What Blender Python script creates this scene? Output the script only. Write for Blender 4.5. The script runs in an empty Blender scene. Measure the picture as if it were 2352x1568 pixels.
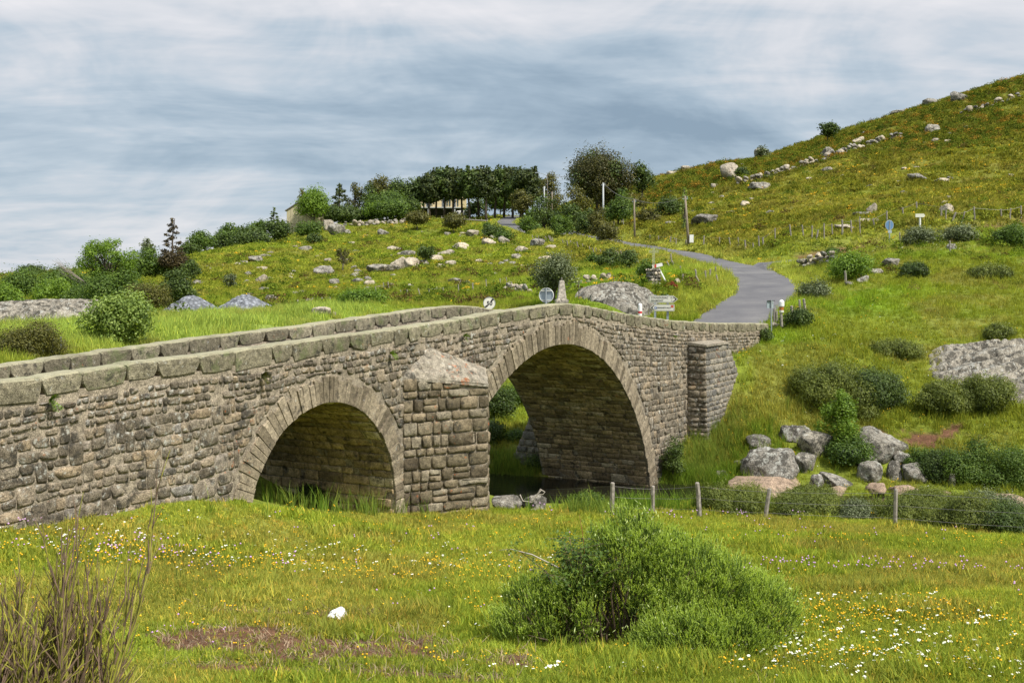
import bpy, math, random
import numpy as np
from math import sin, cos, pi, sqrt, atan2, radians

random.seed(7)
rs = np.random.RandomState(11)
SC = bpy.context.scene
COL = SC.collection

# ------------------------------------------------------------------ camera, sky, sun, exposure
F = 2600.0                      # focal length in units of a 2352 px wide picture
PITCH = math.atan(144.0 / F)
cam_d = bpy.data.cameras.new("camera")
cam_d.sensor_width = 36.0
cam_d.lens = F / 2352.0 * 36.0
cam_d.clip_start = 0.2
cam_d.clip_end = 9000.0
cam = bpy.data.objects.new("camera", cam_d)
COL.objects.link(cam)
cam.location = (0, 0, 0)
cam.rotation_euler = (pi / 2 - PITCH, 0, 0)
SC.camera = cam

SUN_EL, SUN_AZ = radians(54), radians(128)     # azimuth measured clockwise from +Y (view direction)
sd = bpy.data.lights.new("sun", 'SUN')
sd.energy = 5.0
sd.angle = radians(3)
sd.color = (1.0, 0.95, 0.86)
sun = bpy.data.objects.new("sun", sd)
COL.objects.link(sun)
sun.rotation_euler = (pi / 2 - SUN_EL, 0, pi - SUN_AZ)

world = bpy.data.worlds.new("World")
SC.world = world
world.use_nodes = True
SC.view_settings.view_transform = 'Standard'
SC.view_settings.look = 'None'
SC.view_settings.exposure = 0.22
SC.view_settings.gamma = 1.0
SC.view_settings.use_curve_mapping = False
try:
    SC.cycles.max_bounces = 6
    SC.cycles.transparent_max_bounces = 6
    SC.cycles.caustics_reflective = False
    SC.cycles.caustics_refractive = False
    SC.cycles.use_denoising = True
except Exception:
    pass


class NT:
    """small helper for node trees"""
    def __init__(self, tree):
        self.t = tree
        self.n = tree.nodes
        self.l = tree.links

    def new(self, typ, **kw):
        n = self.n.new(typ)
        for k, v in kw.items():
            if k.startswith("i_"):
                key = k[2:]
                key = int(key) if key.isdigit() else key.replace("_", " ")
                n.inputs[key].default_value = v
            else:
                setattr(n, k, v)
        return n

    def link(self, a, b):
        self.l.new(a, b)

    def math(self, op, a, b=None, clamp=False):
        n = self.n.new('ShaderNodeMath')
        n.operation = op
        n.use_clamp = clamp
        for i, v in enumerate((a, b)):
            if v is None:
                continue
            if isinstance(v, (int, float)):
                n.inputs[i].default_value = v
            else:
                self.l.new(v, n.inputs[i])
        return n.outputs[0]

    def mix(self, fac, a, b, blend='MIX'):
        n = self.n.new('ShaderNodeMix')
        n.data_type = 'RGBA'
        n.blend_type = blend
        for i, v in ((0, fac), (6, a), (7, b)):
            if isinstance(v, (int, float)):
                n.inputs[i].default_value = v
            elif isinstance(v, (tuple, list)):
                n.inputs[i].default_value = (v[0], v[1], v[2], 1)
            else:
                self.l.new(v, n.inputs[i])
        return n.outputs[2]

    def noise(self, vec, scale, detail=4, rough=0.55, dist=0.0):
        n = self.n.new('ShaderNodeTexNoise')
        n.inputs['Scale'].default_value = scale
        n.inputs['Detail'].default_value = detail
        n.inputs['Roughness'].default_value = rough
        n.inputs['Distortion'].default_value = dist
        if vec is not None:
            self.l.new(vec, n.inputs['Vector'])
        return n.outputs['Fac']

    def ramp(self, fac, stops, interp='LINEAR'):
        n = self.n.new('ShaderNodeValToRGB')
        n.color_ramp.interpolation = interp
        el = n.color_ramp.elements
        while len(el) < len(stops):
            el.new(0.5)
        for e, (p, c) in zip(el, stops):
            e.position = p
            if isinstance(c, (int, float)):
                c = (c, c, c)
            e.color = (c[0], c[1], c[2], 1)
        self.l.new(fac, n.inputs[0])
        return n.outputs[0]

    def maprange(self, v, a, b, c=0.0, d=1.0, smooth=True):
        n = self.n.new('ShaderNodeMapRange')
        n.interpolation_type = 'SMOOTHSTEP' if smooth else 'LINEAR'
        self.l.new(v, n.inputs[0])
        for i, x in ((1, a), (2, b), (3, c), (4, d)):
            n.inputs[i].default_value = x
        return n.outputs[0]

    def mapping(self, vec, scale=(1, 1, 1), rot=(0, 0, 0), loc=(0, 0, 0)):
        n = self.n.new('ShaderNodeMapping')
        n.inputs['Scale'].default_value = scale
        n.inputs['Rotation'].default_value = rot
        n.inputs['Location'].default_value = loc
        self.l.new(vec, n.inputs['Vector'])
        return n.outputs[0]


# ---- world: Nishita sky seen through a layered grey cloud deck
w = NT(world.node_tree)
w.n.clear()
out = w.new('ShaderNodeOutputWorld')
bg = w.new('ShaderNodeBackground')
bg.inputs['Strength'].default_value = 0.125
w.link(bg.outputs[0], out.inputs[0])
sky = w.new('ShaderNodeTexSky')
sky.sky_type = 'NISHITA'
sky.sun_disc = False
sky.sun_elevation = SUN_EL
sky.sun_rotation = SUN_AZ
sky.air_density = 1.0
sky.dust_density = 1.0
tc = w.new('ShaderNodeTexCoord')
sep = w.new('ShaderNodeSeparateXYZ')
w.link(tc.outputs['Generated'], sep.inputs[0])
# project the direction on a cloud plane: streaks get longer and thinner towards the horizon
zz = w.math('ADD', w.math('MAXIMUM', sep.outputs[2], 0.0), 0.16)
cx = w.math('DIVIDE', sep.outputs[0], zz)
cy = w.math('DIVIDE', sep.outputs[1], zz)
comb = w.new('ShaderNodeCombineXYZ')
w.link(cx, comb.inputs[0])
w.link(cy, comb.inputs[1])
p1 = w.mapping(comb.outputs[0], scale=(0.30, 0.50, 1), rot=(0, 0, radians(-12)), loc=(4.1, 3.7, 0))
n1 = w.noise(p1, 1.15, 6, 0.58, 0.35)
p2 = w.mapping(comb.outputs[0], scale=(0.8, 1.6, 1), rot=(0, 0, radians(-24)), loc=(1.3, 8.2, 0))
n2 = w.noise(p2, 2.2, 6, 0.58, 0.5)
p3 = w.mapping(tc.outputs['Generated'], scale=(4.6, 3.0, 11.0), loc=(2.0, 0.4, 1.9))
n3 = w.noise(p3, 1.0, 5, 0.6, 0.6)
# the deck thins to paler air low in the sky, thickest about 15 degrees up
lo = w.maprange(sep.outputs[2], 0.0, 0.16)
hi = w.maprange(sep.outputs[2], 0.20, 0.36)
leftw = w.maprange(sep.outputs[0], 0.25, -0.35)
t = w.math('ADD', w.math('MULTIPLY', n1, 0.66), w.math('MULTIPLY', n2, 0.26))
t = w.math('SUBTRACT', w.math('ADD', t, w.math('MULTIPLY', n3, 0.46)), 0.19)
t = w.math('ADD', w.math('MULTIPLY', w.math('SUBTRACT', t, 0.48), 1.12), 0.478)
# a heavy bank of cloud lies over the left and middle distance, clearing below it and to the upper right
bank = w.math('MULTIPLY', w.maprange(sep.outputs[2], 0.055, 0.12), w.maprange(sep.outputs[2], 0.25, 0.17))
bank = w.math('MULTIPLY', bank, w.maprange(sep.outputs[0], 0.30, 0.05, 0.45, 1.0))
t = w.math('SUBTRACT', t, w.math('MULTIPLY', bank, 0.07))
t = w.math('ADD', t, w.math('MULTIPLY', w.math('MULTIPLY', w.math('SUBTRACT', 1.0, lo), w.maprange(sep.outputs[0], 0.1, -0.3, 0.35, 1.0)), 0.085))
t = w.math('ADD', t, w.math('MULTIPLY', w.math('MULTIPLY', hi, w.maprange(sep.outputs[0], -0.1, 0.25)), 0.06))
cloud = w.ramp(t, [(0.30, (1.85, 2.5, 3.2)), (0.40, (2.6, 3.3, 4.0)), (0.48, (3.5, 4.1, 4.7)), (0.56, (4.75, 4.95, 5.3)), (0.66, (5.8, 5.75, 5.95))])
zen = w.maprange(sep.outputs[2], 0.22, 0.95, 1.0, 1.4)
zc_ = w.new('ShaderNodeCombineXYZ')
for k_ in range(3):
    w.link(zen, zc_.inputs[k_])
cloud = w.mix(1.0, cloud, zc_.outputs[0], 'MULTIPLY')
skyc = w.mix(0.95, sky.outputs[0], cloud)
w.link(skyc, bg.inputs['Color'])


# ------------------------------------------------------------------ pixel rays and the bridge frame
def ray(px, py):
    u = (px - 1176.0) / F
    v = (784.0 - py) / F
    d = np.array([u, cos(PITCH) + v * sin(PITCH), -sin(PITCH) + v * cos(PITCH)])
    return d / d[1]


def P(px, py, D):
    return ray(px, py) * D


TH = radians(61)
U = np.array([cos(TH), sin(TH)])
Wv = np.array([-sin(TH), cos(TH)])
N0 = np.array([5.23, 42.0])
BW = 4.5


def Bxy(t, s):
    return N0 + U * t + Wv * s


def to_bridge(x, y):
    dx, dy = x - N0[0], y - N0[1]
    return dx * U[0] + dy * U[1], dx * Wv[0] + dy * Wv[1]


def on_line(px, py, s):
    """bridge coordinates (t, z) of the pixel ray where it meets the vertical plane at offset s"""
    r = ray(px, py)
    b = N0 + Wv * s
    # b + U t = (r0,1) D
    A = np.array([[r[0], -U[0]], [1.0, -U[1]]])
    D, t = np.linalg.solve(A, b)
    return t, r[2] * D


# ------------------------------------------------------------------ value noise on numpy arrays
_tab = np.random.RandomState(5).rand(256, 256)


def vnoise(x, y):
    x = np.asarray(x, float); y = np.asarray(y, float)
    xi = np.floor(x).astype(int); yi = np.floor(y).astype(int)
    fx = x - xi; fy = y - yi
    fx = fx * fx * (3 - 2 * fx); fy = fy * fy * (3 - 2 * fy)
    a = _tab[xi & 255, yi & 255]; b = _tab[(xi + 1) & 255, yi & 255]
    c = _tab[xi & 255, (yi + 1) & 255]; d = _tab[(xi + 1) & 255, (yi + 1) & 255]
    return (a * (1 - fx) + b * fx) * (1 - fy) + (c * (1 - fx) + d * fx) * fy


def fbm(x, y, o=4, g=0.5):
    s = 0; a = 1.0; n = 0
    for i in range(o):
        s = s + a * vnoise(x * 2 ** i + 17.3 * i, y * 2 ** i + 5.1 * i)
        n += a; a *= g
    return s / n


def sstep(a, b, x):
    k = np.clip((np.asarray(x, float) - a) / (b - a), 0, 1)
    return k * k * (3 - 2 * k)


# ------------------------------------------------------------------ terrain height
ROAD_PX = [(1668, 730, 59), (1722, 703, 65), (1762, 678, 72), (1762, 650, 80), (1728, 627, 90), (1670, 609, 102), (1610, 597, 116),
           (1520, 579, 134), (1400, 560, 155), (1330, 551, 172), (1265, 544, 195), (1222, 538, 214), (1175, 524, 230),
           (1158, 514, 244), (1172, 503, 262), (1190, 497, 285)]
BRANCH_PX = [(1728, 612, 96), (1775, 603, 99), (1840, 606, 101), (1950, 588, 102.5), (2080, 564, 104), (2220, 543, 105), (2400, 527, 106)]
ctrl = [
    # meadow in front of the bridge
    (0, 1568, 9.6), (600, 1568, 10), (1176, 1568, 10.4), (1800, 1568, 10.6), (2352, 1568, 10.4), (-500, 1568, 9),
    (775, 1425, 13.4), (1460, 1500, 12.0), (300, 1400, 13.5), (1900, 1420, 13.4), (2300, 1400, 13.6),
    (0, 1214, 17.9), (200, 1187, 19.4), (330, 1160, 20.5), (430, 1146, 21.4), (560, 1156, 22.8), (740, 1176, 25.2), (915, 1183, 27.4), (1120, 1175, 29),
    (600, 1250, 19.5), (1200, 1300, 20), (1800, 1300, 19.6), (2300, 1310, 19),
    (1300, 1180, 29.5), (1405, 1183, 30), (1605, 1190, 30), (1765, 1194, 29.5), (2057, 1210, 28.3), (2352, 1237, 26.3), (2700, 1260, 24),
    (760, 1160, 28.5), (640, 1150, 28),
    (1200, 1172, 33.5), (1300, 1166, 35.2), (1405, 1158, 35.6), (1600, 1160, 35.6), (1800, 1163, 35.2), (2050, 1172, 34), (2352, 1190, 32),
    # behind the bridge, left
    (-200, 860, 25), (0, 835, 29), (80, 812, 32), (270, 805, 35), (380, 792, 38), (600, 758, 45), (780, 735, 52), (900, 727, 57), (1040, 716, 60), (1130, 712, 62),
    (200, 760, 48), (480, 724, 60), (480, 722, 70), (563, 722, 66), (563, 720, 76), (640, 720, 66), (640, 718, 76), (300, 728, 62), (300, 740, 50), (200, 725, 66), (450, 742, 50), (563, 737, 52), (630, 738, 51), (445, 733, 55), (563, 728, 58), (500, 727, 60), (0, 760, 55), (100, 750, 52),
    (450, 718, 84), (520, 664, 118), (600, 610, 155), (560, 565, 196), (740, 560, 205), (850, 520, 240), (1000, 497, 268), (760, 515, 244),
    (900, 645, 112), (1000, 690, 80), (850, 690, 88), (1160, 690, 72), (700, 700, 90), (1150, 620, 122), (1150, 552, 175), (1050, 560, 190), (958, 528, 224), (1043, 535, 215),
    (1200, 655, 92), (1240, 575, 150), (100, 692, 92), (200, 645, 128), (0, 648, 140), (-300, 660, 150), (300, 612, 165), (430, 590, 180), (660, 546, 250),
    (395, 613, 135), (0, 650, 200), (-300, 655, 200), (180, 642, 200), (300, 632, 200), (0, 641, 260), (300, 622, 260), (600, 575, 310), (1000, 520, 330), (1300, 500, 330), (1600, 460, 330), (-500, 650, 300),
    # mound and verges by the road
    (1340, 716, 59), (1480, 718, 60), (1420, 665, 69), (1510, 655, 71), (1600, 655, 74), (1660, 690, 68), (1570, 736, 58), (1560, 640, 80), (1480, 620, 92), (1400, 610, 105),
    (1330, 680, 74), (1260, 690, 70), (1620, 620, 92),
    (1840, 690, 66), (1850, 645, 76), (1790, 740, 56.5), (1800, 618, 92),
    # the slope right of the bridge
    (1700, 860, 49.5), (1690, 960, 46.2), (1600, 1015, 44.6), (1760, 860, 51), (1900, 760, 58), (1900, 900, 49), (2050, 850, 52.5), (1800, 1000, 44.2), (2100, 960, 46.5), (2000, 1010, 45),
    (2200, 760, 58), (2300, 985, 44.5), (2200, 860, 52), (2352, 780, 55), (2352, 950, 46), (2600, 900, 48), (2352, 1090, 41.8), (2100, 1105, 42.3), (1620, 1085, 43.3), (1540, 1105, 42.6), (2600, 1150, 39),
    (2050, 650, 73), (2200, 610, 79), (2352, 600, 80), (2600, 590, 82),
    (1850, 596, 97), (2000, 566, 98), (2150, 538, 99), (2352, 520, 100), (2700, 500, 101),
    # bank above the branch road and the big hill
    (1500, 556, 142), (1650, 565, 120), (1790, 560, 112), (1850, 545, 110.5), (2050, 516, 111), (2200, 496, 112), (2352, 483, 113), (2700, 460, 115),
    (1700, 522, 138), (2000, 450, 152), (2300, 400, 162), (2352, 300, 196), (1900, 402, 186), (1700, 452, 186), (1500, 522, 160), (1450, 482, 186), (1600, 402, 226),
    (2352, 180, 242), (2150, 240, 242), (1950, 312, 242), (1750, 367, 242), (1530, 406, 244), (1350, 468, 222), (1250, 490, 238), (1385, 530, 165), (1300, 520, 190), (2700, 100, 240),
]
pts = [P(*c) for c in ctrl]
road_c = [P(*c) for c in ROAD_PX]
branch_c = [P(*c) for c in BRANCH_PX]
pts += road_c + branch_c
pts += [np.array(q, float) for q in [(0, 4, -2.3), (-6, 3, -2.1), (6, 3, -2.3), (0, -15, 0), (-30, 0, -2), (30, 0, -3.2), (-17, 16, -4.0), (-14, 8, -3.2),
        (16, 12, -4.2), (22, 22, -5.2), (36, 26, -6.6), (50, 30, -7.2), (-1.5, 44.5, -7.4), (-0.2, 46.5, -6.9), (1.2, 50, -6.4), (3, 56, -4.6),
        (7.2, 47.5, -6.2), (-6, 40, -5.2), (-5, 53, -4.6), (-14, 31, -2.6),
        (180, 200, 50), (180, 100, 22), (120, 60, 2), (-150, 150, -4), (-150, 60, -4), (-120, 300, -6), (40, 340, 20), (110, 345, 46), (200, 340, 55),
        (0, 600, -8), (-300, 600, -20), (300, 600, 20), (0, 1200, -25), (-900, 900, -30), (900, 900, 10), (0, -300, 5), (-300, 0, 0), (400, 0, 10), (0, 4000, -40), (-3500, 2500, -40), (3500, 2500, -20), (0, -3000, 0), (-3000, -1000, 0), (3000, -1000, 0)]]
pts = np.array(pts)
_C2 = 2.0 ** 2


def _phi(dx, dy):
    return np.sqrt(dx * dx + dy * dy + _C2)


_n = len(pts)
_A = _phi(pts[:, 0][:, None] - pts[:, 0][None], pts[:, 1][:, None] - pts[:, 1][None])
_A = -_A + 0.0
_A[np.arange(_n), np.arange(_n)] += 0.10
_Q = np.hstack([np.ones((_n, 1)), pts[:, :2] / 100.0])
_M = np.zeros((_n + 3, _n + 3))
_M[:_n, :_n] = _A
_M[:_n, _n:] = _Q
_M[_n:, :_n] = _Q.T
_sol = np.linalg.solve(_M, np.concatenate([pts[:, 2], np.zeros(3)]))

WATER_Z = -7.72
river_pts = np.array([(70, 29), (45, 34.5), (28, 37.0), (18, 37.9), (11.5, 38.2), (7.6, 39.2), (4.5, 39.6), (1.6, 40.0), (-1.5, 41.6), (-4.5, 43.6), (-9, 46.5)], float)
river_hw = np.array([1.8, 1.6, 1.2, 1.0, 1.1, 1.9, 2.3, 2.6, 2.4, 2.0, 1.0])


def polydist(x, y, poly, vals=None):
    best = np.full(x.shape, 1e9)
    bv = np.zeros(x.shape)
    for i in range(len(poly) - 1):
        a, b = poly[i][:2], poly[i + 1][:2]
        d = b - a
        L = d @ d
        k = np.clip(((x - a[0]) * d[0] + (y - a[1]) * d[1]) / L, 0, 1)
        q = np.hypot(x - a[0] - k * d[0], y - a[1] - k * d[1])
        m = q < best
        best = np.where(m, q, best)
        if vals is not None:
            bv = np.where(m, vals[i] * (1 - k) + vals[i + 1] * k, bv)
    return (best, bv) if vals is not None else best


def smooth_poly(p, n=3):
    p = np.array(p)
    for _ in range(n):
        q = [p[0]]
        for i in range(len(p) - 1):
            q.append(p[i] * 0.75 + p[i + 1] * 0.25)
            q.append(p[i] * 0.25 + p[i + 1] * 0.75)
        q.append(p[-1])
        p = np.array(q)
    return p


road_line = smooth_poly([np.append(Bxy(11, 2.25), -3.0)] + road_c, 2)
branch_line = smooth_poly(branch_c, 2)


def height_base(x, y):
    x = np.atleast_1d(np.asarray(x, float)); y = np.atleast_1d(np.asarray(y, float))
    sh = x.shape
    x = x.ravel(); y = y.ravel()
    z = np.zeros(x.shape)
    for s in range(0, len(x), 20000):
        xs, ys = x[s:s + 20000], y[s:s + 20000]
        K = -_phi(xs[:, None] - pts[:, 0][None], ys[:, None] - pts[:, 1][None])
        z[s:s + 20000] = K @ _sol[:_n] + _sol[_n] + _sol[_n + 1] * xs / 100 + _sol[_n + 2] * ys / 100
    return z.reshape(sh)


_RZ = {}


def _road_z(line, key):
    if key not in _RZ:
        L_ = np.array(line)[:, :2]
        seg = np.concatenate([[0], np.cumsum(np.hypot(*np.diff(L_, axis=0).T))])
        s_ = np.arange(0, seg[-1], 1.5)
        xy = np.stack([np.interp(s_, seg, L_[:, 0]), np.interp(s_, seg, L_[:, 1])], -1)
        z_ = height_base(xy[:, 0], xy[:, 1])
        k_ = 9
        zp = np.pad(z_, k_, mode='edge')
        for _ in range(2):
            zp = np.convolve(np.pad(zp, 4, mode='edge'), np.ones(9) / 9, 'valid')
        _RZ[key] = (xy, zp[k_:-k_])
    return _RZ[key]


def height(x, y, carve=True):
    x = np.atleast_1d(np.asarray(x, float)); y = np.atleast_1d(np.asarray(y, float))
    z = height_base(x, y)
    d = np.hypot(x, y)
    rd = np.minimum(polydist(x, y, road_line), polydist(x, y, branch_line))
    off = sstep(2.2, 5.0, rd)
    flat = z.copy(); wsum = np.zeros(z.shape)
    for line, key in ((road_line, 'r'), (branch_line, 'b')):
        xy_, zz_ = _road_z(line, key)
        dd_, vv_ = polydist(x, y, xy_[::3], zz_[::3])
        w_ = 1 - sstep(2.4, 6.5, dd_)
        flat = np.where(w_ > wsum, vv_, flat); wsum = np.maximum(wsum, w_)
    z = z * (1 - wsum) + flat * wsum
    amp = 0.06 + 0.10 * sstep(20, 60, d) + 0.45 * sstep(70, 200, d)
    z = z + off * (amp * (fbm(x / 3.1, y / 3.1, 3) - 0.5) * 1.2 + sstep(90, 200, d) * (fbm(x / 14 + 9, y / 14, 3) - 0.5) * 1.8)
    z = z + off * 0.06 * (fbm(x / 0.7 + 3, y / 0.7, 2) - 0.5) * (1 - sstep(40, 90, d))
    if carve:
        rdist, hw = polydist(x, y, river_pts, river_hw)
        k = sstep(0.0, 1.0, (rdist - hw + 0.5 * (fbm(x / 1.5, y / 1.5, 2) - 0.5)) / 1.1)
        bed = WATER_Z - 0.7
        near = rdist < hw + 6
        z = np.where(near, np.minimum(z, bed + (z - bed) * k) * (1 - 0) + 0, z)
        # land beside the river never dips under the water sheet
        z = np.where(near & (k >= 0.999), np.maximum(z, WATER_Z + 0.12), z)
        z = z - 0.14 * (1 + d / 60) * (1 - sstep(1.3, 1.8, rd))
    return z


_rayD = np.concatenate([np.arange(6, 60, 0.25), np.arange(60, 130, 0.6), np.arange(130, 420, 1.5)])


def place(px, py, dmin=6.0):
    """point of the terrain met by the pixel ray, at least dmin ahead"""
    r = ray(px, py)
    D = _rayD[_rayD >= dmin]
    z = height(r[0] * D, D)
    f = r[2] * D - z
    idx = np.where((f[:-1] > 0) & (f[1:] <= 0))[0]
    if len(idx) == 0:
        i = int(np.argmin(np.abs(f)))
        return np.array([r[0] * D[i], D[i], z[i]])
    i = idx[0]
    k = f[i] / (f[i] - f[i + 1])
    Dm = D[i] * (1 - k) + D[i + 1] * k
    return np.array([r[0] * Dm, Dm, float(height(r[0] * Dm, Dm)[0])])


def at_depth(px, D):
    x = (px - 1176) / F * D
    return np.array([x, D, float(height(x, D)[0])])
# ------------------------------------------------------------------ mesh helpers
def mesh_np(name, V, faces=None, quads=None, tris=None, mats=None, midx=None, smooth=False):
    me = bpy.data.meshes.new(name)
    V = np.asarray(V, np.float32).reshape(-1, 3)
    if faces is not None:
        me.from_pydata([tuple(map(float, v)) for v in V], [], [tuple(int(i) for i in f) for f in faces])
    else:
        loops = []
        tot = []
        if quads is not None and len(quads):
            q = np.asarray(quads, np.int32)
            loops.append(q.ravel()); tot.append(np.full(len(q), 4, np.int32))
        if tris is not None and len(tris):
            q = np.asarray(tris, np.int32)
            loops.append(q.ravel()); tot.append(np.full(len(q), 3, np.int32))
        loops = np.concatenate(loops); tot = np.concatenate(tot)
        me.vertices.add(len(V)); me.loops.add(len(loops)); me.polygons.add(len(tot))
        me.vertices.foreach_set("co", V.ravel())
        me.loops.foreach_set("vertex_index", loops)
        st = np.concatenate([[0], np.cumsum(tot)[:-1]]).astype(np.int32)
        me.polygons.foreach_set("loop_start", st)
        me.polygons.foreach_set("loop_total", tot)
        me.update(calc_edges=True)
    for m in (mats or []):
        me.materials.append(m)
    if midx is not None:
        me.polygons.foreach_set("material_index", np.asarray(midx, np.int32))
    if smooth:
        me.polygons.foreach_set("use_smooth", np.ones(len(me.polygons), bool))
    me.update()
    return me


def obj(name, me, parent=None, loc=None, rot=None, scale=None):
    o = bpy.data.objects.new(name, me)
    COL.objects.link(o)
    if parent is not None:
        o.parent = parent
    if loc is not None:
        o.location = [float(v) for v in loc]
    if rot is not None:
        o.rotation_euler = rot
    if scale is not None:
        o.scale = (scale,) * 3 if isinstance(scale, (int, float)) else scale
    return o


def tag(o, label=None, cat=None, group=None, kind=None):
    if label: o["label"] = label
    if cat: o["category"] = cat
    if group: o["group"] = group
    if kind: o["kind"] = kind
    return o


def thing(name, label, cat, loc=(0, 0, 0), rotz=0.0, group=None):
    o = obj(name, None, loc=loc, rot=(0, 0, rotz))
    o.empty_display_size = 0.2
    return tag(o, label, cat, group)


def copy_tree(o, parent=None):
    c = o.copy()
    COL.objects.link(c)
    if parent is not None:
        c.parent = parent
    for ch in list(KIDS.get(o.name, [])):
        cc = copy_tree(ch, c)
        KIDS.setdefault(c.name, []).append(cc)
    return c


KIDS = {}


class MB:
    """collects pieces into one mesh"""
    def __init__(self):
        self.V = []; self.F = []; self.M = []; self.n = 0

    def add(self, V, Fs, m=0):
        V = np.asarray(V, float)
        self.V.append(V)
        self.F += [tuple(i + self.n for i in f) for f in Fs]
        self.M += [m] * len(Fs)
        self.n += len(V)

    def box(self, c, size, rotz=0.0, m=0, taper=1.0):
        sx, sy, sz = [v / 2 for v in size]
        v = []
        for z, k in ((-sz, 1), (sz, taper)):
            for x, y in ((-sx, -sy), (sx, -sy), (sx, sy), (-sx, sy)):
                x *= k; y *= k
                v.append((x * cos(rotz) - y * sin(rotz) + c[0], x * sin(rotz) + y * cos(rotz) + c[1], z + c[2]))
        self.add(v, [(0, 3, 2, 1), (4, 5, 6, 7), (0, 1, 5, 4), (1, 2, 6, 5), (2, 3, 7, 6), (3, 0, 4, 7)], m)

    def tube(self, path, radii, n=6, m=0, cap=True):
        path = [np.asarray(p, float) for p in path]
        if isinstance(radii, (int, float)):
            radii = [radii] * len(path)
        V = []
        ref = np.array([0.31, 0.95, 0.1])
        for i, p in enumerate(path):
            a = path[max(i - 1, 0)]; b = path[min(i + 1, len(path) - 1)]
            d = b - a
            d = d / (np.linalg.norm(d) + 1e-9)
            if abs(d @ ref) > 0.95:
                ref = np.array([0.9, 0.1, 0.3])
            s = np.cross(d, ref); s /= np.linalg.norm(s)
            t = np.cross(d, s)
            for k in range(n):
                an = 2 * pi * k / n
                V.append(p + radii[i] * (cos(an) * s + sin(an) * t))
        Fs = []
        for i in range(len(path) - 1):
            for k in range(n):
                Fs.append((i * n + k, i * n + (k + 1) % n, (i + 1) * n + (k + 1) % n, (i + 1) * n + k))
        if cap:
            Fs.append(tuple(range(n))[::-1])
            Fs.append(tuple((len(path) - 1) * n + k for k in range(n)))
        self.add(V, Fs, m)

    def prism(self, poly, y0, y1, m=0):
        """poly in (x,z), extruded along y"""
        n = len(poly)
        V = [(x, y0, z) for x, z in poly] + [(x, y1, z) for x, z in poly]
        Fs = [tuple(range(n)), tuple(range(2 * n - 1, n - 1, -1))]
        for i in range(n):
            j = (i + 1) % n
            Fs.append((i, i + n, j + n, j))
        self.add(V, Fs, m)

    def mesh(self, name, mats, smooth=False):
        V = np.vstack(self.V)
        return mesh_np(name, V, faces=self.F, mats=mats, midx=self.M, smooth=smooth)


def icosphere(sub):
    t = (1 + sqrt(5)) / 2
    v = [(-1, t, 0), (1, t, 0), (-1, -t, 0), (1, -t, 0), (0, -1, t), (0, 1, t), (0, -1, -t), (0, 1, -t), (t, 0, -1), (t, 0, 1), (-t, 0, -1), (-t, 0, 1)]
    v = [np.array(p) / np.linalg.norm(p) for p in v]
    f = [(0, 11, 5), (0, 5, 1), (0, 1, 7), (0, 7, 10), (0, 10, 11), (1, 5, 9), (5, 11, 4), (11, 10, 2), (10, 7, 6), (7, 1, 8), (3, 9, 4), (3, 4, 2), (3, 2, 6), (3, 6, 8), (3, 8, 9), (4, 9, 5), (2, 4, 11), (6, 2, 10), (8, 6, 7), (9, 8, 1)]
    for _ in range(sub):
        mid = {}
        nf = []

        def m(a, b):
            k = (min(a, b), max(a, b))
            if k not in mid:
                p = v[a] + v[b]
                v.append(p / np.linalg.norm(p))
                mid[k] = len(v) - 1
            return mid[k]
        for a, b, c in f:
            ab, bc, ca = m(a, b), m(b, c), m(c, a)
            nf += [(a, ab, ca), (b, bc, ab), (c, ca, bc), (ab, bc, ca)]
        f = nf
    return np.array(v), np.array(f)


# ------------------------------------------------------------------ materials
def new_mat(name):
    m = bpy.data.materials.new(name)
    m.use_nodes = True
    t = NT(m.node_tree)
    t.n.clear()
    o = t.new('ShaderNodeOutputMaterial')
    return m, t, o


def geo_pos(t):
    return t.new('ShaderNodeNewGeometry').outputs['Position']


def island_rand(t):
    a = t.new('ShaderNodeObjectInfo').outputs['Random']
    b = t.new('ShaderNodeNewGeometry').outputs['Random Per Island']
    return t.math('FRACT', t.math('ADD', a, b))


def simple_mat(name, col, rough=0.7, metal=0.0, var=0.12, scale=6.0, bump=0.0, emit=None):
    m, t, o = new_mat(name)
    b = t.new('ShaderNodeBsdfPrincipled')
    b.inputs['Roughness'].default_value = rough
    b.inputs['Metallic'].default_value = metal
    p = geo_pos(t)
    n = t.noise(p, scale, 4)
    k = t.ramp(n, [(0.3, tuple(c * (1 - var) for c in col)), (0.7, tuple(min(1, c * (1 + var)) for c in col))])
    t.link(k, b.inputs['Base Color'])
    if bump:
        bn = t.new('ShaderNodeBump', i_Strength=0.6, i_Distance=bump)
        t.link(n, bn.inputs['Height'])
        t.link(bn.outputs[0], b.inputs['Normal'])
    t.link(b.outputs[0], o.inputs[0])
    return m


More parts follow.
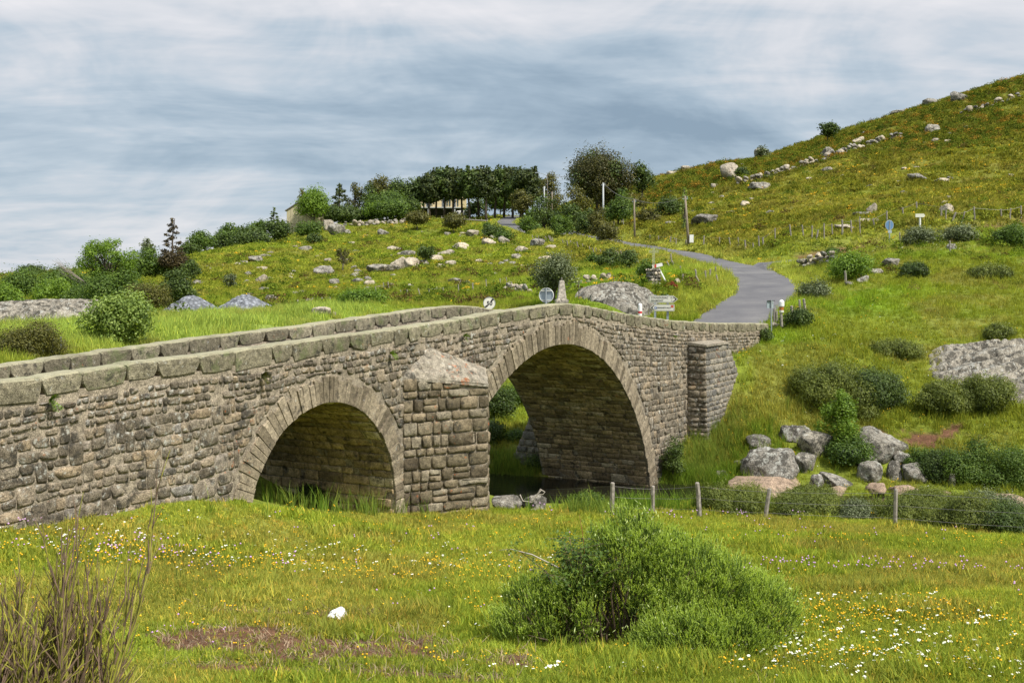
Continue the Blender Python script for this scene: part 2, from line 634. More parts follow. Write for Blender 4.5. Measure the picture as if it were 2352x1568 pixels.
def stone_mat(name, ramp, lichen=0.35, white=0.3, orange=0.15, bump=0.03, scale=1.0, green=0.0, rough=0.9, top=0.0):
    m, t, o = new_mat(name)
    b = t.new('ShaderNodeBsdfPrincipled')
    b.inputs['Roughness'].default_value = rough
    b.inputs['Specular IOR Level'].default_value = 0.2
    p = geo_pos(t)
    r = island_rand(t)
    base = t.ramp(r, ramp)
    n1 = t.noise(p, 9.0 * scale, 5, 0.65)
    n2 = t.noise(p, 48.0 * scale, 3, 0.7)
    n0 = t.noise(p, 1.3 * scale, 4, 0.6)
    base = t.mix(1.0, base, t.ramp(n1, [(0.3, 0.5), (0.5, 1.0), (0.70, 1.45)]), 'MULTIPLY')
    base = t.mix(1.0, base, t.ramp(n2, [(0.32, 0.45), (0.5, 1.0), (0.66, 1.75)]), 'MULTIPLY')
    base = t.mix(1.0, base, t.ramp(n0, [(0.3, 0.78), (0.7, 1.2)]), 'MULTIPLY')
    if green:
        g = t.maprange(t.noise(p, 2.2 * scale, 5, 0.7), 0.56 - green * 0.2, 0.66, 0, 0.6)
        base = t.mix(g, base, (0.12, 0.15, 0.055))
    if lichen:   # dark crust
        g = t.maprange(t.noise(t.mapping(p, loc=(3, 7, 1)), 3.4 * scale, 6, 0.72), 0.60 - 0.08 * lichen, 0.68 - 0.08 * lichen, 0, 0.78)
        base = t.mix(g, base, (0.045, 0.042, 0.035))
    if white:
        z = t.math('MULTIPLY', t.noise(t.mapping(p, loc=(9, 2, 5)), 1.0 * scale, 2), 0.25)
        g = t.maprange(t.math('ADD', z, t.noise(t.mapping(p, loc=(1, 4, 8)), 7.5 * scale, 6, 0.75)), 0.78 - 0.10 * white, 0.86 - 0.08 * white, 0, 0.8)
        base = t.mix(g, base, (0.50, 0.50, 0.45))
    if orange:
        z = t.math('MULTIPLY', t.noise(t.mapping(p, loc=(5, 5, 5)), 0.7, 2), 0.4)
        g = t.maprange(t.math('ADD', z, t.noise(t.mapping(p, loc=(6, 1, 2)), 6 * scale, 5, 0.7)), 0.88 - 0.10 * orange, 0.96 - 0.10 * orange, 0, 0.75)
        base = t.mix(g, base, (0.40, 0.12, 0.035))
    if top:      # pale yellowish crust that grows on the upper faces
        ns = t.new('ShaderNodeSeparateXYZ')
        t.link(t.new('ShaderNodeNewGeometry').outputs['True Normal'], ns.inputs[0])
        g = t.math('MULTIPLY', t.maprange(ns.outputs[2], 0.55, 0.85, 0, top), t.maprange(n0, 0.3, 0.5, 0.5, 1.0))
        base = t.mix(g, base, (0.40, 0.38, 0.25))
    t.link(base, b.inputs['Base Color'])
    hsum = t.math('ADD', t.math('MULTIPLY', n1, 0.7), t.math('MULTIPLY', n2, 0.35))
    bn = t.new('ShaderNodeBump', i_Strength=1.0, i_Distance=bump)
    t.link(hsum, bn.inputs['Height'])
    t.link(bn.outputs[0], b.inputs['Normal'])
    t.link(b.outputs[0], o.inputs[0])
    return m


def leaf_mat(name, cols, trans=0.35, scale=0.8, spec=0.3):
    """cols: dark, mid, light; each leaf differs, clumps differ too"""
    m, t, o = new_mat(name)
    p = geo_pos(t)
    r = t.new('ShaderNodeNewGeometry').outputs['Random Per Island']
    n = t.noise(p, scale, 3, 0.6)
    k = t.math('ADD', t.math('MULTIPLY', r, 0.55), t.math('MULTIPLY', t.math('SUBTRACT', n, 0.25), 0.8))
    c = t.ramp(k, [(0.12, cols[0]), (0.48, cols[1]), (0.9, cols[2])])
    b = t.new('ShaderNodeBsdfPrincipled')
    b.inputs['Roughness'].default_value = 0.55
    b.inputs['Specular IOR Level'].default_value = spec
    t.link(c, b.inputs['Base Color'])
    tr = t.new('ShaderNodeBsdfTranslucent')
    t.link(t.mix(1.0, c, (1.25, 1.2, 0.5), 'MULTIPLY'), tr.inputs['Color'])
    mx = t.new('ShaderNodeMixShader')
    mx.inputs[0].default_value = trans
    t.link(b.outputs[0], mx.inputs[1])
    t.link(tr.outputs[0], mx.inputs[2])
    t.link(mx.outputs[0], o.inputs[0])
    return m


def tint_mat(name, mul=(1, 1, 1), trans=0.35):
    """leaf material that takes its colour from the scatter points"""
    m, t, o = new_mat(name)
    a = t.new('ShaderNodeAttribute', attribute_type='INSTANCER', attribute_name='tint')
    r = t.new('ShaderNodeNewGeometry').outputs['Random Per Island']
    c = t.mix(1.0, a.outputs['Color'], mul, 'MULTIPLY')
    c = t.mix(1.0, c, t.ramp(r, [(0.0, 0.62), (0.6, 1.0), (0.86, 1.25), (0.93, (2.1, 1.7, 1.5))]), 'MULTIPLY')
    b = t.new('ShaderNodeBsdfDiffuse')
    t.link(c, b.inputs['Color'])
    tr = t.new('ShaderNodeBsdfTranslucent')
    t.link(t.mix(1.0, c, (1.2, 1.15, 0.6), 'MULTIPLY'), tr.inputs['Color'])
    mx = t.new('ShaderNodeMixShader')
    mx.inputs[0].default_value = trans
    t.link(b.outputs[0], mx.inputs[1])
    t.link(tr.outputs[0], mx.inputs[2])
    t.link(mx.outputs[0], o.inputs[0])
    return m


M = {}
M['stone'] = stone_mat("granite_rubble", [(0.0, (0.118, 0.098, 0.073)), (0.3, (0.187, 0.158, 0.116)), (0.6, (0.251, 0.213, 0.161)), (0.85, (0.305, 0.237, 0.157)), (1.0, (0.226, 0.209, 0.187))], 0.9, 1.0, 0.12, 0.06)
M['pier_stone'] = stone_mat("pier_granite", [(0.0, (0.080, 0.063, 0.042)), (0.35, (0.151, 0.125, 0.081)), (0.65, (0.207, 0.165, 0.109)), (1.0, (0.239, 0.209, 0.154))], 0.6, 0.2, 0.35, 0.03)
M['voussoir'] = stone_mat("arch_granite", [(0.0, (0.137, 0.112, 0.077)), (0.5, (0.229, 0.190, 0.134)), (1.0, (0.311, 0.259, 0.186))], 0.3, 0.15, 0.02, 0.03)
M['vault'] = stone_mat("vault_granite", [(0.0, (0.191, 0.147, 0.092)), (0.4, (0.341, 0.255, 0.154)), (0.8, (0.464, 0.344, 0.200)), (1.0, (0.519, 0.433, 0.309))], 0.6, 0.05, 0.05, 0.03)
M['coping'] = stone_mat("coping_granite", [(0.0, (0.148, 0.131, 0.089)), (0.5, (0.196, 0.174, 0.120)), (1.0, (0.244, 0.218, 0.151))], 0.5, 0.5, 0.03, 0.04, green=0.25, top=0.6)
M['buttress_stone'] = stone_mat("buttress_granite", [(0.0, (0.12, 0.115, 0.105)), (0.5, (0.19, 0.175, 0.15)), (1.0, (0.26, 0.235, 0.19))], 0.4, 0.2, 0.3, 0.03)
M['mortar'] = stone_mat("old_mortar", [(0.0, (0.291, 0.248, 0.188)), (1.0, (0.311, 0.262, 0.197))], 0.45, 0.15, 0.0, 0.05)
M['cap'] = stone_mat("cap_mortar", [(0.0, (0.255, 0.225, 0.178)), (1.0, (0.289, 0.255, 0.200))], 0.7, 0.5, 0.5, 0.04)
M['rock'] = stone_mat("weathered_granite", [(0.0, (0.212, 0.196, 0.170)), (0.5, (0.264, 0.242, 0.202)), (1.0, (0.306, 0.275, 0.218))], 1.5, 1.2, 0.0, 0.14, scale=0.6)
M['pale_rock'] = stone_mat("pale_granite", [(0.0, (0.33, 0.29, 0.23)), (1.0, (0.42, 0.36, 0.27))], 0.7, 0.3, 0.05, 0.12, scale=0.4)
M['pink_rock'] = stone_mat("water_washed_granite", [(0.0, (0.242, 0.170, 0.119)), (1.0, (0.291, 0.217, 0.157))], 0.1, 0.1, 0.0, 0.03, scale=0.6)
M['bark'] = simple_mat("bark", (0.075, 0.058, 0.042), 0.95, var=0.35, scale=14, bump=0.02)
M['grey_bark'] = simple_mat("grey_bark", (0.20, 0.175, 0.14), 0.95, var=0.35, scale=14, bump=0.02)
M['post_wood'] = simple_mat("weathered_post", (0.27, 0.24, 0.205), 0.9, var=0.4, scale=11, bump=0.01)
M['dark_post'] = simple_mat("dark_post", (0.11, 0.095, 0.075), 0.9, var=0.4, scale=11, bump=0.01)
M['pole_wood'] = simple_mat("pole_wood", (0.23, 0.19, 0.14), 0.9, var=0.25, scale=5, bump=0.01)
M['concrete'] = simple_mat("concrete", (0.45, 0.47, 0.48), 0.85, var=0.1, scale=4, bump=0.005)
M['wire'] = simple_mat("steel_wire", (0.22, 0.2, 0.19), 0.5, 0.4, var=0.2)
M['steel'] = simple_mat("galvanised_steel", (0.36, 0.40, 0.43), 0.45, 0.35, var=0.08)
M['sign_back'] = simple_mat("sign_back", (0.33, 0.39, 0.42), 0.5, 0.1, var=0.05)
M['white'] = simple_mat("white_paint", (0.78, 0.78, 0.76), 0.45, var=0.03)
M['sign_white'] = simple_mat("sign_white", (0.68, 0.67, 0.58), 0.5, var=0.03)
M['black'] = simple_mat("black_paint", (0.012, 0.012, 0.014), 0.5, var=0.05)
M['red'] = simple_mat("red_paint", (0.55, 0.02, 0.02), 0.45, var=0.05)
M['blue'] = simple_mat("blue_paint", (0.02, 0.08, 0.32), 0.45, var=0.05)
M['orange'] = simple_mat("rust_orange", (0.50, 0.17, 0.03), 0.6, var=0.2)
M['cream'] = simple_mat("cream_render", (0.62, 0.50, 0.28), 0.9, var=0.07, scale=1.5)
M['sheet'] = simple_mat("cream_sheet", (0.50, 0.44, 0.29), 0.7, var=0.06, scale=1.0)
M['roof'] = simple_mat("roof_sheet", (0.22, 0.20, 0.19), 0.8, var=0.12)
M['dark'] = simple_mat("dark_interior", (0.03, 0.03, 0.032), 0.8, var=0.2)
M['shutter'] = simple_mat("dark_shutter", (0.03, 0.05, 0.045), 0.6, var=0.1)
M['glass'] = simple_mat("window_glass", (0.04, 0.05, 0.06), 0.12, var=0.1)
M['tyre'] = simple_mat("tyre", (0.02, 0.02, 0.02), 0.8, var=0.1)
M['granite_obelisk'] = stone_mat("obelisk_granite", [(0.0, (0.40, 0.36, 0.30)), (1.0, (0.42, 0.38, 0.31))], 0.1, 0.1, 0.05, 0.015)
M['foam'] = simple_mat("white_foam", (0.82, 0.81, 0.82), 0.6, var=0.02)
M['rust'] = simple_mat("rusty_iron", (0.12, 0.11, 0.09), 0.7, 0.2, var=0.3)
M['cross_paint'] = simple_mat("pale_iron", (0.42, 0.44, 0.30), 0.6, 0.1, var=0.2)

# asphalt
m, t, o = new_mat("asphalt")
b = t.new('ShaderNodeBsdfPrincipled'); b.inputs['Roughness'].default_value = 0.85
p = geo_pos(t)
c = t.ramp(t.noise(p, 0.35, 6, 0.65), [(0.3, (0.08, 0.077, 0.085)), (0.5, (0.112, 0.108, 0.113)), (0.7, (0.155, 0.148, 0.145))])
c = t.mix(1.0, c, t.ramp(t.noise(p, 30, 3), [(0.3, 0.75), (0.7, 1.25)]), 'MULTIPLY')
c = t.mix(t.maprange(t.noise(t.mapping(p, loc=(4, 4, 4)), 1.3, 6, 0.75), 0.60, 0.66, 0, 0.5), c, (0.075, 0.072, 0.078))
t.link(c, b.inputs['Base Color']); t.link(b.outputs[0], o.inputs[0])
M['asphalt'] = m
# gravel heap
m, t, o = new_mat("grey_gravel")
b = t.new('ShaderNodeBsdfPrincipled'); b.inputs['Roughness'].default_value = 0.9
p = geo_pos(t)
v = t.new('ShaderNodeTexVoronoi', i_Scale=4.5); t.link(p, v.inputs['Vector'])
c = t.mix(1.0, t.ramp(v.outputs['Distance'], [(0.0, 1.25), (0.55, 0.5)]), t.ramp(t.math('FRACT', t.math('MULTIPLY', v.outputs['Color'], 3.1)), [(0, (0.15, 0.16, 0.18)), (1, (0.36, 0.38, 0.42))]), 'MULTIPLY')
t.link(c, b.inputs['Base Color'])
bn = t.new('ShaderNodeBump', i_Strength=1.0, i_Distance=0.12, invert=True)
t.link(v.outputs['Distance'], bn.inputs['Height']); t.link(bn.outputs[0], b.inputs['Normal'])
t.link(b.outputs[0], o.inputs[0])
M['gravel'] = m
# water
m, t, o = new_mat("river_water")
b = t.new('ShaderNodeBsdfPrincipled'); b.inputs['Roughness'].default_value = 0.06
b.inputs['Base Color'].default_value = (0.012, 0.012, 0.008, 1)
b.inputs['IOR'].default_value = 1.33
p = geo_pos(t)
bn = t.new('ShaderNodeBump', i_Strength=0.35, i_Distance=0.02)
t.link(t.noise(t.mapping(p, scale=(1, 2.2, 1)), 3.0, 3), bn.inputs['Height']); t.link(bn.outputs[0], b.inputs['Normal'])
t.link(b.outputs[0], o.inputs[0])
M['water'] = m
# ground
m, t, o = new_mat("meadow_ground")
b = t.new('ShaderNodeBsdfPrincipled'); b.inputs['Roughness'].default_value = 0.95
b.inputs['Specular IOR Level'].default_value = 0.1
a = t.new('ShaderNodeAttribute', attribute_type='GEOMETRY', attribute_name='tint')
p = geo_pos(t)
c = t.mix(1.0, a.outputs['Color'], t.ramp(t.noise(p, 2.2, 6, 0.7), [(0.3, 0.6), (0.5, 1.0), (0.7, 1.35)]), 'MULTIPLY')
c = t.mix(1.0, c, t.ramp(t.noise(p, 13, 4, 0.7), [(0.3, 0.6), (0.7, 1.3)]), 'MULTIPLY')
t.link(c, b.inputs['Base Color'])
bn = t.new('ShaderNodeBump', i_Strength=0.8, i_Distance=0.12)
t.link(t.noise(p, 6, 5, 0.7), bn.inputs['Height']); t.link(bn.outputs[0], b.inputs['Normal'])
t.link(b.outputs[0], o.inputs[0])
M['ground'] = m
# far hill: dark forest and heath, distance haze painted in as a blue cast
m, t, o = new_mat("hazy_forest_hill")
b = t.new('ShaderNodeBsdfPrincipled'); b.inputs['Roughness'].default_value = 1.0
p = geo_pos(t)
t.link(t.ramp(t.noise(p, 0.006, 5, 0.7), [(0.35, (0.045, 0.085, 0.09)), (0.65, (0.075, 0.12, 0.115))]), b.inputs['Base Color'])
t.link(b.outputs[0], o.inputs[0])
M['far_hill'] = m

G = lambda a, b_, c: (a, b_, c)
M['leaf_mid'] = leaf_mat("leaf_mid", [(0.030, 0.061, 0.014), (0.095, 0.162, 0.024), (0.189, 0.270, 0.041)])
M['leaf_dark'] = leaf_mat("leaf_dark", [(0.024, 0.043, 0.013), (0.068, 0.109, 0.021), (0.144, 0.200, 0.033)], 0.25)
M['leaf_pine'] = leaf_mat("leaf_pine", [(0.019, 0.032, 0.013), (0.057, 0.081, 0.021), (0.125, 0.146, 0.029)], 0.2)
M['leaf_brown'] = leaf_mat("leaf_brown", [(0.022, 0.019, 0.011), (0.066, 0.050, 0.019), (0.120, 0.090, 0.026)], 0.2)
M['leaf_maple'] = leaf_mat("leaf_maple", [(0.020, 0.026, 0.010), (0.070, 0.070, 0.018), (0.14, 0.125, 0.028)], 0.25)
M['leaf_gorse'] = leaf_mat("leaf_gorse", [(0.045, 0.065, 0.014), (0.14, 0.175, 0.030), (0.26, 0.29, 0.055)], 0.35)
M['leaf_olive'] = leaf_mat("leaf_olive", [(0.033, 0.042, 0.013), (0.111, 0.111, 0.023), (0.195, 0.182, 0.033)], 0.3)
M['leaf_bright'] = leaf_mat("leaf_bright", [(0.052, 0.104, 0.013), (0.156, 0.260, 0.026), (0.286, 0.403, 0.052)], 0.4)
M['leaf_lime'] = leaf_mat("leaf_lime", [(0.075, 0.125, 0.025), (0.213, 0.300, 0.062), (0.425, 0.525, 0.150)], 0.4, scale=1.6)
M['leaf_grey'] = leaf_mat("leaf_grey", [(0.035, 0.05, 0.02), (0.12, 0.15, 0.06), (0.36, 0.40, 0.25)], 0.3, scale=2)
M['broom'] = leaf_mat("broom_green", [(0.17, 0.26, 0.035), (0.42, 0.55, 0.09), (0.62, 0.74, 0.22)], 0.5, scale=1.4)
M['broom_old'] = leaf_mat("broom_old", [(0.035, 0.06, 0.012), (0.11, 0.175, 0.03), (0.20, 0.29, 0.05)], 0.25, scale=1.4)
M['broom_pod'] = simple_mat("broom_pod", (0.34, 0.40, 0.14), 0.6, var=0.2)
M['broom_brown'] = simple_mat("broom_deadwood", (0.12, 0.085, 0.055), 0.9, var=0.3)
M['twig_olive'] = simple_mat("twig_olive", (0.33, 0.31, 0.05), 0.7, var=0.3, scale=9)
M['twig_purple'] = simple_mat("twig_purple", (0.19, 0.125, 0.085), 0.8, var=0.3, scale=12)
M['twig_grey'] = simple_mat("twig_grey", (0.36, 0.32, 0.27), 0.9, var=0.2)
M['grass_blade'] = tint_mat("grass_blade")
M['flower_white'] = simple_mat("flower_white", (0.80, 0.80, 0.68), 0.8, var=0.05)
M['flower_yellow'] = simple_mat("flower_yellow", (0.80, 0.46, 0.01), 0.8, var=0.1)
M['flower_pink'] = simple_mat("flower_pink", (0.58, 0.34, 0.62), 0.8, var=0.1)
M['straw'] = simple_mat("dry_straw", (0.36, 0.27, 0.17), 0.9, var=0.25)
M['red_plant'] = leaf_mat("red_leaf", [(0.10, 0.02, 0.01), (0.25, 0.05, 0.02), (0.36, 0.10, 0.04)])
# ------------------------------------------------------------------ ground sheet
def grass_tint(x, y):
    """colour of what grows (or lies bare) at a place"""
    x = np.asarray(x, float); y = np.asarray(y, float)
    t_, s_ = to_bridge(x, y)
    n = fbm(x / 5.0, y / 5.0, 4)[..., None]
    n2 = fbm(x / 1.1 + 40, y / 1.1 + 7, 3)[..., None]
    n3 = fbm(x / 22 + 4, y / 22 + 30, 3)[..., None]
    d = np.hypot(x, y)
    meadow = np.array([0.215, 0.265, 0.050])
    lush = np.array([0.16, 0.26, 0.026])
    olive = np.array([0.195, 0.205, 0.040])
    hillg = np.array([0.180, 0.235, 0.036])
    c = np.ones(x.shape + (3,)) * meadow
    c = c * (1 - 0.45 * sstep(0.52, 0.66, n)) + np.array([0.15, 0.22, 0.03]) * 0.45 * sstep(0.52, 0.66, n)
    # darker richer grass close to the camera
    k = (1 - sstep(9.5, 15, d))[..., None] * 0.5
    c = c * (1 - k) + np.array([0.15, 0.215, 0.036]) * k
    # lush bank right of the bridge
    k = (sstep(-2, 2, x + 0 * y) * sstep(36, 44, y) * (1 - sstep(80, 105, y)))[..., None]
    bank = lush * (1 - 0.7 * sstep(0.42, 0.62, n3)) + olive * 0.7 * sstep(0.42, 0.62, n3)
    c = c * (1 - k) + bank * k
    # left plateau and hillside
    k = ((1 - sstep(-4, 2, x - 0.02 * y)) * sstep(34, 60, y))[..., None]
    c = c * (1 - k) + (hillg * (1 - 0.4 * sstep(0.5, 0.7, n3)) + olive * 0.4 * sstep(0.5, 0.7, n3)) * k
    # big hill on the right: dry olive turf with dark heath
    k = (sstep(100, 125, y) * sstep(-0.02, 0.10, x / np.maximum(y, 1)))[..., None]
    hill = olive * 1.04 * (1 - 0.5 * sstep(0.45, 0.62, n)) + np.array([0.16, 0.19, 0.028]) * 0.5 * sstep(0.45, 0.62, n)
    upper = (sstep(190, 215, y))[..., None]
    hill = hill * (1 - upper * 0.55) + np.array([0.12, 0.145, 0.022]) * upper * 0.55
    c = c * (1 - k) + hill * k
    # pale tall verges along the road
    rd = np.minimum(polydist(x, y, road_line), polydist(x, y, branch_line))
    k = ((1 - sstep(2.5, 6.5, rd)) * sstep(56, 75, y))[..., None] * 0.6
    c = c * (1 - k) + np.array([0.31, 0.36, 0.09]) * k
    # pale hay like grass behind the bridge at the left
    k = ((1 - sstep(-9, -5, x)) * sstep(30, 38, y) * (1 - sstep(62, 78, y)))[..., None] * 0.8
    c = c * (1 - k) + np.array([0.27, 0.36, 0.10]) * k
    # worn, browner and drier blotches
    k = sstep(0.50, 0.66, fbm(x / 2.3 + 71, y / 2.3 + 13, 4))[..., None] * 0.45
    c = c * (1 - k) + np.array([0.24, 0.215, 0.075]) * k
    c = c * (0.72 + 0.56 * n2) * np.array([1.22, 1.20, 0.95])
    return c


def dirt_mask(x, y):
    """bare brown earth: the scraped patches in the meadow, the cut bank of the branch road, a path on the slope"""
    x = np.asarray(x, float); y = np.asarray(y, float)
    n = fbm(x / 0.55 + 3, y / 0.35 + 8, 4)
    m = np.zeros(x.shape)
    for cx_, cy_, rx, ry in DIRT:
        e = np.sqrt(((x - cx_) / rx) ** 2 + ((y - cy_) / ry) ** 2)
        m = np.maximum(m, sstep(0.38, 0.56, n + 0.42 * (1 - e)) * (e < 1.5))
    bd = polydist(x, y, branch_line)
    m = np.maximum(m, sstep(1.6, 2.4, bd) * (1 - sstep(4.0, 5.6, bd)) * (y > polyy(x)) * (x > 26) * sstep(0.3, 0.5, fbm(x / 3, y / 3, 3)))
    return m


def polyy(x):
    return np.interp(x, branch_line[:, 0], branch_line[:, 1])


DIRT = []
for px, py, rx, ry in [(650, 1480, 2.0, 0.75), (420, 1465, 0.8, 0.35), (860, 1484, 0.8, 0.35), (800, 1412, 0.55, 0.22), (1050, 1480, 0.4, 0.18), (1180, 1530, 0.35, 0.16),
                       (1090, 1560, 0.35, 0.2), (760, 1545, 1.2, 0.2), (560, 1405, 0.5, 0.14), (2120, 1010, 1.5, 0.5), (2010, 1000, 1.2, 0.4), (1060, 1497, 0.3, 0.1)]:
    q = place(px, py)
    DIRT.append((q[0], q[1], rx, ry))

rr = np.concatenate([np.linspace(0.5, 8, 10)[:-1], np.arange(8, 20, 0.25), np.arange(20, 62, 0.33), np.arange(62, 112, 0.8), np.arange(112, 300, 1.8),
                     np.geomspace(300, 4500, 26)])
a_in = np.linspace(-30, 30, 300)
a_out = np.concatenate([np.linspace(30, 330, 62)[1:-1]])
ang = np.radians(np.concatenate([a_in, a_out]))
RR, AA = np.meshgrid(rr, ang, indexing='ij')
X = RR * np.sin(AA); Y = RR * np.cos(AA)
Z = height(X, Y)
nr, na = X.shape
idx = np.arange(nr * na).reshape(nr, na)
a0 = idx[:-1, :]; a1 = idx[1:, :]
q = np.stack([a0, a1, np.roll(a1, -1, 1), np.roll(a0, -1, 1)], -1).reshape(-1, 4)
V = np.stack([X, Y, Z], -1).reshape(-1, 3)
centre = len(V)
V = np.vstack([V, [0, 0, float(height(0, 0)[0])]])
tr = np.stack([idx[0], np.roll(idx[0], -1), np.full(na, centre)], -1)
gme = mesh_np("ground", V, quads=q[:, ::-1], tris=tr[:, ::-1] if True else tr, mats=[M['ground']], smooth=True)
tc_ = grass_tint(V[:, 0], V[:, 1]) * 0.72
dm = dirt_mask(V[:, 0], V[:, 1])[:, None]
tc_ = tc_ * (1 - dm) + np.array([0.15, 0.078, 0.045]) * dm
rvd, rvh = polydist(V[:, 0], V[:, 1], river_pts, river_hw)
mud = (1 - sstep(0.2, 0.9, rvd - rvh))[:, None]
tc_ = tc_ * (1 - mud) + np.array([0.05, 0.04, 0.028]) * mud
at = gme.attributes.new("tint", 'FLOAT_COLOR', 'POINT')
at.data.foreach_set("color", np.hstack([tc_, np.ones((len(V), 1))]).astype(np.float32).ravel())
ground = tag(obj("ground", gme), kind='structure')
_ri = np.arange(len(rr))


def fast_height(x, y):
    """height of the ground sheet itself, looked up in its own rows and columns (bearings within 30 degrees)"""
    x = np.asarray(x, float); y = np.asarray(y, float)
    r_ = np.hypot(x, y); a = np.degrees(np.arctan2(x, y))
    fi = np.clip(np.interp(r_, rr, _ri), 0, len(rr) - 1.001)
    fj = np.clip((a + 30) / 60 * 299, 0, 298.999)
    i = fi.astype(int); j = fj.astype(int); u = fi - i; v = fj - j
    return (Z[i, j] * (1 - v) + Z[i, j + 1] * v) * (1 - u) + (Z[i + 1, j] * (1 - v) + Z[i + 1, j + 1] * v) * u


# make sure the normals look up
if gme.polygons[len(gme.polygons) // 3].normal.z < 0:
    gme.flip_normals()

# ------------------------------------------------------------------ far hill on the horizon at the left
mb = MB()
xs = np.linspace(-1900, 900, 90)
prof = -14 + 16 * fbm(xs / 420 + 3.3, xs * 0 + 2, 4) + 20 * np.exp(-((xs + 1090) / 150) ** 2)
Vh = []
for j, (yy, k) in enumerate([(2150, -60), (2300, None), (2900, -60)]):
    for i, x in enumerate(xs):
        Vh.append((x, yy, prof[i] if k is None else k))
n_ = len(xs)
Fh = [(j * n_ + i, j * n_ + i + 1, (j + 1) * n_ + i + 1, (j + 1) * n_ + i) for j in range(2) for i in range(n_ - 1)]
tag(obj("distant_hills", mesh_np("distant_hills", Vh, faces=Fh, mats=[M['far_hill']], smooth=True)), kind='structure')

# ------------------------------------------------------------------ road
def ribbon(line, hw, lift, name, zfun=None, nl=9):
    line = np.array(line)[:, :2]
    seg = np.hypot(*np.diff(line, axis=0).T)
    L = np.concatenate([[0], np.cumsum(seg)])
    s = np.arange(0, L[-1], 0.8)
    cx_ = np.interp(s, L, line[:, 0]); cy_ = np.interp(s, L, line[:, 1])
    dx = np.gradient(cx_); dy = np.gradient(cy_)
    l = np.hypot(dx, dy); dx /= l; dy /= l
    o_ = np.linspace(-1, 1, nl)
    wob = 1 + 0.05 * (fbm(s / 2.3, s * 0 + 1.7, 2) - 0.5)
    Xr = cx_[:, None] + dy[:, None] * o_[None] * hw * wob[:, None]
    Yr = cy_[:, None] - dx[:, None] * o_[None] * hw * wob[:, None]
    Zr = height(Xr, Yr, carve=False) + lift
    idx = np.arange(Xr.size).reshape(Xr.shape)
    q = np.stack([idx[:-1, :-1], idx[:-1, 1:], idx[1:, 1:], idx[1:, :-1]], -1).reshape(-1, 4)
    me = mesh_np(name, np.stack([Xr, Yr, Zr], -1).reshape(-1, 3), quads=q, mats=[M['asphalt']], smooth=True)
    if me.polygons[5].normal.z < 0:
        me.flip_normals()
    return me


tag(obj("road", ribbon(road_line[2:], 1.95, 0.03, "road")), kind='structure')
tag(obj("side_road", ribbon(branch_line, 1.75, 0.024, "side_road")), kind='structure')
# flared corner where the side road meets the main one
ap = [P(*c) for c in [(1692, 607, 95), (1762, 602, 99.5), (1800, 598, 99.5), (1776, 612, 92), (1792, 640, 82.5), (1740, 650, 82)]]
mb = MB()
cen = np.mean([a[:2] for a in ap], 0)
ring = [a[:2] for a in smooth_poly(np.array(ap + [ap[0]]), 2)]
Va = [(cen[0], cen[1])] + [tuple(r) for r in ring]
Vz = height([v[0] for v in Va], [v[1] for v in Va], carve=False) + 0.036
mb.add([(v[0], v[1], z) for v, z in zip(Va, Vz)], [(0, i, i + 1) for i in range(1, len(ring))])
me = mb.mesh("road_corner", [M['asphalt']])
if me.polygons[0].normal.z < 0:
    me.flip_normals()
tag(obj("road_corner", me), kind='structure')

# ------------------------------------------------------------------ river
wl = smooth_poly(np.hstack([river_pts, river_hw[:, None]]), 2)
dx = np.gradient(wl[:, 0]); dy = np.gradient(wl[:, 1]); l = np.hypot(dx, dy)
hw_ = wl[:, 2] + 2.5
A_ = np.stack([wl[:, 0] + dy / l * hw_, wl[:, 1] - dx / l * hw_, np.full(len(wl), WATER_Z)], -1)
B_ = np.stack([wl[:, 0] - dy / l * hw_, wl[:, 1] + dx / l * hw_, np.full(len(wl), WATER_Z)], -1)
n_ = len(wl)
me = mesh_np("river_water", np.vstack([A_, B_]), quads=[(i, i + 1, n_ + i + 1, n_ + i) for i in range(n_ - 1)], mats=[M['water']])
if me.polygons[0].normal.z < 0:
    me.flip_normals()
tag(obj("river_water", me), kind='structure')
# ------------------------------------------------------------------ bridge
NEAR_PX = [(0, 878), (159, 857), (317, 832), (476, 815), (588, 799), (691, 784), (865, 761), (1039, 736), (1176, 712), (1220, 707), (1265, 699), (1300, 698), (1311, 697), (1347, 702), (1410, 716),
           (1494, 729), (1549, 737), (1640, 742), (1765, 743)]
FAR_PX = [(0, 841), (190, 814), (317, 797), (444, 779), (588, 762), (691, 749), (865, 725), (1004, 706), (1056, 702), (1091, 703), (1126, 709), (1143, 712)]
ntz = np.array([on_line(x, y, 0.0) for x, y in NEAR_PX])
ftz = np.array([on_line(x, y, BW - 0.45) for x, y in FAR_PX])
ntz = np.vstack([[-40, ntz[0, 1] - 0.55], ntz, [22, ntz[-1, 1] - 0.2]])
ftz = np.vstack([[-40, ftz[0, 1] - 0.6], ftz, [0, -1.30], [6, -1.75], [15, -2.15], [22, -2.3]])
top_n = lambda t: np.interp(t, ntz[:, 0], ntz[:, 1])
top_f = lambda t: np.interp(t, ftz[:, 0], ftz[:, 1])
deck_z = lambda t: np.minimum(top_n(t), top_f(t)) - 0.92

T0, T1 = -36.0, on_line(1765, 743, 0.0)[0]
A1 = dict(tc=-19.3, zc=-5.38, r=2.63)
A2 = dict(tc=-7.7, zc=-9.84, r=7.8)
ZB = -9.2
BR = thing("stone_bridge", "humpbacked granite bridge with two arches over the small river", "bridge", (N0[0], N0[1], 0), TH)
BROOT = BR


def arch_z(a, t):
    d = a['r'] ** 2 - (t - a['tc']) ** 2
    return a['zc'] + np.sqrt(np.maximum(d, 0)) if a['zc'] > ZB else a['zc'] + np.sqrt(np.maximum(d, 0))


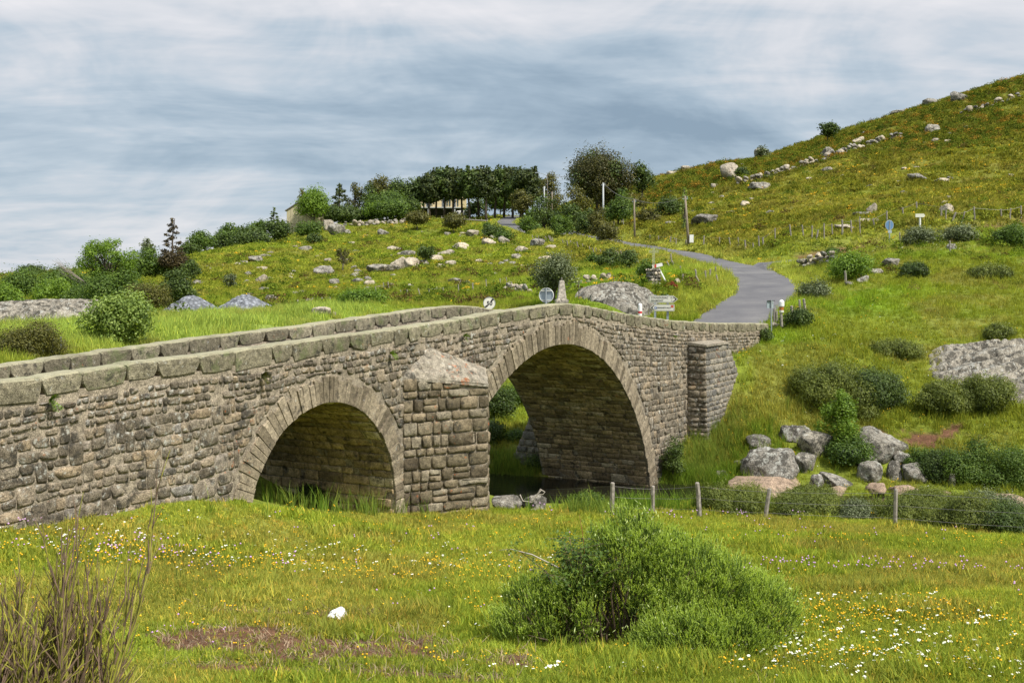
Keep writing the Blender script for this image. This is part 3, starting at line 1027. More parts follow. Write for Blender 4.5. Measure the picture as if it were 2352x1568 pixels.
def arch_ts(a):
    z0 = max(a['zc'], ZB)
    h = sqrt(a['r'] ** 2 - (z0 - a['zc']) ** 2)
    phi = np.linspace(-1, 1, 49)
    # finer near the springings
    return a['tc'] + h * np.sin(phi * pi / 2)


def core_mesh():
    mb = MB()
    cols = []          # (t, z_bottom, z_top)
    def seg(ts, zb):
        for t, b_ in zip(ts, zb):
            cols.append((t, b_))
    e1, e2 = arch_ts(A1), arch_ts(A2)
    seg(np.arange(T0, e1[0], 0.6), [ZB] * len(np.arange(T0, e1[0], 0.6)))
    seg([e1[0]], [ZB])
    seg(e1, arch_z(A1, e1))
    seg([e1[-1], e2[0]], [ZB, ZB])
    seg(e2, np.maximum(arch_z(A2, e2), ZB))
    tail = np.append(np.arange(e2[-1], T1, 0.6), T1)
    seg(tail, [ZB] * len(tail))
    V, Fs = [], []
    s0, s1 = 0.0, BW
    n = len(cols)
    for t, zb in cols:
        zt = float(deck_z(t))
        V += [(t, s0, zb), (t, s0, zt), (t, s1, zt), (t, s1, zb)]
    for i in range(n - 1):
        a, b_ = 4 * i, 4 * (i + 1)
        if abs(cols[i][0] - cols[i + 1][0]) > 1e-6:
            Fs += [(a, b_, b_ + 1, a + 1), (a + 1, b_ + 1, b_ + 2, a + 2), (a + 2, b_ + 2, b_ + 3, a + 3), (a + 3, b_ + 3, b_, a)]
        else:
            Fs += [(a, a + 3, b_ + 3, b_)]
    Fs += [(0, 1, 2, 3), (4 * n - 1, 4 * n - 2, 4 * n - 3, 4 * n - 4)]
    mb.add(V, Fs)
    return mb.mesh("bridge_core", [M['mortar']])


obj("mortar_body", core_mesh(), BR)

# roadway on the bridge
ts = np.linspace(T0, T1 + 6, 90)
V = []
for t in ts:
    k = sstep(T1 - 3, T1 + 5, t)
    for s in (0.40, BW / 2, BW - 0.40):
        z = float(deck_z(t)) + 0.03 + (0.03 if s == BW / 2 else 0)
        if k > 0:
            xy = Bxy(t, s)
            z = z * (1 - k) + (float(height(xy[0], xy[1], carve=False)[0]) + 0.008) * k
        V.append((t, s, z))
Fs = [(i * 3 + j, (i + 1) * 3 + j, (i + 1) * 3 + j + 1, i * 3 + j + 1) for i in range(len(ts) - 1) for j in range(2)]
obj("roadway", mesh_np("roadway", V, faces=Fs, mats=[M['asphalt']]), BR)


# -------------------------------- stones
def clip(poly, nx, ny, d):
    """keep the side nx*x+ny*y <= d"""
    out = []
    n = len(poly)
    for i in range(n):
        a, b_ = poly[i], poly[(i + 1) % n]
        fa = nx * a[0] + ny * a[1] - d
        fb = nx * b_[0] + ny * b_[1] - d
        if fa <= 0:
            out.append(a)
        if (fa < 0 < fb) or (fb < 0 < fa):
            k = fa / (fa - fb)
            out.append((a[0] + (b_[0] - a[0]) * k, a[1] + (b_[1] - a[1]) * k))
    return out


def poly_area(p):
    return 0.5 * sum(p[i][0] * p[(i + 1) % len(p)][1] - p[(i + 1) % len(p)][0] * p[i][1] for i in range(len(p)))


def voronoi(seeds, asp, extra, rad, gap):
    """seeds (a,b); asp scales b; extra(a,b) -> list of half planes"""
    S = np.array(seeds)
    Q = S * np.array([1, asp])
    cells = []
    grid = {}
    for i, q_ in enumerate(Q):
        grid.setdefault((int(q_[0] // rad), int(q_[1] // rad)), []).append(i)
    for i, q_ in enumerate(Q):
        gx, gy = int(q_[0] // rad), int(q_[1] // rad)
        nb = []
        for ax in (-1, 0, 1):
            for ay in (-1, 0, 1):
                nb += grid.get((gx + ax, gy + ay), [])
        nb = [j for j in nb if j != i]
        dd = [((Q[j] - q_) ** 2).sum() for j in nb]
        order = np.argsort(dd)[:14]
        R = rad * 0.75
        poly = [(q_[0] - R, q_[1] - R), (q_[0] + R, q_[1] - R), (q_[0] + R, q_[1] + R), (q_[0] - R, q_[1] + R)]
        for o_ in order:
            j = nb[o_]
            d = Q[j] - q_
            l = sqrt(d @ d)
            if l < 1e-6:
                continue
            nrm = d / l
            mid = (Q[j] + q_) / 2
            poly = clip(poly, nrm[0], nrm[1], nrm @ mid)
            if len(poly) < 3:
                break
        if len(poly) < 3:
            continue
        poly = [(x, y / asp) for x, y in poly]
        for nx, ny, d in extra(S[i][0], S[i][1]):
            poly = clip(poly, nx, ny, d)
            if len(poly) < 3:
                break
        if len(poly) < 3:
            continue
        cells.append((poly, S[i]))
    return cells


def inset_round(poly, gap, rnd, cut=0.22):
    # drop tiny edges, pull towards the centre by gap, cut the corners
    p = []
    for v in poly:
        if not p or (v[0] - p[-1][0]) ** 2 + (v[1] - p[-1][1]) ** 2 > 0.03 ** 2:
            p.append(v)
    if len(p) > 2 and (p[0][0] - p[-1][0]) ** 2 + (p[0][1] - p[-1][1]) ** 2 < 0.03 ** 2:
        p.pop()
    if len(p) < 3 or abs(poly_area(p)) < 0.004:
        return None
    ar = poly_area(p)
    if ar < 0:
        p = p[::-1]
    q_ = list(p)
    for i in range(len(p)):
        a, b_ = p[i], p[(i + 1) % len(p)]
        l = sqrt((b_[0] - a[0]) ** 2 + (b_[1] - a[1]) ** 2)
        nx, ny = (b_[1] - a[1]) / l, -(b_[0] - a[0]) / l
        q_ = clip(q_, nx, ny, nx * a[0] + ny * a[1] - gap * rnd.uniform(0.4, 1.7))
        if len(q_) < 3:
            return None
    if abs(poly_area(q_)) < 0.003:
        return None
    out_ = []
    n = len(q_)
    for i in range(n):
        a, b_ = q_[i], q_[(i + 1) % n]
        l = sqrt((b_[0] - a[0]) ** 2 + (b_[1] - a[1]) ** 2)
        if l < 0.02:
            out_.append(((a[0] + b_[0]) / 2, (a[1] + b_[1]) / 2))
            continue
        c1, c2 = rnd.uniform(cut * 0.5, cut * 1.4), rnd.uniform(cut * 0.5, cut * 1.4)
        c1 = min(c1, 0.45); c2 = min(c2, 0.45)
        out_.append((a[0] + (b_[0] - a[0]) * c1, a[1] + (b_[1] - a[1]) * c1))
        out_.append((b_[0] + (a[0] - b_[0]) * c2, b_[1] + (a[1] - b_[1]) * c2))
    return out_[:14]


def stone_geo(poly, h, rnd, back=0.04, dome=0.1):
    """pillowed stone over poly: (a,b,height) vertices and faces"""
    n = len(poly)
    cx_ = sum(p[0] for p in poly) / n; cy_ = sum(p[1] for p in poly) / n
    size = sqrt(abs(poly_area(poly)))
    k = max(0.45, 1 - 0.055 / max(size, 0.08) * 1.1)
    V = [(x, y, -back) for x, y in poly]
    V += [(x + rnd.uniform(-.008, .008), y + rnd.uniform(-.008, .008), h * rnd.uniform(0.25, 0.85)) for x, y in poly]
    tx, ty = rnd.uniform(-0.12, 0.12), rnd.uniform(-0.12, 0.12)
    V += [(cx_ + (x - cx_) * k, cy_ + (y - cy_) * k, h * rnd.uniform(0.7, 1.3) + tx * (x - cx_) + ty * (y - cy_)) for x, y in poly]
    V.append((cx_, cy_, h * (1 + dome * 0.5)))
    Fs = []
    for r_ in range(2):
        for i in range(n):
            j = (i + 1) % n
            Fs.append((r_ * n + i, r_ * n + j, (r_ + 1) * n + j, (r_ + 1) * n + i))
    for i in range(n):
        Fs.append((2 * n + i, 2 * n + (i + 1) % n, 3 * n))
    return V, Fs


def emit_stones(geos, parent, mapf, mat, name, stuffname, limit, weight, labels=None):
    """geos: list of (V, F, (a,b) centre, area). The largest become objects of their own, the rest one part."""
    order = sorted(range(len(geos)), key=lambda i: -weight(geos[i]))
    for i in order[:limit]:
        V, Fs, c, ar = geos[i]
        me = mesh_np(name, [mapf(*v) for v in V], faces=Fs, mats=[mat])
        me.polygons.foreach_set("use_smooth", np.ones(len(me.polygons), bool))
        obj(name, me, parent)
    rest = order[limit:]
    if rest:
        mb = MB()
        for i in rest:
            V, Fs, c, ar = geos[i]
            mb.add([mapf(*v) for v in V], Fs)
        o_ = obj(stuffname, mb.mesh(stuffname, [mat], smooth=True), parent)
        o_["kind"] = "stuff"


rnd = random.Random(21)


def Ddist(t, s=0.0):
    p_ = Bxy(t, s)
    return p_[1]


# ---- spandrel rubble
def ring_th(a):
    return 0.62 if a is A1 else 0.74


def in_excl(t, z):
    for a in (A1, A2):
        R = a['r'] + ring_th(a)
        if (t - a['tc']) ** 2 + (z - a['zc']) ** 2 < (R - 0.02) ** 2 and z > a['zc']:
            return True
        if z <= a['zc'] and abs(t - a['tc']) < a['r'] + 0.35:
            return True
    return False


def extra_wall(t, z):
    hp = [(0, 1, float(top_n(t)) - 0.41)]
    for a in (A1, A2):
        R = a['r'] + ring_th(a)
        dx_, dz_ = t - a['tc'], z - a['zc']
        l = sqrt(dx_ * dx_ + dz_ * dz_)
        if z > a['zc'] and l < R + 1.2:
            nx, nz = -dx_ / l, -dz_ / l
            px_, pz_ = a['tc'] + dx_ / l * (R + 0.02), a['zc'] + dz_ / l * (R + 0.02)
            hp.append((nx, nz, nx * px_ + nz * pz_))
        elif z <= a['zc'] and abs(dx_) < R + 1.0:
            sgn = 1 if dx_ > 0 else -1
            hp.append((-sgn, 0, -(sgn * a['tc'] + a['r'] + 0.36)))
    if t < -14 and t > -17.5:
        pass
    return hp


def ground_bottom(t):
    xy = Bxy(t, -0.1)
    return float(height(xy[0], xy[1])[0]) - 0.35


def wavy(t, off):
    """height of a course line lying off below the coping line; courses wander and level out near the right end"""
    lv = sstep(0.6, 3.0, off)
    base = float(top_n(t)) * (1 - 0.6 * lv) + (-1.35) * 0.6 * lv
    return base - off + (0.10 * (vnoise(t * 0.55 + 3, off * 1.3) - 0.5) + 0.05 * (vnoise(t * 1.7 + 9, off * 3.1) - 0.5)) * (1.0 if t < -1 else 0.5)


geos = []
off = 0.36
offs = []
while off < 9.0:
    offs.append(off)
    off += (0.125 + 0.10 * min(1, max(0, off - 0.5) / 1.6)) * rnd.uniform(0.8, 1.3)
blocked = [[] for _ in range(len(offs) + 2)]
for k in range(len(offs) - 1):
    o0, o1 = offs[k], offs[k + 1]
    hrow = o1 - o0
    t = -34.0 + rnd.uniform(0, .3)
    while t < T1:
        busy = [e for (b_, e) in blocked[k] if b_ <= t + 0.02 < e]
        if busy:
            t = max(busy) + 0.001
            continue
        scale_ = 1.0 if t < -10 else (0.9 if t < 0 else 1.0)
        wd = hrow * rnd.choice([0.8, 1.0, 1.2, 1.5, 1.9, 2.4]) * rnd.uniform(0.85, 1.15) * scale_
        nxt = [b_ for (b_, e) in blocked[k] if b_ > t + 0.02]
        if nxt and t + wd > min(nxt) - 0.08:
            wd = min(nxt) - t
        t1_ = t + wd
        tm = t + wd / 2
        span = 1
        if k < len(offs) - 3 and rnd.random() < (0.20 if t < -15 else 0.10) and wd > hrow * 0.9 and o0 > 0.8:
            if not [1 for (b_, e) in blocked[k + 1] if b_ < t1_ and e > t]:
                span = 2
                blocked[k + 1].append((t, t1_))
        ob = offs[k + span] if k + span < len(offs) else o1
        zm = (wavy(tm, o0) + wavy(tm, ob)) / 2
        if wavy(tm, o0) > ground_bottom(tm) and not in_excl(tm, zm) and zm < float(top_n(tm)) - 0.36:
            jx = lambda: rnd.uniform(-.16, .16) * min(wd, hrow)
            jz = lambda: rnd.uniform(-.07, .07) * hrow
            poly = [(t + jx() * .5, wavy(t, ob) + jz()), (tm + jx(), wavy(tm, ob) + jz()), (t1_ + jx() * .5, wavy(t1_, ob) + jz()), (t1_ + jx() * .4, (wavy(t1_, ob) + wavy(t1_, o0)) / 2),
                    (t1_ + jx() * .5, wavy(t1_, o0) + jz()), (tm + jx(), wavy(tm, o0) + jz()), (t + jx() * .5, wavy(t, o0) + jz()), (t + jx() * .4, (wavy(t, ob) + wavy(t, o0)) / 2)]
            for nx, nz, d in extra_wall(tm, zm):
                poly = clip(poly, nx, nz, d)
                if len(poly) < 3: break
            if len(poly) >= 3:
                upper_band = o0 < 1.0
                p_ = inset_round(poly, 0.009 if not upper_band else 0.012, rnd, 0.22)
                if p_ and rnd.random() > (0.10 if upper_band else 0.02):
                    h = rnd.uniform(0.010, 0.042) * (0.8 if upper_band else 1.0)
                    V, Fs = stone_geo(p_, h, rnd)
                    geos.append((V, Fs, (tm, zm), abs(poly_area(p_))))
        t = t1_
SP = obj("spandrel_wall", None, BR)
SP.empty_display_size = 0.1
emit_stones(geos, SP, lambda a, b_, h: (a, -h, b_), M['stone'], "stone", "rubble_masonry", 300, lambda g: g[3] / Ddist(g[2][0]) ** 2 * (1 if g[2][1] > ground_bottom(g[2][0]) + 0.3 else 0.2))
print("wall stones", len(geos))

# ---- arch rings of narrow voussoirs
for a, wv in ((A1, 0.155), (A2, 0.185)):
    RG = obj("arch_ring", None, BR)
    RG.empty_display_size = 0.1
    geos = []
    R0 = a['r']
    th0 = math.asin(max(-1, min(1, (ZB + 2.0 - a['zc']) / R0))) if a is A2 else 0.0
    if a is A2:
        th0 = math.asin(min(1, (-8.3 - a['zc']) / R0))
    th = th0
    while th < pi - th0 - 0.005:
        dth = wv * rnd.uniform(0.75, 1.35) / R0
        th2 = min(th + dth, pi - th0)
        rout = R0 + ring_th(a) * rnd.uniform(0.74, 1.04)
        g_ = 0.004 / R0
        def pt(r_, an):
            return (a['tc'] + r_ * cos(pi - an), a['zc'] + r_ * sin(pi - an))
        m_ = (th + th2) / 2
        poly = [pt(R0 - 0.01, th + g_), pt(rout * 0.33 + R0 * 0.67, th + g_ * rnd.uniform(0, 3)), pt(rout, th + g_ * 2), pt(rout + 0.03 * rnd.random(), m_), pt(rout, th2 - g_ * 2), pt(R0 - 0.01, th2 - g_), pt(R0 - 0.012, m_)]
        poly = poly if poly_area(poly) > 0 else poly[::-1]
        n = len(poly)
        h = rnd.uniform(0.018, 0.055)
        cxp = sum(p[0] for p in poly) / n; czp = sum(p[1] for p in poly) / n
        V = [(x, z, -0.25) for x, z in poly] + [(x, z, h - 0.012) for x, z in poly] + [(cxp + (x - cxp) * 0.965 * 1.0, czp + (z - czp) * 0.965, h + rnd.uniform(-0.003, 0.004)) for x, z in poly]
        Fs = [(r_ * n + i, r_ * n + (i + 1) % n, (r_ + 1) * n + (i + 1) % n, (r_ + 1) * n + i) for r_ in range(2) for i in range(n)]
        Fs.append(tuple(range(2 * n, 3 * n)))
        geos.append((V, Fs, (cxp, czp), 1))
        th = th2
    if a is A1:       # jambs under the springing
        for sgn in (-1, 1):
            z = a['zc']
            while z > -7:
                hh = rnd.uniform(0.3, 0.6)
                x0 = a['tc'] + sgn * (R0 - 0.01); x1 = a['tc'] + sgn * (R0 + rnd.uniform(0.3, 0.5))
                poly = [(x0, z - hh + 0.01), (x1, z - hh + 0.01), (x1, z - 0.01), (x0, z - 0.01)]
                poly = poly if poly_area(poly) > 0 else poly[::-1]
                V, Fs = stone_geo(poly, 0.04, rnd, back=0.25)
                geos.append((V, Fs, (x0, z), 1))
                z -= hh
    for V, Fs, c, ar in geos:
        me = mesh_np("voussoir", [(x, -h_, z) for x, z, h_ in V], faces=Fs, mats=[M['voussoir']])
        obj("voussoir", me, RG)
print("done rings")

# ---- vault linings: coursed blocks on the underside, laid along the arch
for a in (A1, A2):
    VT = obj("vault", None, BR)
    VT.empty_display_size = 0.1
    R0 = a['r']
    geos = []
    below = 1.6 if a is A1 else 0.0
    th_s = 0.0 if a is A1 else math.asin((ZB - 0.3 - a['zc']) / R0) if (ZB - 0.3) > a['zc'] else 0.06
    if a is A2:
        th_s = math.asin(max(0.0, (ZB + 0.6 - a['zc']) / R0))
    L = R0 * (pi - 2 * th_s)
    c = -below

    def mapv(arc, s, h, a=a, R0=R0, th_s=th_s, L=L):
        # arc measured from the right springing upwards; below it the jamb is vertical
        if arc < 0:
            return (a['tc'] + R0 - h, s, a['zc'] + arc)
        if arc > L and a is A1:
            return (a['tc'] - R0 + h, s, a['zc'] - (arc - L))
        an = th_s + arc / R0
        return (a['tc'] + (R0 - h) * cos(an), s, a['zc'] + (R0 - h) * sin(an))
    while c < L + below:
        ch = rnd.uniform(0.17, 0.29) if a is A1 else rnd.uniform(0.18, 0.25)
        if a is A2 and c < 1.2:
            ch = rnd.uniform(0.28, 0.36)
        if a is A2 and c > L / 2:
            ch = 0.4
        s = 0.02 - rnd.uniform(0, 0.3)
        while s < BW - 0.02:
            ln = rnd.uniform(0.3, 0.85) * (1.4 if (a is A2 and c > L / 2) else 1.0)
            s0_, s1_ = max(s, 0.03), min(s + ln, BW - 0.03)
            if s1_ - s0_ > 0.08:
                j = lambda v: rnd.uniform(-v, v)
                g_ = 0.012
                poly = [(c + g_ + j(.008), s0_ + g_ + 0.03), (c + g_ + j(.008), s1_ - g_ - 0.03), (c + g_ + 0.02, s1_ - g_), (c + ch - g_ - 0.02, s1_ - g_),
                        (c + ch - g_ + j(.008), s1_ - g_ - 0.03), (c + ch - g_ + j(.008), s0_ + g_ + 0.03), (c + ch - g_ - 0.02, s0_ + g_), (c + g_ + 0.02, s0_ + g_)]
                poly = poly if poly_area(poly) > 0 else poly[::-1]
                V, Fs = stone_geo(poly, rnd.uniform(0.012, 0.035), rnd, back=0.03, dome=0.1)
                geos.append((V, Fs, (c + ch / 2, (s0_ + s1_) / 2), (s1_ - s0_) * ch))
            s += ln
        c += ch
    half = L / 2
    emit_stones(geos, VT, mapv, M['vault'], "vault_stone", "vault_masonry", 300, lambda g: g[3] * (1.0 if g[2][0] < half * 0.98 else 0.05) * (0.3 + min(1, max(0, 1 - g[2][0] / half))))
    print("vault", len(geos))

# ---- parapets with coping stones
for which in ("near", "far"):
    PR = obj("parapet", None, BR)
    PR.empty_display_size = 0.1
    near = which == "near"
    s0, s1 = (0.0, 0.42) if near else (BW - 0.42, BW)
    top = top_n if near else top_f
    ts = np.arange(T0, T1 + 0.01, 0.5)
    ts = np.append(ts[ts < T1], T1)
    V = []
    for t in ts:
        zt = float(top(t)) - 0.30; zb = float(deck_z(t)) - 0.05
        V += [(t, s0 + 0.01, zb), (t, s0 + 0.01, zt), (t, s1 - 0.01, zt), (t, s1 - 0.01, zb)]
    n = len(ts)
    Fs = []
    for i in range(n - 1):
        a_, b_ = 4 * i, 4 * i + 4
        Fs += [(a_, b_, b_ + 1, a_ + 1), (a_ + 1, b_ + 1, b_ + 2, a_ + 2), (a_ + 2, b_ + 2, b_ + 3, a_ + 3), (a_ + 3, b_ + 3, b_, a_)]
    Fs += [(0, 1, 2, 3), (4 * n - 1, 4 * n - 2, 4 * n - 3, 4 * n - 4)]
    obj("parapet_core", mesh_np("parapet_core", V, faces=Fs, mats=[M['mortar']]), PR)
    t = T0
    while t < T1 - 0.05:
        ln = rnd.uniform(0.55, 1.15) if t < -5 else rnd.uniform(0.5, 0.95)
        if T1 - (t + ln) < 0.4:
            ln = T1 - t
        dep = rnd.uniform(0.31, 0.42)
        x0, x1 = t + 0.008, t + ln - 0.008
        zt0, zt1 = float(top(x0)), float(top(x1))
        zt0 += rnd.uniform(-0.012, 0.012); zt1 += rnd.uniform(-0.012, 0.012)
        b0, b1, bm = dep * rnd.uniform(0.88, 1.06), dep * rnd.uniform(0.88, 1.06), dep * rnd.uniform(0.94, 1.08)
        xm = (x0 + x1) / 2
        zl = lambda x: zt0 + (zt1 - zt0) * (x - x0) / (x1 - x0)
        prof = [(x0 + 0.045 * rnd.uniform(.4, 2.6), zl(x0) - b0), (xm + rnd.uniform(-.1, .1), zl(xm) - bm), (x1 - 0.045 * rnd.uniform(.4, 2.6), zl(x1) - b1), (x1 - rnd.uniform(0, .03), zl(x1) - b1 * 0.62), (x1, zl(x1) - b1 * 0.3),
                (x1, zt1 - 0.03), (x1 - 0.05, zt1), (xm + 0.1, zl(xm) + rnd.uniform(0.0, 0.015)), (xm - 0.15, zl(xm) + rnd.uniform(0.0, 0.015)), (x0 + 0.05, zt0), (x0, zt0 - 0.03), (x0, zl(x0) - b0 * 0.3), (x0 + rnd.uniform(0, .03), zl(x0) - b0 * 0.62)]
        n = len(prof)
        cxp = sum(p[0] for p in prof) / n; czp = sum(p[1] for p in prof) / n
        ov = rnd.uniform(0.005, 0.03)
        V = []
        for sy, k, dz in ((s0 - ov, 0.93, -0.02), (s0 - ov + 0.035, 1.0, 0.0), ((s0 + s1) / 2, 1.0, 0.012), (s1 + ov - 0.035, 1.0, 0.0), (s1 + ov, 0.93, -0.02)):
            for x, z in prof:
                hi_ = dz if z > czp else 0
                V.append((cxp + (x - cxp) * (k if k == 1 else 0.975), sy + rnd.uniform(-.006, .006), czp + (z - czp) * k + hi_))
        Fs = []
        for r_ in range(4):
            for i in range(n):
                j = (i + 1) % n
                Fs.append((r_ * n + i, (r_ + 1) * n + i, (r_ + 1) * n + j, r_ * n + j))
        # end caps with a slightly bulged centre
        V.append((cxp, s0 - ov - 0.015, czp)); V.append((cxp, s1 + ov + 0.015, czp))
        for i in range(n):
            j = (i + 1) % n
            Fs.append((i, j, 5 * n)); Fs.append((4 * n + j, 4 * n + i, 5 * n + 1))
        obj("coping_stone", mesh_np("coping_stone", V, faces=Fs, mats=[M['coping']]), PR)
        t += ln
    if not near:      # rubble on the road side of the far parapet
        geos = []
        for row in range(3):
            t = T0
            while t < 0:
                wd = rnd.uniform(0.25, 0.6)
                z1 = float(top(t)) - 0.42 - row * 0.2
                poly = [(t + .02, z1 - .18), (t + wd - .02, z1 - .18), (t + wd - .02, z1), (t + .02, z1)]
                p_ = inset_round(poly, 0.006, rnd, 0.15)
                if p_:
                    V, Fs = stone_geo(p_, 0.03, rnd)
                    geos.append((V, Fs, (t, z1), 1))
                t += wd
        emit_stones(geos, PR, lambda a_, b_, h: (a_, s0 - h, b_), M['stone'], "stone", "rubble_masonry", 0, lambda g: 1)

# ---- pointed cutwater on the pier between the arches
CW = obj("cutwater", None, BR)
CW.empty_display_size = 0.1
wl_ = (-16.35, 0.0)
ns_ = to_bridge(*(P(1120, 1000, 29.0)[:2]))
wr_ = (-12.3, 0.0)
ztl, ztn, ztr = -2.40, -2.70, -2.45
mb = MB()
V = [(wl_[0], 0.05, -6.6), (ns_[0], ns_[1], -6.6), (wr_[0], 0.05, -8.2), (wl_[0], 0.05, ztl), (ns_[0], ns_[1], ztn), (wr_[0], 0.05, ztr)]
mb.add(V, [(0, 1, 4, 3), (1, 2, 5, 4), (3, 4, 5)])
obj("cutwater_core", mb.mesh("cutwater_core", [M['mortar']]), CW)
dl = np.array([ns_[0] - wl_[0], ns_[1] - wl_[1]]); Ll = float(np.hypot(*dl)); dl /= Ll
nl_ = np.array([dl[1], -dl[0]])
if nl_[1] > 0: nl_ = -nl_
geos = []
z = -6.55
rowi = 0
while z < -2.75:
    h = rnd.choice([0.2, 0.24, 0.3, 0.34, 0.42]) if rowi % 3 else rnd.uniform(0.22, 0.34)
    a_ = 0.0
    while a_ < Ll - 0.05:
        wd = rnd.uniform(0.2, 0.45) if a_ < Ll * 0.45 else rnd.uniform(0.4, 0.85)
        if Ll - a_ - wd < 0.25: wd = Ll - a_
        ztop = ztl + (ztn - ztl) * (a_ + wd / 2) / Ll - 0.03
        hh = min(h, ztop - z)
        if hh > 0.08:
            split = wd > 0.3 and h > 0.3 and rnd.random() < 0.3
            for k0, k1 in (((0, .5), (.5, 1)) if split else ((0, 1),)):
                g_ = 0.016
                jj = lambda: rnd.uniform(-.012, .012)
                x0, x1, z0, z1 = a_ + g_, a_ + wd - g_ * (0.2 if a_ + wd >= Ll - 1e-6 else 1), z + hh * k0 + g_, z + hh * k1 - g_
                poly = [(x0 + jj(), z0 + jj()), (x1 + (0 if a_ + wd >= Ll - 1e-6 else jj()), z0 + jj()), (x1 + (0 if a_ + wd >= Ll - 1e-6 else jj()), z1 + jj()), (x0 + jj(), z1 + jj())]
                p_ = inset_round(poly, 0.002, rnd, 0.10)
                if p_:
                    V, Fs = stone_geo(p_, rnd.uniform(0.03, 0.055), rnd)
                    geos.append((V, Fs, (a_, z), wd * h))
        a_ += wd
    z += h
    rowi += 1
emit_stones(geos, CW, lambda a_, b_, h: (wl_[0] + dl[0] * a_ + nl_[0] * h, wl_[1] + dl[1] * a_ + nl_[1] * h, b_), M['pier_stone'], "stone", "rubble_masonry", 300, lambda g: g[3])
# the downstream face
dr = np.array([wr_[0] - ns_[0], wr_[1] - ns_[1]]); Lr = float(np.hypot(*dr)); dr /= Lr
nr_ = np.array([dr[1], -dr[0]])
if nr_[1] > 0: nr_ = -nr_
geos = []
z = -8.0
while z < -2.9:
    h = rnd.uniform(0.22, 0.38); a_ = 0.0
    while a_ < Lr - 0.05:
        wd = rnd.uniform(0.3, 0.7)
        if Lr - a_ - wd < 0.2: wd = Lr - a_
        p_ = inset_round([(a_ + .015, z + .015), (a_ + wd - .015, z + .015), (a_ + wd - .015, z + h - .015), (a_ + .015, z + h - .015)], 0.002, rnd, 0.1)
        if p_:
            V, Fs = stone_geo(p_, 0.035, rnd); geos.append((V, Fs, (a_, z), wd * h))
        a_ += wd
    z += h
emit_stones(geos, CW, lambda a_, b_, h: (ns_[0] + dr[0] * a_ + nr_[0] * h, ns_[1] + dr[1] * a_ + nr_[1] * h, b_), M['pier_stone'], "stone", "pier_masonry", 0, lambda g: 1)
# rendered half pyramid on top: subdivided and roughened
apex = np.array([on_line(985, 796, 0.0)[0], 0.02, on_line(985, 796, 0.0)[1]])
ext = 0.07
pl = np.array([wl_[0] - 0.05, 0.0, ztl]); pn = np.array([ns_[0], ns_[1], ztn]) + np.array([nl_[0], nl_[1], 0]) * ext; pr_ = np.array([wr_[0], 0.0, ztr])
mb = MB()
for (b0, b1) in ((pl, pn), (pn, pr_)):
    nn = 12
    V, idxm = [], {}
    for i in range(nn + 1):
        for j in range(nn + 1 - i):
            k = nn - i - j
            p_ = (b0 * i + b1 * j + apex * k) / nn
            edge = min(i, j, k) == 0
            r_ = vnoise(np.array(p_[0] * 4.1 + 30), np.array(p_[2] * 5.3 + p_[1] * 4 + 10)) - 0.5
            p_ = p_ + np.array([0, -1, 0.8]) * (r_ * 0.10 + (0 if edge else 0.02)) * (0.4 if edge else 1)
            idxm[(i, j)] = len(V); V.append(p_)
    Fs = []
    for i in range(nn):
        for j in range(nn - i):
            Fs.append((idxm[(i, j)], idxm[(i + 1, j)], idxm[(i, j + 1)]))
            if i + j < nn - 1:
                Fs.append((idxm[(i + 1, j)], idxm[(i + 1, j + 1)], idxm[(i, j + 1)]))
    mb.add(V, Fs)
    # drip edge
    dwn = np.array([0, 0, -0.07])
    mb.add([b0, b1, b1 + dwn, b0 + dwn], [(0, 1, 2, 3)])
obj("cutwater_cap", mb.mesh("cutwater_cap", [M['cap']]), CW)

# ---- raked buttress near the right end of the wall
BT = obj("buttress", None, BR)
BT.empty_display_size = 0.1
tb0 = on_line(1578, 900, 0.0)[0]
PRJ = 0.75
zt_b = -2.62
def tr_at(z):
    return np.interp(z, [-7.5, -5.6, -4.9, -3.8, zt_b], [8.0, 8.3, 8.35, 7.6, 6.3])
mb = MB()
zs = np.linspace(-7.5, zt_b, 10)
V = []
for z in zs:
    bt = 0.16 * (zt_b - z) / 5
    V += [(tb0, 0.02, z), (tb0 + 0.0, -PRJ - bt, z), (tr_at(z), -PRJ - bt, z), (tr_at(z) + 0.9, 0.02, z)]
Fs = []
for i in range(len(zs) - 1):
    for j in range(3):
        Fs.append((4 * i + j, 4 * i + j + 1, 4 * i + 5 + j, 4 * i + 4 + j))
n = 4 * (len(zs) - 1)
Fs.append((n, n + 1, n + 2, n + 3))
mb.add(V, Fs)
obj("buttress_core", mb.mesh("buttress_core", [M['mortar']]), BT)
geos_f, geos_s = [], []
z = -7.3
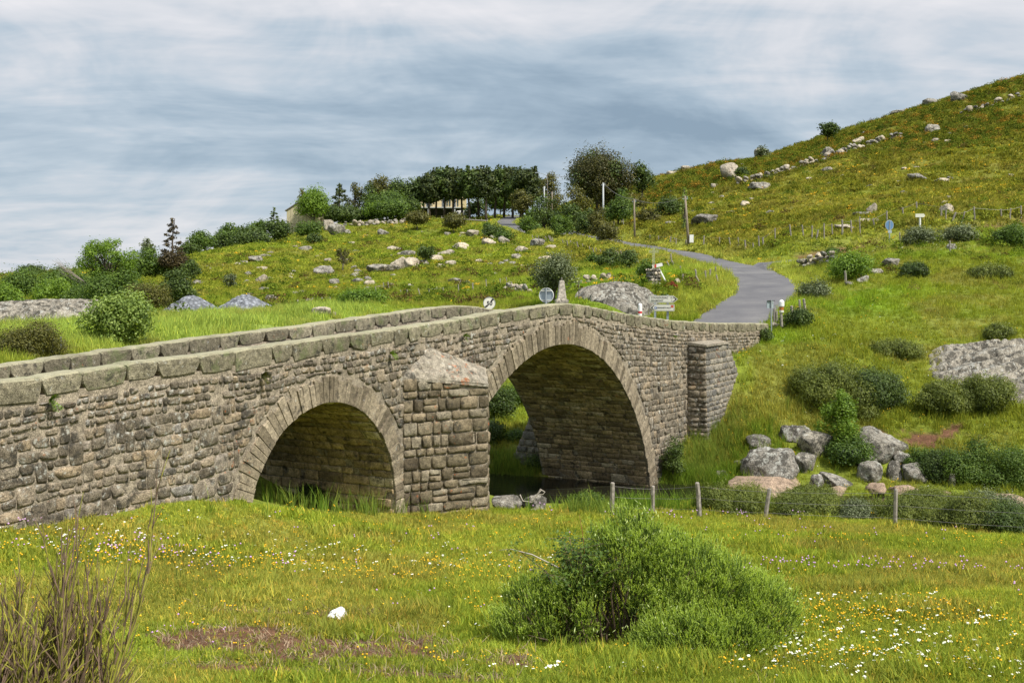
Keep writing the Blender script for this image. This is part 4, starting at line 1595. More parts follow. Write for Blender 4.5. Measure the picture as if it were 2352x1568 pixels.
while z < zt_b - 0.12:
    h = rnd.uniform(0.18, 0.30)
    h = min(h, zt_b - 0.04 - z)
    a_ = tb0
    tr_ = float(tr_at(z + h / 2))
    while a_ < tr_ - 0.06:
        wd = rnd.uniform(0.25, 0.65)
        if tr_ - a_ - wd < 0.2: wd = tr_ - a_
        p_ = inset_round([(a_ + .01, z + .01 + rnd.uniform(-.02, .02)), (a_ + wd - .01, z + .01 + rnd.uniform(-.02, .02)), (a_ + wd - .01, z + h - .01), (a_ + .01, z + h - .01)], 0.008, rnd, 0.16)
        if p_:
            V, Fs = stone_geo(p_, rnd.uniform(0.012, 0.035), rnd); geos_f.append((V, Fs, (a_, z), wd * h))
        a_ += wd
    a_ = 0.02
    while a_ < PRJ + 0.02:
        wd = rnd.uniform(0.3, 0.5)
        if PRJ - a_ - wd < 0.18: wd = PRJ + 0.02 - a_
        p_ = inset_round([(a_ + .01, z + .01), (a_ + wd - .01, z + .01), (a_ + wd - .01, z + h - .01), (a_ + .01, z + h - .01)], 0.006, rnd, 0.14)
        if p_:
            V, Fs = stone_geo(p_, rnd.uniform(0.03, 0.05), rnd); geos_s.append((V, Fs, (a_, z), wd * h))
        a_ += wd
    z += h
bat = lambda b_: 0.16 * (zt_b - b_) / 5
emit_stones(geos_f, BT, lambda a_, b_, h: (a_, -PRJ - bat(b_) - h, b_), M['buttress_stone'], "stone", "rubble_masonry", 300, lambda g: g[3])
emit_stones(geos_s, BT, lambda a_, b_, h: (tb0 - h, -a_ * (PRJ + bat(b_)) / PRJ, b_), M['stone'], "stone", "rubble_masonry", 300, lambda g: g[3])
mb = MB()
mb.add([(tb0 - 0.06, 0.0, zt_b + 0.10), (tb0 - 0.06, -PRJ - 0.08, zt_b + 0.0), (6.5, -PRJ - 0.08, zt_b - 0.04), (7.4, 0.0, zt_b + 0.04),
        (tb0 - 0.06, 0.0, zt_b - 0.02), (tb0 - 0.06, -PRJ - 0.08, zt_b - 0.08), (6.5, -PRJ - 0.08, zt_b - 0.10), (7.4, 0.0, zt_b - 0.06)],
       [(0, 1, 2, 3), (0, 4, 5, 1), (1, 5, 6, 2), (2, 6, 7, 3)])
obj("buttress_cap", mb.mesh("buttress_cap", [M['cap']]), BT)

# ---- sloping buttress on the far side, seen through the large arch
FB = obj("raked_buttress", None, BR)
FB.empty_display_size = 0.1
mb = MB()
zs = np.linspace(-8.2, -4.6, 8)
sl = lambda z: BW + 0.35 + 1.35 * (-4.6 - z) / 3.0
V = []
for z in zs:
    V += [(0.12, BW - 0.02, z), (0.12, sl(z), z), (2.2, sl(z), z), (2.2, BW - 0.02, z)]
Fs = []
for i in range(len(zs) - 1):
    for j in range(3):
        Fs.append((4 * i + j, 4 * i + 4 + j, 4 * i + 5 + j, 4 * i + j + 1))
Fs.append((28, 29, 30, 31))
mb.add(V, Fs)
obj("buttress_core", mb.mesh("buttress_core", [M['mortar']]), FB)
geos = []
z = -8.0
while z < -4.7:
    h = rnd.uniform(0.22, 0.34); a_ = BW + 0.01
    en = float(sl(z + h / 2))
    while a_ < en - 0.05:
        wd = rnd.uniform(0.3, 0.6)
        if en - a_ - wd < 0.2: wd = en - a_
        p_ = inset_round([(a_ + .01, z + .01), (a_ + wd - .01, z + .01), (a_ + wd - .01, z + h - .01), (a_ + .01, z + h - .01)], 0.008, rnd, 0.15)
        if p_:
            V, Fs = stone_geo(p_, 0.04, rnd); geos.append((V, Fs, (a_, z), wd * h))
        a_ += wd
    z += h
emit_stones(geos, FB, lambda a_, b_, h: (0.12 - h, a_, b_), M['buttress_stone'], "stone", "rubble_masonry", 300, lambda g: g[3])
# ------------------------------------------------------------------ scattered ground cover
def blades(n, rad, h, wd, seed, lean=0.35, mat=None, hvar=0.5, curl=0.25):
    r = np.random.RandomState(seed)
    V = []; T = []; Q = []
    for i in range(n):
        a = r.rand() * 2 * pi; q_ = rad * sqrt(r.rand())
        bx, by = q_ * cos(a), q_ * sin(a)
        hh = h * (1 - hvar + 2 * hvar * r.rand() * 0.8)
        la = r.rand() * 2 * pi; l = hh * lean * r.rand()
        dx_, dy_ = cos(la) * l, sin(la) * l
        fa = r.rand() * pi
        sx, sy = cos(fa) * wd / 2, sin(fa) * wd / 2
        k = len(V)
        V += [(bx - sx, by - sy, -0.03), (bx + sx, by + sy, -0.03), (bx + dx_ * .4 - sx * .8, by + dy_ * .4 - sy * .8, hh * .55), (bx + dx_ * .4 + sx * .8, by + dy_ * .4 + sy * .8, hh * .55),
              (bx + dx_ * (1 + curl), by + dy_ * (1 + curl), hh)]
        Q.append((k, k + 1, k + 3, k + 2)); T.append((k + 2, k + 3, k + 4))
    return mesh_np("grass_tuft", V, quads=Q, tris=T, mats=[mat or M['grass_blade']])


def leafclump(n, rad, h, sz, seed, mat=None):
    r = np.random.RandomState(seed)
    V = []; Q = []
    for i in range(n):
        d = r.normal(size=3); d /= np.linalg.norm(d); d[2] = abs(d[2])
        c = d * np.array([rad, rad, h]) * (0.55 + 0.45 * r.rand())
        a = r.normal(size=3); a /= np.linalg.norm(a); b_ = np.cross(a, d + 0.01); b_ /= np.linalg.norm(b_)
        s_ = sz * (0.6 + 0.8 * r.rand())
        k = len(V)
        V += [c - a * s_ * .5, c - b_ * s_ * .3, c + a * s_ * .5, c + b_ * s_ * .3]
        Q.append((k, k + 1, k + 2, k + 3))
    return mesh_np("leaf_clump", V, quads=Q, mats=[mat or M['grass_blade']])


def flower(n, rad, h, r_head, mat, seed, flat=True):
    r = np.random.RandomState(seed)
    mb = MB()
    for i in range(n):
        a = r.rand() * 2 * pi; q_ = rad * sqrt(r.rand())
        x, y, z = q_ * cos(a), q_ * sin(a), h * (0.6 + 0.5 * r.rand())
        tilt = r.normal(size=2) * 0.25
        k = 6
        ring = [(x + r_head * cos(j * pi / 3), y + r_head * sin(j * pi / 3), z + r_head * (tilt[0] * cos(j * pi / 3) + tilt[1] * sin(j * pi / 3)) - r_head * .15) for j in range(k)]
        if flat:
            mb.add(ring + [(x, y, z + r_head * .15)], [(j, (j + 1) % k, k) for j in range(k)], 0)
        else:
            mb.add([(x + r_head, y, z), (x, y + r_head, z), (x - r_head, y, z), (x, y - r_head, z), (x, y, z + r_head), (x, y, z - r_head)],
                   [(0, 1, 4), (1, 2, 4), (2, 3, 4), (3, 0, 4), (1, 0, 5), (2, 1, 5), (3, 2, 5), (0, 3, 5)], 0)
        mb.add([(x - .003, y, 0), (x + .003, y, 0), (x + .002, y, z), (x - .002, y, z)], [(0, 1, 2, 3)], 1)
    return mb.mesh("flower_head", [mat, M['leaf_mid']])


def scatter(name, pts_, rotz, scl, protos, idx, tint, label=None, tilt=0.15, seed=0):
    n = len(pts_)
    me = bpy.data.meshes.new(name)
    me.vertices.add(n)
    me.vertices.foreach_set("co", np.asarray(pts_, np.float32).ravel())
    r = np.random.RandomState(seed + 3)
    rot = np.stack([r.normal(size=n) * tilt, r.normal(size=n) * tilt, rotz], -1)
    for nm, typ, data, key in (("rot", 'FLOAT_VECTOR', rot, "vector"), ("scl", 'FLOAT', scl, "value"), ("idx", 'INT', idx, "value"),
                               ("tint", 'FLOAT_COLOR', np.hstack([tint, np.ones((n, 1))]), "color")):
        a = me.attributes.new(nm, typ, 'POINT')
        a.data.foreach_set(key, np.asarray(data, np.int32 if typ == 'INT' else np.float32).ravel())
    o_ = obj(name, me)
    ng = bpy.data.node_groups.new(name, 'GeometryNodeTree')
    ng.interface.new_socket(name="Geometry", in_out='INPUT', socket_type='NodeSocketGeometry')
    ng.interface.new_socket(name="Geometry", in_out='OUTPUT', socket_type='NodeSocketGeometry')
    gi = ng.nodes.new('NodeGroupInput'); go = ng.nodes.new('NodeGroupOutput')
    iop = ng.nodes.new('GeometryNodeInstanceOnPoints')
    iop.inputs['Pick Instance'].default_value = True
    jn = ng.nodes.new('GeometryNodeJoinGeometry')
    for pm in protos:
        po = bpy.data.objects.new("proto_" + pm.name, pm)
        oi = ng.nodes.new('GeometryNodeObjectInfo')
        oi.inputs['Object'].default_value = po
        oi.inputs['As Instance'].default_value = True
        ng.links.new(oi.outputs['Geometry'], jn.inputs[0])
    ng.links.new(gi.outputs[0], iop.inputs['Points'])
    ng.links.new(jn.outputs[0], iop.inputs['Instance'])
    for nm, dt, sock in (("idx", 'INT', 'Instance Index'), ("rot", 'FLOAT_VECTOR', 'Rotation'), ("scl", 'FLOAT', 'Scale')):
        na_ = ng.nodes.new('GeometryNodeInputNamedAttribute')
        na_.data_type = dt
        na_.inputs['Name'].default_value = nm
        ng.links.new(na_.outputs['Attribute'], iop.inputs[sock])
    ng.links.new(iop.outputs[0], go.inputs[0])
    md = o_.modifiers.new("scatter", 'NODES')
    md.node_group = ng
    return tag(o_, label, None, kind='stuff')


def polar_points(n, r0, r1, a0, a1, rng_, power=1.0):
    """random places between two radii and two bearings, denser when nearer"""
    u = rng_.rand(n)
    if power == 1.0:
        r_ = r0 * (r1 / r0) ** u
    else:
        e = 2 - 2 * power + 1e-6
        r_ = (r0 ** e + u * (r1 ** e - r0 ** e)) ** (1 / e)
    a = np.radians(a0 + (a1 - a0) * rng_.rand(n))
    return r_ * np.sin(a), r_ * np.cos(a), r_


def free_ground(x, y, road_m=2.05):
    rd = polydist(x, y, road_line)
    bd = polydist(x, y, branch_line)
    rv, rh = polydist(x, y, river_pts, river_hw)
    t_, s_ = to_bridge(x, y)
    on_b = (t_ > T0 - 1) & (t_ < T1 + 0.2) & (s_ > -0.05) & (s_ < BW + 0.05)
    # under the arches ground may be grassy on the small side
    cw = (t_ > -16.4) & (t_ < -12.3) & (s_ > -1.25) & (s_ <= 0) & (-s_ < 1.25 * (1 - np.abs(t_ + 14.3) / 2.1) + 0.08)
    bt = (t_ > 3.5) & (t_ < 8.2) & (s_ > -1.0) & (s_ <= 0)
    ok = (rd > road_m) & (bd > road_m - 0.1) & (rv > rh + 0.35) & ~on_b & ~cw & ~bt
    for (cx_, cy_, rx, ry, rot) in NOGRASS:
        dx_, dy_ = x - cx_, y - cy_
        ex = (dx_ * cos(rot) + dy_ * sin(rot)) / rx; ey = (-dx_ * sin(rot) + dy_ * cos(rot)) / ry
        ok &= (ex * ex + ey * ey) > 1
    return ok


NOGRASS = []
for px, D_, rx, ry, rot in [(60, 58, 5.6, 5.0, 0.0), (1415, 64.5, 2.35, 5.0, -0.05), (2375, 50.6, 3.1, 4.8, 0.3), (440, 64, 2.3, 2.0, 0), (566, 66, 2.6, 2.2, 0)]:
    NOGRASS.append(((px - 1176) / F * D_, D_, rx, ry, rot))
ROCKY = [(9.8, 41.0, 3.0, 1.9, 0.0), (14.0, 41.6, 2.0, 2.0, 0.0)]

rng = np.random.RandomState(77)
# --- turf: near meadow
tuft_p = [blades(15, 0.075, 0.05, 0.0085, 1, 1.0), blades(12, 0.08, 0.085, 0.008, 2, 0.7), blades(14, 0.07, 0.036, 0.010, 3, 1.4), leafclump(16, 0.07, 0.028, 0.034, 4)]
x, y, r_ = polar_points(160000, 8.2, 41, -27, 27, rng, 0.72)
ok = free_ground(x, y)
dmk = dirt_mask(x, y)
ok &= rng.rand(len(x)) > dmk * 0.93
x, y, r_ = x[ok], y[ok], r_[ok]
z = fast_height(x, y)
tn = grass_tint(x, y) * (0.8 + 0.45 * rng.rand(len(x)))[:, None]
dry = rng.rand(len(x)) < 0.10
tn[dry] = tn[dry] * np.array([1.5, 1.1, 1.3])
tn = tn * (1 - 0.35 * tus[:, None] * np.array([1.2, 0.7, 1.0])) if False else tn
# rough tussocks: taller, darker clumps where the noise is high
tus = sstep(0.56, 0.68, fbm(x / 0.9 + 11, y / 0.9 + 2, 3))
sc_ = (0.65 + 0.6 * rng.rand(len(x))) * (1 + 0.9 * tus) * (r_ / 14) ** 0.15
scatter("meadow_grass", np.stack([x, y, z], -1), rng.rand(len(x)) * 6.28, sc_, tuft_p, rng.randint(0, 4, len(x)), tn, "short meadow grass in front of the bridge", seed=1)

# --- grass of the slopes at middle distance (beyond the bridge and across the river)
mid_p = [blades(18, 0.22, 0.30, 0.022, 11, 0.7), blades(16, 0.24, 0.20, 0.028, 12, 1.0), leafclump(22, 0.22, 0.12, 0.09, 13), blades(14, 0.2, 0.42, 0.02, 14, 0.5)]
x, y, r_ = polar_points(120000, 30, 130, -28, 27, rng, 0.85)
t_, s_ = to_bridge(x, y)
ok = free_ground(x, y, 1.88) & ((s_ > BW) | (y > 41.5) | (r_ > 34)) & ~((s_ < 0) & (x < 8.5) & (y < 39.5))
x, y, r_ = x[ok], y[ok], r_[ok]
z = fast_height(x, y)
ok = rng.rand(len(x)) > dirt_mask(x, y) * 0.95
x, y, r_, z = x[ok], y[ok], r_[ok], z[ok]
tn = grass_tint(x, y) * (0.75 + 0.5 * rng.rand(len(x)))[:, None]
tall = ((1 - sstep(-9, -5, x)) * (y < 66) + (1 - sstep(2.6, 6.0, polydist(x, y, road_line))) * (y > 60)).clip(0, 1)
tall = np.maximum(tall, 0.6 * ((y > 38) & (y < 47) & (x > 4)))
tus = sstep(0.56, 0.7, fbm(x / 2.2 + 1, y / 2.2 + 2, 3))
sc_ = (0.42 + 0.4 * rng.rand(len(x))) * (1 + 0.35 * tall + 0.45 * tus) * (r_ / 60) ** 0.3
for (cx_, cy_, rx, ry, rot) in ROCKY:
    sc_ = sc_ * np.where(((x - cx_) / rx) ** 2 + ((y - cy_) / ry) ** 2 < 1, 0.6, 1.0)
scatter("slope_grass", np.stack([x, y, z], -1), rng.rand(len(x)) * 6.28, sc_, mid_p, rng.randint(0, 4, len(x)), tn, "rough grass on the slopes behind the bridge", seed=2)

# --- far hillsides
far_p = [blades(16, 0.7, 0.55, 0.10, 21, 1.0), leafclump(26, 0.75, 0.35, 0.34, 22), blades(14, 0.6, 0.35, 0.12, 23, 1.3)]
x, y, r_ = polar_points(80000, 110, 320, -28, 27, rng, 0.8)
ok = free_ground(x, y, 1.95)
x, y, r_ = x[ok], y[ok], r_[ok]
z = fast_height(x, y)
ok = rng.rand(len(x)) > dirt_mask(x, y)
x, y, r_, z = x[ok], y[ok], r_[ok], z[ok]
tn = grass_tint(x, y) * (0.75 + 0.5 * rng.rand(len(x)))[:, None]
heath = sstep(0.50, 0.60, fbm(x / 4 + 5, y / 4 + 9, 4)) * (x / y > 0.05)
tn = tn * (1 - 0.3 * heath[:, None])
sc_ = (0.5 + 0.5 * rng.rand(len(x))) * (1 + 0.5 * heath) * (r_ / 200) ** 0.4
scatter("hill_grass", np.stack([x, y, z], -1), rng.rand(len(x)) * 6.28, sc_, far_p, rng.randint(0, 3, len(x)), tn, "tufty turf of the far hillsides", seed=3)

# --- yellow gorse flowers in drifts over the hills
yel_p = [leafclump(14, 0.35, 0.2, 0.16, 31, M['flower_yellow']), leafclump(9, 0.25, 0.15, 0.14, 32, M['flower_yellow'])]
x, y, r_ = polar_points(42000, 62, 300, -27, 27, rng, 0.8)
nn_ = fbm(x / 4.0 + 3, y / 9.0 + 50, 4)
dens = sstep(0.56, 0.68, nn_) * np.where(x / y > 0.06, 0.36, 0.15) * np.where((x / y > 0.1) & (y > 115) & (y < 190), 1.25, 1.0)
ok = free_ground(x, y, 3.5) & (rng.rand(len(x)) < dens) & ~((x > 12) & (y < 96))
x, y, r_ = x[ok], y[ok], r_[ok]
sc_ = (0.5 + 0.7 * rng.rand(len(x))) * (r_ / 160) ** 0.5 * 0.85
scatter("yellow_blossom", np.stack([x, y, fast_height(x, y) + 0.28 * sc_], -1), rng.rand(len(x)) * 6.28, sc_, yel_p, rng.randint(0, 2, len(x)), np.ones((len(x), 3)), "yellow flowers in drifts over the hillsides", seed=4)

# --- low cushions of heath and broom too many to count
cush_p = [leafclump(90, 0.55, 0.42, 0.13, 41), leafclump(70, 0.45, 0.55, 0.12, 42)]
x, y, r_ = polar_points(13000, 62, 300, -27, 27, rng, 0.8)
nn_ = fbm(x / 7.0 + 31, y / 7.0 + 12, 3)
right = x / y > 0.06
dens = np.where(right, 0.5 + 0.5 * (y > 185), 0.6) * sstep(0.38, 0.56, nn_)
ok = free_ground(x, y, 4.5) & (rng.rand(len(x)) < dens) & ~((x > 12) & (y < 70))
x, y, r_ = x[ok], y[ok], r_[ok]
sc_ = (0.6 + 1.5 * rng.rand(len(x)) ** 2) * (r_ / 150) ** 0.35
k = rng.rand(len(x))[:, None]
tn = np.array([0.055, 0.095, 0.013]) * (1 - k) + np.array([0.15, 0.21, 0.028]) * k
brn = rng.rand(len(x)) < 0.2
tn[brn] = np.array([0.10, 0.078, 0.03])
scatter("heath_cushions", np.stack([x, y, fast_height(x, y)], -1), rng.rand(len(x)) * 6.28, sc_, cush_p, rng.randint(0, 2, len(x)), tn, "low cushions of heath and broom over the hills", seed=5)

# scrubby tufts on the bank right of the bridge
xb = rng.uniform(6, 46, 1500); yb = rng.uniform(43, 97, 1500)
ok = free_ground(xb, yb, 3.5) & (rng.rand(1500) < sstep(0.42, 0.58, fbm(xb / 3.5 + 8, yb / 3.5 + 2, 3)) * 0.8) & (xb / yb < 0.47) & (xb > 5 + 0.13 * yb)
x, y = xb[ok], yb[ok]
sc_ = 0.35 + 0.75 * rng.rand(len(x)) ** 2
k = rng.rand(len(x))[:, None]
tn = np.array([0.075, 0.115, 0.02]) * (1 - k) + np.array([0.19, 0.22, 0.035]) * k
brn = rng.rand(len(x)) < 0.25
tn[brn] = np.array([0.20, 0.15, 0.06])
bank_p = [leafclump(150, 0.55, 0.42, 0.075, 43), leafclump(120, 0.45, 0.55, 0.07, 44)]
scatter("bank_scrub", np.stack([x, y, fast_height(x, y)], -1), rng.rand(len(x)) * 6.28, sc_, bank_p, rng.randint(0, 2, len(x)), tn, "scrubby tufts over the bank right of the bridge", seed=16)

# the rough upper band of the big hill: thick heath, gorse and young broom
x, y, r_ = polar_points(9000, 175, 262, 4, 27, rng, 0.5)
nn_ = fbm(x / 9.0 + 3, y / 9.0 + 22, 3)
ok = (rng.rand(len(x)) < sstep(0.38, 0.55, nn_)) & (y > 205 - 0.25 * (x - 20).clip(0, 60)) 
x, y, r_ = x[ok], y[ok], r_[ok]
sc_ = (0.8 + 1.8 * rng.rand(len(x)) ** 2)
k = rng.rand(len(x))[:, None]
tn = np.array([0.045, 0.08, 0.012]) * (1 - k) + np.array([0.16, 0.19, 0.028]) * k
brn = rng.rand(len(x)) < 0.22
tn[brn] = np.array([0.26, 0.17, 0.03])
scatter("upland_heath", np.stack([x, y, fast_height(x, y)], -1), rng.rand(len(x)) * 6.28, sc_, cush_p, rng.randint(0, 2, len(x)), tn, "thick heath and gorse on the upper part of the big hill", seed=15)

# --- meadow flowers
def flowers(name, protos, spots, label, seed):
    r = np.random.RandomState(seed)
    P_ = []
    for (px, py, n, sx, sy) in spots:
        c = place(px, py)
        q_ = np.stack([c[0] + r.normal(size=n) * sx, c[1] + r.normal(size=n) * sy], -1)
        P_.append(q_)
    P_ = np.vstack(P_)
    ok = free_ground(P_[:, 0], P_[:, 1]) & (P_[:, 1] > 6)
    t_, s_ = to_bridge(P_[:, 0], P_[:, 1])
    P_ = P_[ok]
    z = fast_height(P_[:, 0], P_[:, 1])
    d = np.hypot(P_[:, 0], P_[:, 1])
    sc_ = (0.75 + 0.5 * r.rand(len(P_))) * np.clip(d / 14, 0.9, 3) ** 0.5
    scatter(name, np.column_stack([P_, z]), r.rand(len(P_)) * 6.28, sc_, protos, r.randint(0, len(protos), len(P_)), np.ones((len(P_), 3)), label, tilt=0.1, seed=seed)


wf = [flower(1, 0.02, 0.14, 0.016, M['flower_white'], 1), flower(3, 0.07, 0.13, 0.012, M['flower_white'], 2)]
yf = [flower(1, 0.02, 0.13, 0.013, M['flower_yellow'], 3, False), flower(3, 0.07, 0.13, 0.012, M['flower_yellow'], 4, False)]
pf = [flower(1, 0.02, 0.19, 0.015, M['flower_pink'], 5, False), flower(2, 0.07, 0.17, 0.013, M['flower_pink'], 6, False)]
flowers("white_flowers", wf, [(1950, 1420, 75, 1.3, 0.9), (2200, 1450, 85, 1.4, 1.0), (2000, 1510, 75, 1.0, 0.6), (1750, 1500, 45, 0.7, 0.3), (1620, 1490, 14, 0.5, 0.2), (2300, 1530, 45, 0.7, 0.4), (150, 1255, 60, 1.2, 0.8), (420, 1270, 50, 1.6, 0.8),
        (800, 1290, 55, 2.0, 0.7), (1180, 1300, 40, 1.3, 0.7), (700, 1240, 20, 3, 1.5), (1900, 1540, 20, 1, 0.3), (1100, 1400, 8, 1, 1), (2150, 860, 30, 4, 4), (1300, 1550, 10, 0.6, 0.1), (1850, 800, 60, 6, 6), (2150, 560, 160, 5, 2.5)], "white umbel flowers scattered through the meadow", 51)
flowers("yellow_flowers", yf, [(1900, 1410, 110, 1.0, 0.5), (2010, 1440, 90, 0.8, 0.4), (200, 1280, 100, 1.5, 0.7), (560, 1300, 70, 1.9, 0.5), (900, 1330, 75, 1.6, 0.5), (1130, 1310, 60, 1.0, 0.5), (1200, 1400, 30, .8, .6),
        (1850, 1530, 40, 0.8, 0.3), (2250, 1500, 60, 0.9, 0.6), (250, 1420, 50, 1.5, 1.2), (760, 1190, 50, 2.8, 1.2), (2050, 1250, 30, 3, 1), (1100, 1250, 90, 6, 4), (1300, 1540, 15, 1.2, 0.3), (1700, 1250, 30, 3, 2), (1800, 900, 160, 4, 4), (1950, 720, 140, 6, 8)], "yellow buttercups scattered through the meadow", 52)
flowers("pink_flowers", pf, [(1900, 1315, 60, 1.3, 0.5), (2150, 1320, 25, 0.7, 0.4), (150, 1265, 70, 1.5, 0.8), (450, 1290, 30, 1, 0.6), (1560, 1195, 30, 2, 0.8), (1800, 1230, 20, 2, 0.8), (430, 1470, 7, 0.6, 0.3), (1100, 1260, 20, 2, 1.5), (2330, 1375, 4, .2, .2), (600, 1380, 8, 2, 1)],
        "pink scabious flowers scattered through the meadow", 53)
# straw on the bare patches
x, y, r_ = polar_points(26000, 8.5, 16, -22, 16, rng, 0.6)
ok = rng.rand(len(x)) < dirt_mask(x, y) * 0.33 + 0.012
x, y, r_ = x[ok], y[ok], r_[ok]
scatter("dead_stalks", np.stack([x, y, fast_height(x, y) + 0.005], -1), rng.rand(len(x)) * 6.28, 0.6 + 0.9 * rng.rand(len(x)), [blades(4, 0.06, 0.05, 0.006, 61, 3.0, M['straw']), blades(3, 0.05, 0.03, 0.006, 62, 6.0, M['broom_brown'])],
        rng.randint(0, 2, len(x)), np.ones((len(x), 3)), "dead stalks lying on the bare earth", tilt=0.4, seed=6)
# tall stems on the near bank, the far bank and at the wall foot
stem_p = [blades(22, 0.10, 0.42, 0.012, 71, 0.45), blades(16, 0.10, 0.55, 0.010, 72, 0.5)]
L_ = []
for (px, py, n, sx, sy, dm_) in [(1470, 1172, 90, 0.5, 0.3, 6), (1350, 1182, 40, 0.6, 0.3, 6), (1720, 1172, 160, 1.6, 0.5, 6), (1200, 1090, 260, 0.7, 0.7, 41), (1140, 1098, 160, 0.5, 0.5, 41), (1585, 1100, 420, 1.1, 0.8, 41), (1620, 1075, 300, 1.2, 1.2, 41),
                              (720, 1172, 26, 1.0, 0.25, 6), (870, 1180, 16, 0.6, 0.25, 6), (400, 1156, 14, 1.5, 0.2, 6), (1700, 1020, 200, 1.2, 1.5, 41)]:
    c = place(px, py, dm_)
    L_.append(np.stack([c[0] + rng.normal(size=n) * sx, c[1] + rng.normal(size=n) * sy], -1))
L_ = np.vstack(L_)
rv, rh = polydist(L_[:, 0], L_[:, 1], river_pts, river_hw)
t_, s_ = to_bridge(L_[:, 0], L_[:, 1])
inb = (s_ > -0.05) & (s_ < BW + 0.05) & ((t_ < -21.7) | (t_ > -16.9)) & (t_ < T1)
cwk = (t_ > -16.4) & (t_ < -12.3) & (s_ > -1.25) & (s_ <= 0)
L_ = L_[(rv > rh + 0.15) & ~inb & ~cwk]
tn = grass_tint(L_[:, 0], L_[:, 1]) * np.array([0.62, 0.85, 0.8])
scatter("tall_bank_grass", np.column_stack([L_, fast_height(L_[:, 0], L_[:, 1])]), rng.rand(len(L_)) * 6.28, 0.6 + 0.7 * rng.rand(len(L_)), stem_p, rng.randint(0, 2, len(L_)), tn, "tall grass along the river banks and wall foot", seed=7)
# ------------------------------------------------------------------ trees and shrubs
def cards(C, Nrm, size, r, elong=1.0, align=None):
    """one four-cornered leaf per centre; Nrm gives the facing, align an optional growth direction"""
    n = len(C)
    nr_ = Nrm + r.normal(size=(n, 3)) * 0.45
    nr_ /= np.linalg.norm(nr_, axis=1)[:, None] + 1e-9
    a = r.normal(size=(n, 3)) if align is None else align + r.normal(size=(n, 3)) * 0.25
    b_ = np.cross(nr_, a); b_ /= np.linalg.norm(b_, axis=1)[:, None] + 1e-9
    a = np.cross(b_, nr_)
    s_ = (size * (0.6 + 0.8 * r.rand(n)))[:, None] if np.isscalar(size) else (size * (0.6 + 0.8 * r.rand(n)))[:, None]
    V = np.stack([C - a * s_ * .55 * elong, C - b_ * s_ * .36 + a * s_ * .05, C + a * s_ * .55 * elong, C + b_ * s_ * .36 + a * s_ * .05], 1)
    return V.reshape(-1, 3)


def cards_mesh(name, V, mat, extra=None):
    q_ = np.arange(len(V)).reshape(-1, 4)
    return mesh_np(name, V, quads=q_, mats=[mat])


def crown_points(kind, h, w, r, nblob, leaf):
    """blob centres and radii inside the crown's envelope"""
    bl = []
    if kind == 'broomy': kind = 'bush'
    if kind in ('round', 'shrub', 'bush'):
        z0, z1 = {'round': (0.22, 1.0), 'shrub': (0.08, 1.0), 'bush': (0.0, 1.0)}[kind]
        for i in range(nblob):
            d = r.normal(size=3); d /= np.linalg.norm(d)
            if kind == 'bush': d[2] = abs(d[2]) * 0.9 - 0.1
            k = r.rand() ** 0.4
            rad = w * 0.5 * (0.22 + 0.22 * r.rand())
            zc = h * (z0 + z1) / 2; rz = h * (z1 - z0) / 2 - rad * 0.75
            if kind == 'bush':
                zc = h * 0.28; rz = h * 0.72 - rad * 0.7
            c = np.array([d[0] * (w / 2 - rad * .8), d[1] * (w / 2 - rad * .8), d[2] * max(rz, 0.05)]) * k + np.array([0, 0, zc])
            bl.append((c, rad))
    elif kind == 'open':
        for i in range(nblob):
            d = r.normal(size=3); d /= np.linalg.norm(d)
            rad = w * 0.5 * (0.12 + 0.14 * r.rand())
            c = np.array([d[0] * w * .42, d[1] * w * .42, d[2] * h * .33]) * (0.55 + 0.45 * r.rand()) + np.array([0, 0, h * 0.62])
            bl.append((c, rad))
    elif kind == 'column':
        for i in range(nblob):
            k = (i + 0.5) / nblob
            env = w * 0.5 * (0.55 + 0.45 * sin(pi * min(1, k * 1.15))) * (1 if k < .8 else 1 - (k - .8) * 3.2)
            a = r.rand() * 2 * pi; rad = w * 0.5 * (0.30 + 0.15 * r.rand()) * (1 if k < .85 else .6)
            rr_ = max(env - rad * .7, 0) * r.rand() ** .5
            bl.append((np.array([cos(a) * rr_, sin(a) * rr_, h * (0.06 + 0.88 * k)]), rad))
    elif kind == 'pine':      # long bare trunk, ragged flat crown of upswept boughs
        for i in range(nblob):
            k = r.rand()
            env = w * 0.5 * (0.75 + 0.35 * sin(pi * (k ** .7)))
            a = r.rand() * 2 * pi; rad = w * (0.12 + 0.09 * r.rand())
            rr_ = (env - rad) * r.rand() ** .45
            bl.append((np.array([cos(a) * rr_, sin(a) * rr_, h * (0.44 + 0.46 * k) + 0.10 * rr_]), rad))
        for i in range(3):
            a = r.rand() * 2 * pi; q_ = w * 0.28 * r.rand()
            for kk in range(3):
                bl.append((np.array([cos(a) * q_, sin(a) * q_, h * (0.90 + 0.05 * kk)]), w * (0.07 - 0.018 * kk)))
    elif kind == 'spruce':
        for i in range(nblob):
            k = (i + 0.5) / nblob
            env = w * 0.5 * (1 - k) ** 0.75 + 0.1
            a = i * 2.4 + r.rand(); rad = max(0.12 * w, env * 0.42)
            rr_ = max(env - rad * .6, 0)
            bl.append((np.array([cos(a) * rr_, sin(a) * rr_, h * (0.10 + 0.88 * k)]), rad * (0.8 if k < .9 else .5)))
    return bl


